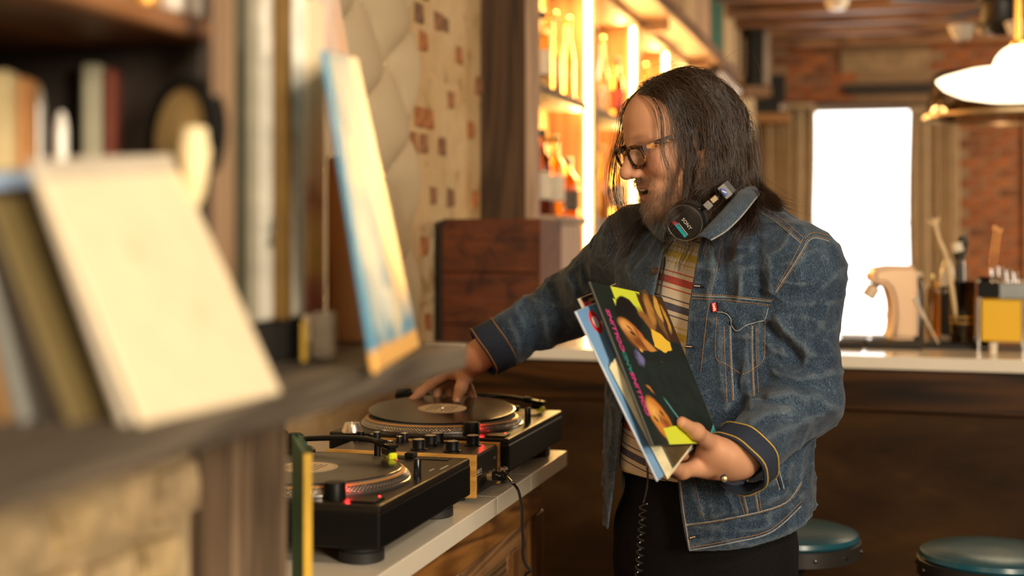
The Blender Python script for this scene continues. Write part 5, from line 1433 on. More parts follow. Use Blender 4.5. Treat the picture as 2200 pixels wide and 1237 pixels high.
# skin creases at the thumb joint and the web
for o_ in (-.004, .0, .004):
    c_ = p_th[2] + (p_th[1] - p_th[2]).normalized() * o_ + LN * .0118
    body.cone(c_ + UP * .007, c_ - UP * .002, .0007, .0005, .0025, '-')
# right hand on the record
rn = rec2.rotation_quaternion.to_matrix() @ Vector((0, 0, 1)); rc = rec2.location.copy()
rp = lambda px, py, off=0.0: on_plane(px, py, rc + rn * off, rn)
tip = rp(981, 858, .009)
dt = PX(tip)[2]
W2 = P(1024, 768, 2.915)
body.chain([WRs, W2], [.029, .027], .02)
body.chain([P(1014, 785, dt + .015), P(1000, 806, dt + .006), P(990, 834, dt), tip], [.019, .0145, .0115, .0092], .010)
body.cone(W2, P(978, 796, 2.975), .026, .021, .02).cone(W2, P(1000, 800, 2.965), .024, .018, .02)
body.chain([P(985, 786, 2.965), P(960, 803, 2.985), P(924, 826, 3.00), P(902, 845, 2.995), P(886, 858, 2.985)], [.018, .0135, .0108, .0095, .0082], .007)
body.chain([P(985, 792, 2.98), P(966, 812, 3.005), P(944, 832, 3.02), P(938, 852, 3.01)], [.017, .0130, .0108, .0090], .007)
body.chain([P(990, 796, 2.985), P(980, 816, 3.01), P(968, 836, 3.025), P(966, 856, 3.015)], [.016, .0125, .0100, .0085], .007)
body.chain([P(1000, 796, 2.98), P(1000, 816, 3.0), P(1008, 836, 3.01), P(1018, 855, 3.005)], [.015, .0115, .0092, .0080], .007)
Vb, Fb = body.mesh(0.0026)

# --- skin with real colour differences (lips, beard shadow, reddened cheeks)
def local_h(V): return (V - A3(HO)) @ HM
q = local_h(Vb)
def gsn(c, r): return np.exp(-(((q - np.array(c)) / np.array(r)) ** 2).sum(1))
lip = np.clip(gsn((.103, 0, -.0495), (.012, .022, .0045)) + gsn((.098, 0, -.070), (.012, .021, .0055)), 0, 1)
red = np.clip(gsn((.085, .042, -.012), (.03, .022, .022)) + gsn((.085, -.042, -.012), (.03, .022, .022)) + 1.2 * gsn((.121, 0, -.02), (.016, .016, .014)), 0, 1)
beard_m = np.clip((-.050 - q[:, 2] + .25 * np.clip(.05 - q[:, 0], 0, 1)) / .02, 0, 1) * (q[:, 2] > -.125) * np.clip((q[:, 0] - .005) / .02, 0, 1)
mus = gsn((.100, 0, -.040), (.016, .028, .008)); beard_m = np.clip(np.maximum(beard_m, mus * 1.2), 0, 1) * (1 - lip)
mouth_in = np.clip(2 * gsn((.091, 0, -.059), (.007, .018, .006)), 0, 1)
base = np.array([.54, .275, .155]); cl = np.tile(base, (len(Vb), 1))
cl = cl * (1 + .10 * vnoise(Vb * 60)[:, None])
for m_, c_ in ((red * .40, (.52, .17, .10)), (beard_m * .55, (.20, .105, .06)), (lip * .75, (.42, .13, .10)), (mouth_in, (.05, .01, .01)), (np.clip(gsn((.092, .030, .040), (.02, .019, .0045)) + gsn((.092, -.030, .040), (.02, .019, .0045)), 0, 1) * .55, (.17, .085, .045))):
    cl = cl * (1 - m_[:, None]) + np.array(c_) * m_[:, None]
def set_col(o, c):
    at = o.data.color_attributes.new('tint', 'FLOAT_COLOR', 'POINT')
    at.data.foreach_set('color', np.concatenate([np.clip(c, 0, 1), np.ones((len(c), 1))], 1).astype(np.float32).ravel())
m_skin, nt, b = new_mat('skin')
ca = N(nt, 'ShaderNodeVertexColor', layer_name='tint'); nt.links.new(ca.outputs[0], b.inputs['Base Color'])
b.inputs['Roughness'].default_value = .58; b.inputs['Subsurface Weight'].default_value = .12
b.inputs['Subsurface Radius'].default_value = (.010, .004, .002); b.inputs['Subsurface Scale'].default_value = .6
b.inputs['Specular IOR Level'].default_value = .4
bump(nt, b, noise(nt, coords(nt), 900, 3), .12, .0006)
skin_o = man_mesh('body', (Vb, Fb), m_skin, man); set_col(skin_o, cl)
BVHB = BVHTree.FromPolygons([Vector(v) for v in Vb], [tuple(f) for f in Fb])

# teeth, eyes
mb = MB()
for i in range(-3, 4):
    mb.box((-.003, i * .0056 - .0026, -.0058), (.003, i * .0056 + .0026, .0035), .001, m=Matrix.Translation((.0985 - .0016 * i * i * .35, 0, -.0515 + .0003 * i * i)))
HMM = Matrix((HX, HY, HZ)).transposed().to_4x4(); HMM.translation = HO
MB().add([HMM @ Vector(v) for v in mb.v], mb.f).build('teeth', plain('tooth_enamel', (0.72, 0.62, 0.46), .3), man, True, world=True)
for s in (-1, 1):
    MB().lathe([(.0030, -.0002), (.0030, .0012), (0, .0016)], 14, frame(hp(.0930, s * .0325, .0105), HX - HZ * .35), cap=False).build('eye', plain('dark_iris', (0.03, 0.02, 0.012), .1), man, True, world=True)

# --- nails
def nail(tip_p, dir_, out, w_, l):
    d = Vector(dir_).normalized(); o = (Vector(out) - d * Vector(out).dot(d)).normalized(); sd = d.cross(o)
    vs = []; fs = []
    for i in range(5):
        for j in range(5):
            a = (j - 2) / 2; t = i / 4
            vs.append(tip_p + d * (t * l - l * .6) + sd * (a * w_ * (1 - .15 * (t - .5) ** 2)) + o * (-.0022 * a * a))
    for i in range(4):
        for j in range(4): fs.append((i * 5 + j, i * 5 + j + 1, i * 5 + j + 6, i * 5 + j + 5))
    MB().add(vs, fs).build('nail', plain('finger_nail', (0.72, 0.45, 0.34), .25), man, True, world=True)
dth = tip - P(990, 834, dt)
nail(tip + (Vector((0, 0, H)) - tip).normalized() * .0093 + RV * .003, dth, (Vector((0, 0, H)) - tip) + RV * .9, .0055, .012)
dl = p_th[3] - p_th[2]
pass

# ================================================================ clothes
# T-shirt
ts = Field()
ts.loft([.985, 1.05, 1.15, 1.28, 1.38, 1.45], [T(1515, 2.56, 0, .008, 0), T(1518, 2.56, 0, .008, 0), T(1525, 2.57, 0, .008, 0), T(1532, 2.58, 0, .005, 0), T(1536, 2.58, 0, 0, 0), T(1540, 2.59, 0, 0, 0)],
        [.172, .168, .170, .175, .15, .085], [.128, .126, .124, .122, .10, .075], TL_, TF_, 0)
ts.cone(T(1538, 2.585, .05, 0, 1.40), SL, .06, .06, .03).cone(T(1538, 2.585, -.05, 0, 1.40), SR, .06, .06, .03)
ts.cone(neck_b + TF_ * .03 + UP * .02, neck_b + (hp(-.03, 0, -.04) - neck_b) * .9 + TF_ * .03, .052, .060, .004, '-')
ts.add(lambda p: .0035 * vnoise(p * np.array([16, 16, 7.])) + .002 * vnoise(p * 40), np.zeros(3), np.zeros(3), 0, 'd')
m_tee, nt, b = new_mat('striped_tshirt')
tc = coords(nt, gen='Object')
dot = N(nt, 'ShaderNodeVectorMath', operation='DOT_PRODUCT'); nt.links.new(tc, dot.inputs[0]); dot.inputs[1].default_value = tuple(UP + RV * .30)
# stripes: height measured up the cloth from the navy stripe, period = three stripes
zr = (P(1430, 657, 2.455) - man.location).dot(UP + RV * .30); per = .0485 * 3
v0 = math_n(nt, 'ADD', dot.outputs['Value'], -zr + per * 4.5)
fr = math_n(nt, 'DIVIDE', math_n(nt, 'FLOORED_MODULO', v0, per), per)
r_ = N(nt, 'ShaderNodeValToRGB'); nt.links.new(fr, r_.inputs[0]); cr = r_.color_ramp; cr.interpolation = 'CONSTANT'
tcol = (.62, .52, .38); st = []
for c0_, colr in ((.5, (.012, .020, .075)), (.833, (.42, .015, .012)), (.167, (.52, .36, .012))):
    for a, wv in ((0, .046), (-.105, .008), (.105, .008)):
        st.append((c0_ + a - wv, colr)); st.append((c0_ + a + wv, tcol))
st = sorted([(0.0, tcol)] + st)
while len(cr.elements) < len(st): cr.elements.new(.5)
for e, (p_, c_) in zip(cr.elements, st): e.position = p_; e.color = (*c_, 1)
fz = noise(nt, coords(nt), 250, 3)
nt.links.new(mixc(nt, math_n(nt, 'MULTIPLY', fz, .25), r_.outputs[0], (.5, .42, .30)), b.inputs['Base Color']); b.inputs['Roughness'].default_value = .9
bump(nt, b, fz, .4, .001)
man_mesh('tshirt', ts.mesh(.0042), m_tee, man)

# jeans
jn = Field()
jn.loft([.80, .90, 1.0, 1.03], [T(1508, 2.56, 0, 0, 0), T(1512, 2.56, 0, 0, 0), T(1515, 2.56, 0, 0, 0), T(1515, 2.56, 0, 0, 0)], [.175, .172, .160, .158], [.118, .122, .115, .112], TL_, TF_, 0)
for s in (-1, 1):
    jn.chain([T(1510, 2.56, s * .083, 0, .86), T(1505, 2.56, s * .105, .01, .48), T(1503, 2.56, s * .115, -.02, .06)], [.103, .075, .062], .02)
jn.add(lambda p: .004 * vnoise(p * np.array([14, 14, 9.])) + .0025 * vnoise(p * 34), np.zeros(3), np.zeros(3), 0, 'd')
m_jean = plain('black_denim', (0.0065, 0.006, 0.0065), .92, var=.5, scale=500, spec=.12, bmp=.4)
jeans = man_mesh('jeans', jn.mesh(.0055), m_jean, man)
for s in (-1, 1):
    sf = Field()
    a = T(1503, 2.56, s * .115, 0, .06)
    sf.cone(a + UP * .03, a + UP * .10, .05, .055, .02).cone(a + TF_ * -.02 - UP * .01, a + TF_ * .15 - UP * .018, .048, .040, .03)
    sf.plane(a - UP * .059, (0, 0, -1), A3(a) - .3, A3(a) + np.array([.3, .3, -.0]))
    man_mesh('shoe', sf.mesh(.005), plain('dark_boot', (0.02, 0.014, 0.01), .5), man)

# jacket
jk = Field()
JC = [(.80, 1514, 2.555), (.90, 1516, 2.555), (1.0, 1518, 2.56), (1.15, 1526, 2.57), (1.28, 1533, 2.58), (1.36, 1536, 2.58), (1.42, 1540, 2.59), (1.455, 1542, 2.595)]
jk.loft([c[0] for c in JC], [T(c[1], c[2], 0, .0, 0) for c in JC], [.212, .208, .204, .206, .212, .200, .150, .10], [.150, .150, .150, .150, .146, .132, .110, .090], TL_, TF_, 0, pw=2.15)
jk.cone(T(1540, 2.59, .06, -.012, 1.425), SL, .066, .073, .035).cone(T(1540, 2.59, -.07, -.01, 1.41), SR, .062, .070, .035)
jk.cone(SL, EL, .0735, .0600, .035).cone(EL, WLs, .0585, .0475, .03)
jk.cone(SR, ER, .0735, .0640, .035).cone(ER, WRs, .0640, .0500, .03)
fold = [([(1552, 520), (1556, 580), (1560, 635)], 11, -.007), ([(1530, 530), (1528, 600), (1520, 640)], 9, .004), ([(1585, 500), (1588, 560), (1592, 630)], 12, .006),
        ([(1628, 520), (1630, 570), (1634, 630)], 10, -.006), ([(1652, 560), (1656, 625)], 8, .004),
        ([(1572, 700), (1576, 780), (1590, 870)], 9, -.006), ([(1545, 700), (1548, 800), (1560, 870)], 10, .004), ([(1604, 720), (1606, 800), (1612, 870)], 10, .005), ([(1640, 700), (1642, 780)], 7, -.004),
        ([(1650, 700), (1690, 742), (1716, 770)], 12, -.010), ([(1668, 690), (1710, 735), (1740, 760)], 11, .006), ([(1672, 770), (1720, 788), (1760, 800)], 9, -.007), ([(1665, 800), (1720, 815), (1785, 800)], 10, .005),
        ([(1658, 850), (1700, 842), (1760, 858), (1796, 880)], 12, .006), ([(1640, 862), (1690, 866), (1740, 885)], 9, -.005), ([(1615, 905), (1640, 888), (1690, 880)], 9, .005), ([(1640, 915), (1660, 905), (1710, 903)], 8, -.005),
        ([(1625, 955), (1680, 925), (1740, 905)], 12, .004), ([(1640, 985), (1700, 950), (1750, 920)], 11, -.003),
        ([(1785, 650), (1770, 690), (1745, 720)], 10, .004),
        ([(1215, 598), (1235, 640), (1250, 690)], 12, .007), ([(1190, 618), (1205, 660), (1215, 705)], 10, -.007), ([(1150, 645), (1170, 690), (1180, 740)], 11, .006), ([(1128, 665), (1145, 710), (1150, 755)], 9, -.006), ([(1095, 690), (1115, 735), (1115, 775)], 10, .005), ([(1250, 570), (1275, 610), (1290, 660)], 12, -.006),
        ([(1480, 1128), (1540, 1118), (1640, 1098), (1700, 1075), (1728, 1040)], 6, -.0045), ([(1500, 1030), (1520, 1110)], 7, -.004), ([(1560, 1050), (1585, 1110)], 8, .004), ([(1650, 1060), (1690, 1040)], 7, -.004), ([(1700, 1000), (1690, 1060)], 8, .004)]
jk.add(ridges(fold), np.zeros(3), np.zeros(3), 0, 'd')
def crease(p):
    w_ = np.stack([vnoise(p * 7 + 3), vnoise(p * 7 + 9), vnoise(p * 7 + 17)], 1) * .05
    a = 1 - np.abs(2 * vnoise((p + w_) * np.array([24, 24, 13.]))); b_ = 1 - np.abs(2 * vnoise((p + w_) * np.array([17, 17, 42.]) + 5))
    fade = np.clip(np.minimum(np.linalg.norm(p - A3(WLs), axis=1), np.linalg.norm(p - A3(WRs), axis=1)) / .11 - .35, .06, 1)
    return (.0050 * vnoise(p * 9.0) - .0050 * (a ** 3 - .3) - .0034 * (b_ ** 3 - .3) + .0016 * vnoise(p * 60)) * fade 
jk.add(crease, np.zeros(3), np.zeros(3), 0, 'd')
jk.items.append((None, np.zeros(3), np.zeros(3), .0075, 'shell'))
# hem plane through three points, cuffs, neck hole, open front
hA, hB, hC = P(1478, 1186, 2.40), P(1735, 1058, 2.56), P(1312, 1112, 2.63)
hn = (hB - hA).cross(hC - hA).normalized()
if hn.z > 0: hn = -hn
big_lo, big_hi = A3(ctr(1515, 2.56)) - np.array([.45, .45, 0]), A3(ctr(1515, 2.56)) + np.array([.45, .45, .99])
jk.plane(hA, hn, big_lo, big_hi)
cl_d, cr_d = (WLs - EL).normalized(), (WRs - ER).normalized()
def wrist_cut(o, dr):
    o, dr = A3(o), A3(dr)
    def fn(p):
        t = (p - o) @ dr
        return np.maximum(-t, np.linalg.norm(p - o - t[:, None] * dr, axis=1) - .070)
    jk.add(fn, o - .16, o + .16, .003, '-')
wrist_cut(P(1590, 987, 2.287), cl_d); wrist_cut(WRs + cr_d * .004, cr_d)
jk.cone(neck_b - UP * .06 + TF_ * .015, neck_b + (hp(-.03, 0, -.04) - neck_b) * 1.2 + TF_ * .01, .066, .088, .004, '-')
yl = np.array([430, 500, 540, 650, 750, 830, 930, 1020, 1095, 1140, 1190, 1300.]); xl = np.array([1520, 1508, 1500, 1481, 1473, 1470, 1462, 1455, 1462, 1469, 1480, 1490.])
yr = np.array([430, 480, 520, 600, 680, 800, 900, 1000, 1105, 1190, 1300.]); xr = np.array([1400, 1420, 1430, 1413, 1395, 1360, 1336, 1326, 1311, 1300, 1290.])
def front_open(p):
    x, y, d = px_np(p)
    f = np.maximum(x - np.interp(y, yl, xl), np.interp(y, yr, xr) - x) * d / F
    return np.maximum(f, (p - A3(T(1530, 2.57, 0, .02, 0))) @ (-A3(TF_)))
jk.add(front_open, A3(T(1530, 2.57, -.3, -.1, .7)), A3(T(1530, 2.57, .3, .4, 1.5)) + np.array([0.0, 0.0, 0.0]), .003, '-')
jk.items[-1] = (jk.items[-1][0], A3(ctr(1515, 2.56)) - np.array([.4, .4, -.7]), A3(ctr(1515, 2.56)) + np.array([.4, .4, 1.52]), .003, '-')
VJ, FJ = jk.mesh(.0031)

m_den, nt, b = new_mat('washed_denim')
oc = coords(nt)
big = noise(nt, oc, 7, 4, .6, .4); mid = noise(nt, coords(nt, (1, 1, .45)), 34, 4, .65, .2)
w1 = noise(nt, coords(nt, (1, 1, .30)), 760, 2, .6); w2 = noise(nt, coords(nt, (.5, .5, 1)), 1000, 2, .6)
fac = math_n(nt, 'ADD', math_n(nt, 'ADD', math_n(nt, 'MULTIPLY', big, .26), math_n(nt, 'MULTIPLY', mid, .26)), math_n(nt, 'ADD', math_n(nt, 'MULTIPLY', w1, .54), math_n(nt, 'MULTIPLY', w2, .38)))
nt.links.new(ramp(nt, fac, [(0.54, (.004, .008, .017)), (0.68, (.014, .027, .051)), (0.80, (.042, .072, .112)), (0.90, (.12, .165, .21))]), b.inputs['Base Color'])
# pale wear driven by a colour attribute (folds, edges)
wa = N(nt, 'ShaderNodeVertexColor', layer_name='tint'); wv = N(nt, 'ShaderNodeSeparateColor'); nt.links.new(wa.outputs[0], wv.inputs[0])
base_c = b.inputs['Base Color'].links[0].from_socket
wearf = math_n(nt, 'MULTIPLY', wv.outputs[0], math_n(nt, 'MULTIPLY_ADD', w1, .9, .25)); wearf.node.use_clamp = True
nt.links.new(mixc(nt, wearf, base_c, (.26, .32, .36)), b.inputs['Base Color'])
b.inputs['Roughness'].default_value = .88; b.inputs['Specular IOR Level'].default_value = .2; b.inputs['Sheen Weight'].default_value = .15
bump(nt, b, math_n(nt, 'ADD', math_n(nt, 'MULTIPLY', w1, .5), math_n(nt, 'ADD', math_n(nt, 'MULTIPLY', w2, .5), math_n(nt, 'MULTIPLY', mid, 1.4))), .55, .0016)
jacket = man_mesh('jacket', (VJ, FJ), m_den, man)
# wear: where the surface bulges (mean curvature) the indigo is rubbed off
me = jacket.data; nv = len(VJ)
ed = np.zeros(len(me.edges) * 2, dtype=np.int32); me.edges.foreach_get('vertices', ed); ed = ed.reshape(-1, 2)
Vs = VJ.copy()
def lap(U):
    sm = np.zeros_like(U); ct_ = np.zeros(nv)
    np.add.at(sm, ed[:, 0], U[ed[:, 1]]); np.add.at(sm, ed[:, 1], U[ed[:, 0]]); np.add.at(ct_, ed[:, 0], 1); np.add.at(ct_, ed[:, 1], 1)
    return sm / np.maximum(ct_, 1)[:, None]
nrm = np.zeros(nv * 3, dtype=np.float32); me.vertices.foreach_get('normal', nrm); nrm = nrm.reshape(-1, 3)
U = VJ.copy()
for _ in range(14): U = lap(U)
curv = ((VJ - U) * nrm).sum(1)
wear = np.clip((curv - .0001) / .0016, 0, 1) ** 1.6 * .22
set_col(jacket, np.stack([wear, wear, wear], 1))
BJ = BVHTree.FromPolygons([Vector(v) for v in VJ], [tuple(f) for f in FJ])
def pj(px, py, lift=.0008, bv=None):
    c = Vector((0, 0, H)); dr = (P(px, py, 1.0) - c).normalized()
    h_, n_, i_, d_ = (bv or BJ).ray_cast(c, dr, 6.0)
    if h_ is None: return None, None
    if n_.dot(dr) > 0: n_ = -n_
    return h_ + n_ * lift, n_
def dens(pts, step=4.0):
    sp = smooth_path([Vector((x, y, 0)) for x, y in pts], 16)
    A = np.array([(p.x, p.y) for p in sp]); L = np.concatenate([[0], np.cumsum(np.linalg.norm(np.diff(A, axis=0), axis=1))])
    t = np.arange(0, L[-1], step)
    return list(zip(np.interp(t, L, A[:, 0]), np.interp(t, L, A[:, 1])))
m_thread = plain('orange_thread', (0.42, 0.20, 0.055), .8, var=.2); m_thread_y = plain('yellow_thread', (0.62, 0.40, 0.06), .8)
m_edge = plain('pale_worn_edge', (0.24, 0.26, 0.26), .9, var=.35, scale=300); m_dkd = plain('dark_raw_denim', (0.012, 0.020, 0.040), .9, var=.3, scale=400, bmp=.3)
st_mb, sty_mb, ed_mb = MB(), MB(), MB()
def offset2(pts, o):
    P2 = []
    for i, (x, y) in enumerate(pts):
        a = pts[max(0, i - 1)]; c = pts[min(len(pts) - 1, i + 1)]; dx, dy = c[0] - a[0], c[1] - a[1]; l = math.hypot(dx, dy) or 1
        P2.append((x - dy / l * o, y + dx / l * o))
    return P2
def stitch(pts, mb, off=0.0, r=.00055):
    q = dens(pts, 1.5)
    if off: q = offset2(q, off)
    for i in range(0, len(q) - 2, 3):
        a, _ = pj(*q[i]); c, _ = pj(*q[i + 2])
        if a is None or c is None or (a - c).length > .02: continue
        mb.tube([a, (a + c) / 2 + UP * .0002, c], r, 4)
def line3(pts, mb, r, off=0.0, lift=.0006, step=5.0):
    q = dens(pts, step)
    if off: q = offset2(q, off)
    run = []
    for x, y in q:
        a, _ = pj(x, y, lift)
        if a is None or (run and (a - run[-1]).length > .03):
            if len(run) > 2: mb.tube(run, r, 6)
            run = []
            if a is None: continue
        run.append(a)
    if len(run) > 2: mb.tube(run, r, 6)
seams = [([(1478, 631), (1530, 634), (1570, 636), (1661, 645)], 2), ([(1477, 641), (1530, 643), (1570, 646), (1659, 656)], 0),
         ([(1724, 515), (1702, 560), (1668, 618)], 0), ([(1735, 524), (1709, 568), (1668, 630)], 2),
         ([(1623, 437), (1650, 452), (1681, 472), (1728, 513)], 0), ([(1617, 444), (1645, 459), (1676, 480), (1722, 520)], 2),
         ([(1730, 512), (1749, 500), (1783, 508)], 0), ([(1731, 519), (1750, 508), (1784, 516)], 2),
         ([(1547, 530), (1540, 575), (1528, 626), (1518, 690), (1506, 798)], 0),
         ([(1540, 680), (1538, 765), (1560, 782), (1592, 803)], 0), ([(1643, 690), (1641, 768), (1612, 796), (1592, 806)], 0),
         ([(1556, 700), (1557, 760), (1562, 865)], 0), ([(1567, 700), (1568, 760), (1574, 862)], 1), ([(1614, 700), (1614, 760), (1618, 852)], 1), ([(1625, 700), (1625, 760), (1630, 845)], 0),
         ([(1467, 1130), (1537, 1121), (1634, 1101), (1692, 1079), (1724, 1036)], 1), ([(1491, 1026), (1502, 1075), (1514, 1118)], 0),
         ([(1583, 1050), (1600, 1108)], 0), ([(1592, 1048), (1605, 1104)], 1), ([(1617, 1032), (1628, 1102)], 1), ([(1627, 1034), (1636, 1100)], 0),
         ([(1482, 1176), (1570, 1160), (1655, 1137), (1722, 1076)], 0), ([(1463, 1030), (1470, 1095), (1482, 1172)], 0),
         ([(1150, 770), (1180, 752), (1215, 745), (1250, 722)], 1)]
for pts, k in seams:
    stitch(pts, st_mb, 0)
    if k: line3(pts, ed_mb, .0009, 3.2 if k == 2 else -2.6)
line3([(1503, 524), (1500, 545), (1482, 650), (1476, 745)], ed_mb, .0009, 2.5); line3([(1458, 1022), (1466, 1095), (1480, 1182)], ed_mb, .0009, -2.0)
line3([(1482, 1182), (1570, 1166), (1656, 1143), (1724, 1084)], ed_mb, .0011)
stitch([(1561, 944), (1590, 955), (1606, 985), (1611, 1014), (1605, 1038)], sty_mb, 0, .0011)
stitch([(1068, 708), (1082, 730), (1088, 757), (1084, 785)], st_mb, 0, .0009)
st_mb.build('stitching', m_thread, jacket, world=True, kind='stuff', label='orange stitching'); sty_mb.build('cuff_stitching', m_thread_y, jacket, world=True, kind='stuff', label='yellow stitching')
ed_mb.build('worn_seam_edges', m_edge, jacket, True, world=True, kind='stuff', label='pale worn seam edges')
# surface patches: pocket flap, cuffs
def patch(name, poly, mat, th=.0022, parent=None, step=5.0, lift=.0012):
    """Cloth patch whose outline is drawn in the photo and laid on the jacket surface."""
    xs_ = [p[0] for p in poly]; ys_ = [p[1] for p in poly]
    bm = bmesh.new(); vs = [bm.verts.new((x, y, 0)) for x, y in poly]; bm.faces.new(vs)
    bmesh.ops.triangulate(bm, faces=bm.faces)
    for _ in range(4):
        long_ = [e for e in bm.edges if e.calc_length() > step * 1.6]
        if not long_: break
        bmesh.ops.subdivide_edges(bm, edges=long_, cuts=1); bmesh.ops.triangulate(bm, faces=bm.faces)
    bm.verts.index_update(); top = []; bot = []
    bound = {v.index for e in bm.edges if len(e.link_faces) == 1 for v in e.verts}
    for v in bm.verts:
        a, n_ = pj(v.co.x, v.co.y, 0)
        if a is None: a = P(v.co.x, v.co.y, 2.4); n_ = -DV
        top.append(a + n_ * (lift if v.index in bound else lift + th)); bot.append(a - n_ * .001)
    n = len(top); fs = [tuple(v.index for v in f.verts) for f in bm.faces]
    fs2 = fs + [tuple(i + n for i in reversed(f)) for f in fs]
    for e in bm.edges:
        if len(e.link_faces) == 1: a, c = e.verts[0].index, e.verts[1].index; fs2.append((a, c, c + n, a + n))
    bm.free()
    return MB().add(top + bot, fs2).build(name, mat, parent or jacket, True, world=True)
flap = [(1541, 648), (1541, 670), (1552, 669), (1563, 673), (1572, 686), (1571, 695), (1584, 710), (1601, 698), (1638, 686), (1647, 672), (1651, 657)]
m_den2 = m_den
patch('pocket_flap', flap, m_den, .0030)
e2 = MB(); fl2 = [(1542, 671), (1552, 671), (1563, 675), (1571, 687), (1571, 696), (1584, 711), (1601, 700), (1639, 687), (1648, 672), (1652, 658)]
line3(fl2, e2, .0009, 0, .002, 4); e2.build('flap_edge', m_edge, jacket, True, world=True, kind='stuff')
e2 = MB(); stitch([(x - 1, y - 6) for x, y in fl2[1:]], e2); e2.build('flap_stitching', m_thread, jacket, world=True, kind='stuff')
# buttonholes
for (a, c) in (((1492, 613), (1516, 615)), ((1474, 744), (1495, 746)), ((1482, 1156), (1506, 1151))):
    e2 = MB(); line3([a, ((a[0] + c[0]) / 2, (a[1] + c[1]) / 2 - 1), c], e2, .0030, 0, .0006, 3); o = e2.build('buttonhole', m_dkd, jacket, True, world=True)
    e2 = MB(); line3([(a[0] + 2, a[1]), ((a[0] * 2 + c[0]) / 3, (a[1] * 2 + c[1]) / 3), ((a[0] + c[0] * 2) / 3, (a[1] + c[1] * 2) / 3)], e2, .0011, 0, .0042, 3); e2.build('slit', plain('pale_slit', (.55, .38, .28), .8), o, True, world=True) if e2.v else None
# side pocket slit
e2 = MB(); line3([(1669, 1014), (1674, 1034), (1680, 1053)], e2, .0024); e2.build('pocket_slit', m_dkd, jacket, True, world=True) if e2.v else None
e2 = MB(); line3([(1664, 1014), (1669, 1034), (1676, 1055)], e2, .0012); line3([(1674, 1012), (1680, 1034), (1685, 1052)], e2, .0012); e2.build('pocket_welt', m_edge, jacket, True, world=True, kind='stuff') if e2.v else None
# red tab with white lettering
ta, tn = pj(1534, 651, .0026); tb_, _ = pj(1538, 671, .0035)
if ta is not None:
    dn = (tb_ - ta); sdv = tn.cross(dn).normalized()
    if sdv.dot(RV) < 0: sdv = -sdv
    w2_ = .0036
    o = MB().slab([ta - sdv * w2_, ta + sdv * w2_, tb_ + sdv * w2_, tb_ - sdv * w2_], .0012).build('red_tab', plain('red_tab_cloth', (.55, .012, .015), .7), jacket, world=True)
    mt = Matrix((-dn.normalized(), sdv, (-dn.normalized()).cross(sdv))).transposed().to_4x4()
    if (mt.to_3x3() @ Vector((0, 0, 1))).dot(tn) < 0: mt = Matrix((dn.normalized(), sdv, dn.normalized().cross(sdv))).transposed().to_4x4()
    mt.translation = (ta + tb_) / 2 + tn * .0010
    to = text('tab_lettering', "Levi's", .0060, mt, plain('white_thread', (.85, .8, .75), .7), o, bold=.0002)
# right chest button, left cuff button
for (x, y, mtb) in ((1408, 583, m_capb),):
    a, n_ = pj(x, y, .001)
    if a is not None: MB().lathe([(.0075, 0), (.0075, .002), (.005, .003), (.004, .0022), (0, .0022)], 18, frame(a, n_), cap=False).build('button', plain('dark_copper_button', (.10, .06, .04), .35, .7), jacket, True, world=True)

# folded cuffs: dark inside-out bands round both wrists
def cuff(name, c, ax, r, L, flare, mat, thr):
    m = frame(c, ax)
    prof = [(r * .93, 0), (r * 1.02, -.001), (r * 1.06, .004), (r * (1.06 + flare), L), (r * (1.02 + flare), L + .003), (r * (.95 + flare), L + .001), (r * .93, 0)]
    n = 40; mbb = MB()
    vs = []; fs = []
    for rr2, z in prof:
        for i in range(n):
            a = 2 * PI * i / n; w_ = 1 + .03 * math.sin(3 * a + z * 40) + .02 * math.sin(7 * a)
            vs.append((rr2 * w_ * math.cos(a), rr2 * w_ * math.sin(a), z + .003 * math.sin(2 * a)))
    for j in range(len(prof) - 1):
        for i in range(n): fs.append((j * n + i, j * n + (i + 1) % n, (j + 1) * n + (i + 1) % n, (j + 1) * n + i))
    o = mbb.add(vs, fs, m).build(name, mat, jacket, True, world=True)
    for zz, fl in ((L - .001, 1.015), (.004, 1.012)):
        ring = []
        for i in range(n + 1):
            a = 2 * PI * i / n; rr3 = r * (1.06 + flare * zz / L) * fl * (1 + .03 * math.sin(3 * a + zz * 40) + .02 * math.sin(7 * a))
            ring.append(m @ Vector((rr3 * math.cos(a), rr3 * math.sin(a), zz + .003 * math.sin(2 * a))))
        MB().tube(ring, .0010, 6, cap=False).build('thread_line', thr, jacket, True, world=True)
    return o
cuff('cuff', P(1609, 971, 2.307), cl_d, .0565, .040, -.03, m_dkd, m_thread_y)
cuff('cuff', WRs - cr_d * .042, cr_d, .0525, .052, -.03, m_dkd, m_thread)
cbt = P(1556, 1029, 2.235)
MB().lathe([(.0045, 0), (.0045, .0015), (0, .0025)], 14, frame(cbt, -DV), cap=False).build('cuff_button', plain('brass_button', (.35, .26, .14), .35, .8), jacket, True, world=True)
# cuff tab below the wrist
MB().tube(smooth_path([P(1592, 1036, 2.275), P(1570, 1041, 2.255), P(1557, 1034, 2.242), P(1553, 1022, 2.245)], 4), .007, 8, flat=.5).build('cuff_tab', m_dkd, jacket, True, world=True)

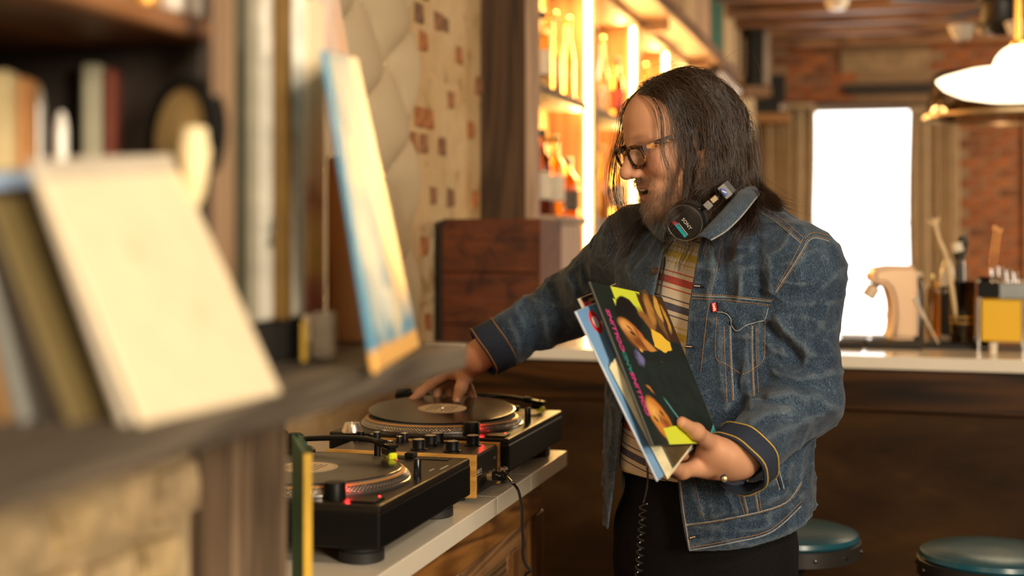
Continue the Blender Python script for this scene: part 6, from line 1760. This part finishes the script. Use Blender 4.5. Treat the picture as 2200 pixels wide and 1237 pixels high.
# collar: a fall that lies on the shoulders
def collar(name, inner, outer, n=26, th=.004):
    a = smooth_path(inner, 8); c = smooth_path(outer, 8)
    a = [a[int(i * (len(a) - 1) / n)] for i in range(n + 1)]; c = [c[int(i * (len(c) - 1) / n)] for i in range(n + 1)]
    W = 7; vs = []; fs = []
    for i in range(n + 1):
        for j in range(W):
            t = j / (W - 1); p = a[i].lerp(c[i], t)
            out = (p - A3v(neck_b)); out.z = 0; out.normalize()
            p = p + (UP * .4 + out * .6) * (.012 * math.sin(PI * t)); vs.append(p)
    for i in range(n):
        for j in range(W - 1): fs.append((i * W + j, i * W + j + 1, (i + 1) * W + j + 1, (i + 1) * W + j))
    o = MB().add(vs, fs).build(name, m_den, jacket, True, world=True)
    set_col(o, np.tile(np.array([[.12, .12, .12]]), (len(vs), 1)))
    md = o.modifiers.new('th', 'SOLIDIFY'); md.thickness = th; md.offset = 0
    return c
def A3v(v): return Vector(v)
oc_l = collar('collar', [P(1497, 512, 2.405), P(1520, 486, 2.41), P(1552, 452, 2.43), P(1582, 415, 2.48), P(1596, 392, 2.58)],
              [P(1527, 517, 2.385), P(1560, 497, 2.385), P(1592, 466, 2.40), P(1621, 430, 2.45), P(1640, 405, 2.57)])
MB().tube([p + UP * .001 - DV * .002 for p in oc_l], .0016, 6).build('collar_edge', m_edge, jacket, True, world=True)
oc_r = collar('collar', [P(1440, 498, 2.50), P(1425, 478, 2.53), P(1418, 452, 2.60), P(1430, 430, 2.68)], [P(1428, 522, 2.485), P(1402, 500, 2.53), P(1385, 470, 2.62), P(1400, 440, 2.72)])
# ================================================================ hair
hb = Field()
hb.ell(hp(-.008, 0, .052), (.096, .078, .083), HM, 0)
hb.ell(hp(-.004, .076, .006), (.020, .012, .032), HM, .01)
hb.ell(hp(.034, 0, -.010), (.068, .062, .090), HM, .02)
ec = P(1472, 478, 2.425)
hb.ell(ec, (.041, .041, .034), None, .01)
hb.cone(ec, P(1566, 404, 2.455), .020, .018, .02)
hb.cone(hp(-.030, 0, -.045), neck_b, .060, .070, .02)
hb.cone(T(1540, 2.59, .06, -.012, 1.425), SL, .072, .080, .03).cone(T(1540, 2.59, -.06, -.012, 1.425), SR, .072, .078, .03)
hb.loft([1.0, 1.28, 1.36, 1.42, 1.455], [T(1518, 2.56, 0, 0, 0), T(1533, 2.58, 0, 0, 0), T(1536, 2.58, 0, 0, 0), T(1540, 2.59, 0, 0, 0), T(1542, 2.595, 0, 0, 0)], [.21, .216, .204, .156, .106], [.155, .150, .137, .116, .096], TL_, TF_, .02)
def grow(roots, v0, lens, offs, n, grav, seed, wav=.0, drift=None):
    """Strands stepped under gravity and pushed out of the head and shoulders; roots in world space."""
    r = np.random.default_rng(seed); S = len(roots)
    p = roots.copy(); v = v0 / np.linalg.norm(v0, axis=1, keepdims=True); out = [p.copy()]
    f0 = hb.ev(p); g0 = np.stack([hb.ev(p + np.array(d) * .002) - f0 for d in ((1, 0, 0), (0, 1, 0), (0, 0, 1))], 1); g0 /= np.linalg.norm(g0, axis=1, keepdims=True) + 1e-9
    v = v - g0 * ((v * g0).sum(1, keepdims=True) - .12); v /= np.linalg.norm(v, axis=1, keepdims=True)
    dl = (lens / (n - 1))[:, None]; g = np.array([0, 0, -1.0])
    wd = r.normal(size=(S, 3)); ph = r.uniform(0, 6.28, S); wk = r.uniform(.5, 1.2, S)
    for i in range(n - 1):
        t = i / (n - 1)
        gg = grav * min(1, .25 + 1.6 * t)
        v = v * (1 - gg) + g * gg + wd * (wav * np.sin(ph + wk * i * .75))[:, None]
        if drift is not None: v = v + drift * (.10 * max(0, t - .35))
        v /= np.linalg.norm(v, axis=1, keepdims=True)
        p = p + v * dl
        f = hb.ev(p); e = .002
        gr = np.stack([hb.ev(p + np.array(d) * e) - f for d in ((1, 0, 0), (0, 1, 0), (0, 0, 1))], 1) / e
        gr /= np.linalg.norm(gr, axis=1, keepdims=True) + 1e-9
        need = np.maximum(offs * min(1, .25 + i / 5) - f, 0)[:, None]
        p = p + gr * need
        if t < .5: p = p - gr * (np.clip(f - offs - .004, 0, .02) * .42 * (1 - t / .5))[:, None]
        hit = (need[:, 0] > 0); vn = (v * gr).sum(1, keepdims=True)
        v = np.where(hit[:, None] & (vn < 0), v - gr * vn, v); v /= np.linalg.norm(v, axis=1, keepdims=True) + 1e-9
        out.append(p.copy())
    return np.stack(out, 1)
def clump(st, k, power, amount, frizz, seed):
    r = np.random.default_rng(seed); S, n, _ = st.shape
    gid = r.choice(S, k, replace=False)
    feat = np.concatenate([st[:, 0] * 1.0, st[:, n // 2] * .7], 1)
    d = ((feat[:, None, :] - feat[None, gid, :]) ** 2).sum(2); near = gid[d.argmin(1)]
    t = np.linspace(0, 1, n)[None, :, None]
    w_ = amount * t ** power * r.uniform(.55, 1.0, (S, 1, 1))
    o = st * (1 - w_) + st[near] * w_
    jit = r.normal(size=(S, 3))[:, None, :] * frizz * t ** 1.2
    ph = r.uniform(0, 6.28, (S, 1, 1)); o = o + jit + r.normal(size=(S, 3))[:, None, :] * frizz * .5 * np.sin(t * 7 + ph) * t
    return o
def strands(name, st, rad, mat, parent, cols, seed=1, kind=None, taper=.35):
    S, n, _ = st.shape; r = np.random.default_rng(seed)
    tan = np.gradient(st, axis=1); tan /= np.linalg.norm(tan, axis=2, keepdims=True) + 1e-9
    ref = r.normal(size=(S, 1, 3)); u = np.cross(tan, ref); u /= np.linalg.norm(u, axis=2, keepdims=True) + 1e-9
    w_ = np.cross(tan, u); t = np.linspace(0, 1, n)[None, :, None]
    R = (np.asarray(rad).reshape(-1, 1, 1) * np.ones((S, 1, 1))) * (1 - (1 - taper) * t ** 1.5)
    rings = [st + (u * math.cos(a) + w_ * math.sin(a)) * R for a in (0, 2 * PI / 3, 4 * PI / 3)]
    V = np.stack(rings, 2).reshape(-1, 3)
    base = (np.arange(S)[:, None] * n + np.arange(n - 1)[None, :]) * 3
    fs = []
    for k in range(3):
        k2 = (k + 1) % 3
        fs.append(np.stack([base + k, base + k2, base + 3 + k2, base + 3 + k], -1).reshape(-1, 4))
    inv = np.array(wmat(parent).inverted()); V = V @ inv[:3, :3].T + inv[:3, 3]
    o = mesh_np(name, V, np.concatenate(fs), mat, parent, True, kind)
    set_col(o, np.repeat(cols, n * 3, axis=0)); return o
m_hair, nt, b = new_mat('brown_hair')
ca = N(nt, 'ShaderNodeVertexColor', layer_name='tint'); nt.links.new(ca.outputs[0], b.inputs['Base Color'])
b.inputs['Roughness'].default_value = .34; b.inputs['Specular IOR Level'].default_value = .75

R2 = np.random.default_rng(77)
# roots over the scalp (head coordinates)
def scalp_ok(x, y, z):
    lim = .030 + .36 * np.clip(z - .015, 0, 1) - .25 * np.abs(y) * (z > .07)
    front = x < lim
    low = z > np.where(x > -.02, -.012, -.045)
    return front & low
cand = R2.normal(size=(80000, 3)); cand /= np.linalg.norm(cand, axis=1, keepdims=True)
rt = cand * np.array([.095, .076, .082]) + np.array([-.008, 0, .052])
rt = rt[scalp_ok(rt[:, 0], rt[:, 1], rt[:, 2])]
NH = 9000
rt = rt[:NH]; S = len(rt)
side = np.where(rt[:, 1] + R2.normal(size=S) * .006 > -.004, 1.0, -1.0)
W = lambda a: A3(HO) + a @ HM.T
hgt = np.clip((rt[:, 2] - .02) / .11, 0, 1); fr_ = np.clip((rt[:, 0] + .01) / .07, 0, 1)
v0 = np.stack([-.48 + .62 * fr_ * (1 - .5 * hgt) - .15 * (1 - fr_), side * (.60 + .35 * hgt), .30 * hgt - .45 * (1 - hgt)], 1) + R2.normal(size=(S, 3)) * .10
ffar = (side < 0) & (rt[:, 0] > .036) & (R2.random(S) < .38)      # strands that drop in front on the far side
v0[ffar] = np.array([.28, -.65, -.12]) + R2.normal(size=(ffar.sum(), 3)) * .12
v0w = v0 @ HM.T
lens = np.clip(R2.normal(.205, .022, S) + .075 * hgt + .070 * fr_ + .022 * (side > 0) * (rt[:, 0] > -.01), .14, .355)
offs = R2.uniform(.001, .017, S) * (1 - .45 * hgt) + .010 * np.clip(-rt[:, 0] / .09, 0, 1) * R2.random(S) * (1 - hgt)
dr_ = np.array(fh)[None, :] * (np.where((side > 0) & (rt[:, 0] > .005), 1.15, -.25) + R2.normal(0, .25, S))[:, None] + np.array(RV)[None, :] * (np.where(rt[:, 0] < -.03, .75, np.where(rt[:, 0] < .0, .3, 0)) * R2.uniform(.2, 1.2, S))[:, None]
hs = grow(W(rt), v0w, lens, offs, 32, .24, 5, .07, drift=dr_)
# tips on the back turn outward over the collar, tips at the front turn in under the chin
# locks bend together: a smooth displacement field, growing to the tips
tt_ = np.linspace(0, 1, hs.shape[1])[None, :, None]
def bend(st_, amp, fq, sd):
    pp = st_.reshape(-1, 3) * np.array([fq, fq, fq * .55]) + sd
    dv_ = np.stack([vnoise(pp), vnoise(pp + 31.7), vnoise(pp + 77.1) * .4], 1).reshape(st_.shape)
    return st_ + dv_ * amp * np.linspace(0, 1, st_.shape[1])[None, :, None] ** .8
hs = clump(hs, 210, .55, .90, .0048, 6)
hs = bend(bend(hs, .062, 14, 3.3), .040, 30, 8.1)
ear_c = A3(hp(.002, .088, .006)); dmin = np.linalg.norm(hs - ear_c, axis=2).min(1)
keep = ~((dmin < .021) & (R2.random(S) < .93))
hs = hs[keep]; NK = len(hs)
shade = R2.normal(0, 1, NK)[:, None]
cols = np.array([.027, .0135, .0070]) * np.exp(.42 * shade) + np.array([.035, .026, .018]) * (R2.random((NK, 1)) < .10)
strands('hair', hs, np.where(R2.random(NK) < .2, .00048, .00034), m_hair, man, cols, 3)
# loose flyaway hairs
NF = 320
fi = R2.choice(S, NF); fv = v0w[fi] + R2.normal(size=(NF, 3)) * .55
fl = grow(W(rt[fi]), fv, lens[fi] * R2.uniform(.75, 1.10, NF), offs[fi] + R2.uniform(.002, .014, NF), 30, .20, 8, .12)
strands('loose_hairs', fl, .00022, m_hair, man, np.tile(np.array([[.075, .040, .020]]), (NF, 1)), 4)
# dark scalp under the hair
sm = scalp_ok(q[:, 0] + .012, q[:, 1], q[:, 2]) & (q[:, 2] > -.06) & (np.linalg.norm(q, axis=1) < .2)
smf = np.clip((.030 + .36 * np.clip(q[:, 2] - .015, 0, 1) - q[:, 0] - .004) / .018, 0, 1)[:, None]; smf = smf * (sm[:, None] | (scalp_ok(q[:, 0], q[:, 1], q[:, 2]) & (q[:, 2] > -.02) & (np.linalg.norm(q, axis=1) < .2))[:, None])
cl2 = cl * (1 - smf) + np.array([.030, .016, .010]) * smf
skin_o.data.color_attributes['tint'].data.foreach_set('color', np.concatenate([np.clip(cl2, 0, 1), np.ones((len(cl2), 1))], 1).astype(np.float32).ravel())
# beard, moustache, brows
nb_ = np.zeros(len(Vb) * 3, dtype=np.float32); skin_o.data.vertices.foreach_get('normal', nb_); nb_ = nb_.reshape(-1, 3)
def whiskers(mask, n, ln, dirv, spread, col, rad, name, seed):
    r = np.random.default_rng(seed); idx = np.where(mask > r.random(len(mask)))[0]
    idx = r.choice(idx, min(n, len(idx)), replace=len(idx) < n); m = len(idx)
    d = nb_[idx] * .55 + np.asarray(dirv)[idx] if np.ndim(dirv) == 2 else nb_[idx] * .55 + np.asarray(dirv)
    d = d + r.normal(size=(m, 3)) * spread; d /= np.linalg.norm(d, axis=1, keepdims=True)
    L = (ln * r.uniform(.5, 1.15, m))[:, None]; jt = r.normal(size=(m, 3)) * .0010; jt -= nb_[idx] * (jt * nb_[idx]).sum(1, keepdims=True); p0 = Vb[idx] - nb_[idx] * .0004 + jt
    cur = np.array([0, 0, -1.0]) * .55
    st_ = np.stack([p0 + d * L * t + cur * L * t * t * .5 for t in np.linspace(0, 1, 6)], 1)
    c = np.asarray(col)[r.integers(0, len(col), m)] * np.exp(r.normal(0, .2, (m, 1)))
    strands(name, st_, rad, m_hair, man, c, seed)
hxv = np.array(HX); dwn = np.array([0, 0, -1.0])
yl_ = np.array(HY)
bc = [(.16, .085, .045), (.24, .15, .09), (.34, .27, .20), (.11, .06, .035)]
chin_len = beard_m * (q[:, 2] < -.05)
whiskers(beard_m * (q[:, 2] < -.050) * (q[:, 0] > .015) * .9, 4200, .0065, dwn * .8 + hxv * .1, .28, bc, .00020, 'beard', 21)
whiskers(beard_m * gsn((.086, 0, -.102), (.030, .032, .022)), 2000, .015, dwn * .9 + hxv * .25, .25, bc[1:3] + bc[:1], .00024, 'chin_beard', 22)
sgn = np.sign(q[:, 1])[:, None] * yl_[None, :]
whiskers(np.clip(gsn((.098, 0, -.040), (.018, .034, .0085)) * 1.6, 0, 1) * (1 - lip), 2600, .011, sgn * .75 + dwn * .5, .2, bc[:3], .00022, 'moustache', 23)
brow = np.clip(gsn((.092, .030, .040), (.02, .020, .0055)) + gsn((.092, -.030, .040), (.02, .020, .0055)), 0, 1)
pass

# ================================================================ glasses
gl = thing('glasses', 'tortoiseshell glasses with clear lenses worn by the man', 'glasses', hp(.105, 0, .012))
m_tor, nt, b = new_mat('tortoiseshell')
f = noise(nt, coords(nt), 90, 3, .6, 1.0)
nt.links.new(ramp(nt, f, [(.40, (.014, .007, .005)), (.54, (.055, .020, .008)), (.64, (.48, .19, .03))]), b.inputs['Base Color']); b.inputs['Roughness'].default_value = .42; b.inputs['Specular IOR Level'].default_value = .25
for s in (-1, 1):
    cx_, cy_, cz_ = .1065, s * .0335, .0075
    yaw_ = s * .12
    def lpnt(a, b_):            # a along the frame, b_ up
        return hp(cx_ - abs(a + s * .0) * .0 - (a * s) * math.sin(.13) + b_ * .10, cy_ + a, cz_ + b_)
    path = []
    for k in range(41):
        t = 2 * PI * k / 40; ca_, sa_ = math.cos(t), math.sin(t)
        a = .0248 * math.copysign(abs(ca_) ** .62, ca_); b_ = .0182 * math.copysign(abs(sa_) ** .66, sa_)
        if b_ < 0: a *= 1 - .12 * (-b_ / .0182)
        path.append(lpnt(a, b_))
    MB().tube(path, [.0041 if .08 < (k / 40) < .42 else .0027 for k in range(41)], 8, cap=False).build('rim', m_tor, gl, True, world=True)
    c_ = lpnt(0, 0); vs = [c_] + path[:-1]; fs = [(0, 1 + i, 1 + (i + 1) % 40) for i in range(40)]
    MB().add(vs, fs).build('lens', pane_mat('lens_glass', (.98, .98, .97)), gl, True, world=True)
    h0 = lpnt(s * .0275, .0125); t1 = hp(.050, s * .0745, .0245); t2 = hp(.0, s * .0800, .0240); t3 = hp(-.022, s * .0805, .010)
    pth = smooth_path([h0, t1, t2, t3], 8)
    mbt = MB(); vs = []; fs = []; n = len(pth)
    for i, p in enumerate(pth):
        hh_ = .0062 - .0022 * min(1, i / (n * .6)); tt_ = .0019
        for u_, v_ in ((-1, -1), (1, -1), (1, 1), (-1, 1)): vs.append(p + HY * (u_ * tt_) + HZ * (v_ * hh_))
    for i in range(n - 1):
        for k in range(4): fs.append((i * 4 + k, i * 4 + (k + 1) % 4, i * 4 + 4 + (k + 1) % 4, i * 4 + 4 + k))
    fs += [(3, 2, 1, 0), tuple((n - 1) * 4 + k for k in range(4))]
    MB().add(vs, fs).build('temple', m_tor, gl, False, world=True)
MB().tube([hp(.1085, -.0085, .0130), hp(.1105, 0, .0150), hp(.1085, .0085, .0130)], .0026, 8).build('bridge', m_tor, gl, True, world=True)

# ================================================================ headphones round the neck
hd = thing('headphones', 'black headphones hanging round the neck of the man', 'headphones', P(1475, 474, 2.40))
ec = P(1472, 478, 2.425); en = (Vector((0, 0, H)) - ec).normalized() + RV * -.30 + UP * -.22; en.normalize()
em = frame(ec, en)
m_hpb = plain('headphone_black', (0.014, 0.013, 0.013), .32, spec=.5)
MB().lathe([(.0285, -.020), (.0330, -.016), (.0335, -.006), (.0325, -.001), (.0300, .0035), (.0270, .0045), (0, .0050)], 44, em).build('ear_cup', m_hpb, hd, True, world=True)
MB().lathe([(.0300, -.034), (.0360, -.031), (.0375, -.025), (.0350, -.0195), (.0290, -.0185)], 40, em).build('ear_pad', plain('pad_leather', (.018, .016, .015), .5), hd, True, world=True)
MB().tube([em @ Vector((.0312 * math.cos(a), .0312 * math.sin(a), .0035)) for a in np.linspace(0, 2 * PI, 41)], .0006, 6, cap=False).build('silver_ring', plain('thin_chrome', (.6, .58, .55), .2, .9), hd, True, world=True)
# lettering and stripe on the cup: reading down to the right
def cup_m(rx_, ry_, ang, z=.0052):
    """Frame on the cup face with text x direction at ang degrees in the picture (clockwise positive)."""
    xr = RV * math.cos(math.radians(ang)) - UP * math.sin(math.radians(ang)); xr = (xr - en * xr.dot(en)).normalized(); yr_ = en.cross(xr)
    m = Matrix((xr, yr_, en)).transposed().to_4x4(); rr = RV - en * RV.dot(en); uu = UP - en * UP.dot(en)
    m.translation = ec + rr.normalized() * rx_ + uu.normalized() * ry_ + en * z; return m
m_silv = plain('silver_print', (.62, .58, .52), .4)
text('cup_lettering', 'SONY', .0088, cup_m(.004, -.001, 50), m_silv, hd, .0003)
for (x, y, l, w_, mt) in ((-.0075, -.0125, .030, .0062, plain('teal_print', (.02, .30, .36), .4)), (-.0025, -.0105, .026, .0008, m_silv), (-.0095, -.0075, .012, .0008, m_silv)):
    MB().box((-l / 2, -w_ / 2, -.0003), (l / 2, w_ / 2, .0003), m=cup_m(x, y, 50)).build('printed_stripe', mt, hd, world=True)
MB().box((-.0035, -.0031, -.0003), (.0035, .0031, .0004), m=cup_m(-.0175, -.001, 50)).build('red_stripe', plain('red_print', (.45, .03, .03), .5), hd, world=True)
arm = smooth_path([ec + UP * .022 + RV * .020 - DV * .004, P(1522, 440, 2.425), P(1545, 420, 2.43), P(1566, 404, 2.455), P(1590, 388, 2.53), P(1596, 378, 2.62)], 8)
MB().tube(arm, .0042, 10).build('yoke', m_hpb, hd, True, world=True)
band = smooth_path([P(1566, 404, 2.455), P(1596, 385, 2.53), P(1600, 372, 2.63), P(1560, 372, 2.72), P(1500, 390, 2.76), P(1452, 430, 2.72), P(1438, 470, 2.66)], 8)
MB().tube(band, .0085, 12, flat=.45).build('headband', plain('pad_leather', (0, 0, 0)), hd, True, world=True)
ec2 = P(1432, 482, 2.64)
MB().lathe([(0, -.02), (.031, -.018), (.0345, -.008), (.033, .002), (0, .004)], 36, frame(ec2, -RV * .9 - UP * .3 - DV * .3)).build('ear_cup', m_hpb, hd, True, world=True)
def chip(px, py, d, w_, h_, t_, mat, name, ang, parent=None):
    c = P(px, py, d); n_ = -DV; xr = RV * math.cos(math.radians(ang)) - UP * math.sin(math.radians(ang)); yr_ = n_.cross(xr)
    m = Matrix((xr, yr_, n_)).transposed().to_4x4(); m.translation = c
    return MB().box((-w_ / 2, -h_ / 2, -t_), (w_ / 2, h_ / 2, t_), .001, m=m).build(name, mat, hd, world=True), m
chip(1521, 441, 2.405, .0135, .0130, .003, plain('grey_hinge', (.16, .15, .14), .3), 'hinge_plate', 45)
chip(1534, 428, 2.408, .010, .013, .003, plain('champagne_metal', (.60, .47, .30), .2, .8), 'slider', 50)
chip(1557, 411, 2.42, .0250, .0150, .005, plain('grey_slider_cap', (.17, .155, .145), .35), 'slider_cap', 50)
chip(1566, 402, 2.428, .0250, .0120, .007, plain('pad_leather', (0, 0, 0)), 'band_end', 50)
o, mm = chip(1556, 412, 2.412, .001, .001, .0004, m_hpb, 'badge_base', 50)
vs = [(.0085 * math.cos(a), .0036 * math.sin(a)) for a in np.linspace(0, 2 * PI, 25)[:-1]]
MB().prism(vs, .0, .0012, m=mm).build('blue_badge', plain('royal_blue', (.03, .09, .48), .3), hd, world=True)
MB().box((-.004, -.0008, .0012), (.004, .0008, .0016), m=mm @ Matrix.Rotation(.5, 4, 'Z')).build('badge_print', plain('white_thread', (0, 0, 0)), hd, world=True)
# headphone cord: down the shirt, behind the sleeves, then a coil at the hip
VT = [o for o in man.children if o.name.startswith('tshirt')][0]
BT = BVHTree.FromPolygons([man.location + v.co for v in VT.data.vertices], [tuple(p.vertices) for p in VT.data.polygons])
cp = [ec - UP * .030 - RV * .018 + en * .002]
for x, y in ((1436, 540), (1430, 575), (1425, 610), (1420, 650), (1416, 700), (1412, 760), (1405, 840), (1398, 920), (1391, 985)):
    h_, n_ = pj(x, y, .004, BT); cp.append(h_ if h_ is not None else P(x, y, 2.44))
cp += [P(1391, 1010, 2.40), P(1391, 1040, 2.385), P(1386, 1066, 2.38), P(1382, 1080, 2.38)]
cord = hd
m_cordg = plain('glossy_cord', (0.018, 0.017, 0.016), .18, spec=.7)
MB().tube(smooth_path(cp, 6), .0019, 8).build('straight_cord', m_cordg, cord, True, world=True)
hx_ = []
ax0, ax1 = P(1383, 1082, 2.38), P(1368, 1290, 2.38)
n = 400
for i in range(n):
    t = i / (n - 1); a = t * 2 * PI * 13
    hx_.append(ax0.lerp(ax1, t) + RV * (.0058 * math.cos(a)) + DV * (.0058 * math.sin(a)))
MB().tube(hx_, .0016, 6).build('coil', m_cordg, cord, True, world=True)

# ================================================================ the held sleeves
S1, S2 = LU.normalized(), LVv.normalized()
LU_, LV_ = S1 * LU.length, S2 * LVv.length
m_front = cover_mat('two_portraits_cover', (0.013, 0.020, 0.016), [
    ('r', .46, .945, .20, .085, 0, (.66, .76, .05), .05, .03), ('r', .30, .86, .075, .06, 0, (.66, .76, .05), .08, .05),
    ('e', .37, .835, .17, .105, 8, (.010, .008, .007), .12, .06),
    ('r', .80, .83, .20, .155, 0, (.060, .026, .010), .08, .06),
    ('e', .70, .85, .05, .13, -18, (.46, .22, .05), .16, .3), ('e', .84, .90, .035, .10, -10, (.66, .38, .07), .16, .25), ('e', .60, .80, .05, .10, 25, (.30, .13, .03), .2, .35), ('e', .92, .82, .03, .09, -12, (.55, .30, .05), .2, .3), ('e', .78, .79, .03, .08, 15, (.20, .10, .03), .2, .4),
    ('e', .33, .685, .165, .080, -32, (.58, .22, .040), .06, .14), ('e', .27, .715, .08, .045, -30, (.82, .42, .13), .08, .6), ('e', .37, .63, .13, .045, -20, (.20, .065, .014), .12, .6),
    ('e', .31, .695, .030, .012, -20, (.03, .012, .006), .05, .4), ('e', .30, .727, .040, .007, -30, (.05, .02, .01), .05, .4), ('e', .43, .700, .032, .010, -40, (.50, .10, .06), .03, .4), ('e', .38, .715, .030, .012, -60, (.30, .10, .02), .04, .5),
    ('e', .50, .61, .11, .040, -35, (.62, .27, .06), .06, .25),
    ('r', .70, .655, .115, .070, -25, (.88, .56, .05), .10, .06), ('r', .66, .57, .36, .035, 4, (.012, .016, .013), .08, .1),
    ('e', .285, .545, .045, .035, 0, (.17, .16, .36), .25, .35), ('e', .36, .575, .02, .012, 0, (.75, .45, .10), .1, .3),
    ('e', .235, .155, .150, .105, -48, (.60, .22, .032), .05, .10), ('e', .20, .185, .08, .05, -48, (.86, .45, .12), .08, .6), ('e', .29, .105, .09, .045, -40, (.23, .075, .014), .1, .6),
    ('e', .17, .155, .026, .010, -40, (.04, .014, .006), .04, .4), ('e', .28, .195, .024, .010, -40, (.04, .014, .006), .04, .4), ('e', .26, .115, .038, .010, -45, (.45, .09, .05), .03, .4), ('e', .235, .150, .014, .03, -40, (.35, .12, .02), .04, .5),
    ('e', .25, .335, .045, .012, -30, (.55, .20, .04), .2, .4),
    ('r', .47, .025, .25, .080, 0, (.66, .76, .05), .04, .03), ('r', .45, .205, .011, .085, 40, (.08, .26, .26), .05, .25),
    ('r', 1.0, .03, .09, .08, 30, (.10, .42, .42), .02, .05)], .32, .08, 9)
side_d = plain('dark_sleeve_edge', (0.05, 0.05, 0.04), .6)
o = sleeve('record_sleeve', 'dark green record sleeve with two orange portraits and lime blocks, frontmost in his hand', 'record sleeve',
           (LTL, LTL + LU_, LTL + LU_ + LV_, LTL + LV_), .004, m_front, None, side_d)
m_mag, m_tealp = plain('magenta_print', (.62, .05, .24), .45), plain('teal_line_print', (.03, .22, .20), .4)
def cov_m(u_, v_): 
    m = Matrix((-S2, -S1, LN)).transposed().to_4x4()
    if m.to_3x3().determinant() < 0: m = Matrix((-S2, S1, LN)).transposed().to_4x4()
    m.translation = LTL + LU_ * u_ + LV_ * (1 - v_) + LN * .0003; return m
for txt, v_, mt, sz in (('COLLINS', .305, m_mag, .0178), ('AND', .50, m_tealp, .0165), ('COLLINS', .695, m_mag, .0178)):
    text('cover_lettering', txt, sz, cov_m(.088, v_), mt, o, .0002, bold=.0005, shear=.15)
m_gb = cover_mat('dark_gold_cover', (0.085, 0.060, 0.025), [('e', .6, .12, .2, .06, 30, (.36, .20, .03), .3, .5), ('e', .75, .05, .12, .05, 0, (.42, .25, .04), .3, .4), ('e', .5, .3, .3, .1, -30, (.20, .12, .03), .3, .5)], .4, .12)
gTL, gBL = lp(1325, 770, -.006), lp(1447, 1006, -.006)
gd = (gBL - gTL).normalized(); gS = gBL - gd * .246
gu = (S1 - gd * S1.dot(gd)).normalized() * .275
gt = thing('record_gatefold', 'thick dark gold record gatefold behind the green sleeve, cream inner sleeves showing', 'record sleeve', (gBL + gS) / 2)
gm = uv_slab('cover', (gS + gu * .06, gS + gu, gBL + gu, gBL + gu * .01), .0025, m_gb, gt, side_d)
for k in range(6):
    a = -LN * (.0030 + .0020 * k)
    t0 = gTL + gd * (.001 * (k % 3) + .0012 * k) - S1 * (.002 + .0012 * k); t1 = gBL - S1 * (.0012 * k) + gd * (.001 * (k % 2) + .0022 * k)
    uv_slab('inner_sleeve', (t0 + a, t0 + gu * .97 + a, t1 + gu * .97 + a, t1 + a), .0018, plain('cream_inner_sleeve', (.74, .66, .42), .7, var=.12, scale=60), gt)
m_sky = cover_mat('sky_blue_cover', (0.16, 0.34, 0.62), [('e', .4, .7, .35, .2, 20, (.26, .46, .72), .4, .9), ('e', .5, .2, .4, .2, -20, (.12, .28, .56), .4, .9),
    ('e', .235, .905, .085, .070, 0, (.72, .03, .03), .0, .04), ('e', .235, .905, .045, .036, 0, (.80, .84, .90), 0, .05)], .35, .05)
bTL, bBL = lp(1237, 668, -.0228), lp(1414, 1033, -.0228)
bd = (bBL - bTL); bu = (S1 - bd.normalized() * S1.dot(bd.normalized())).normalized() * .235
sleeve('record_sleeve', 'sky blue record sleeve with a red ring, behind the gatefold in his hand', 'record sleeve', (bTL, bTL + bu, bBL + bu, bBL), .0035, m_sky, None, plain('white_sleeve_edge', (.5, .55, .62), .5))
m_cd = cover_mat('magenta_black_cover', (0.05, 0.030, 0.025), [('r', .13, .93, .10, .04, 0, (.62, .02, .13), .05, .1), ('r', .02, .95, .03, .06, 0, (.5, .42, .30), .05, .2), ('r', .4, .97, .2, .01, 0, (.45, .33, .15), .05, .2)], .15, .05)
cTL = lp(1243, 641, -.0295); 
sleeve('record_sleeve', 'dark glossy record sleeve with a magenta mark, rearmost of those in his hand', 'record sleeve', (cTL, cTL + bu * .8, cTL + bu * .8 + bd * .95, cTL + bd * .95), .003, m_cd, None, plain('cream_edge', (.55, .46, .32), .5))
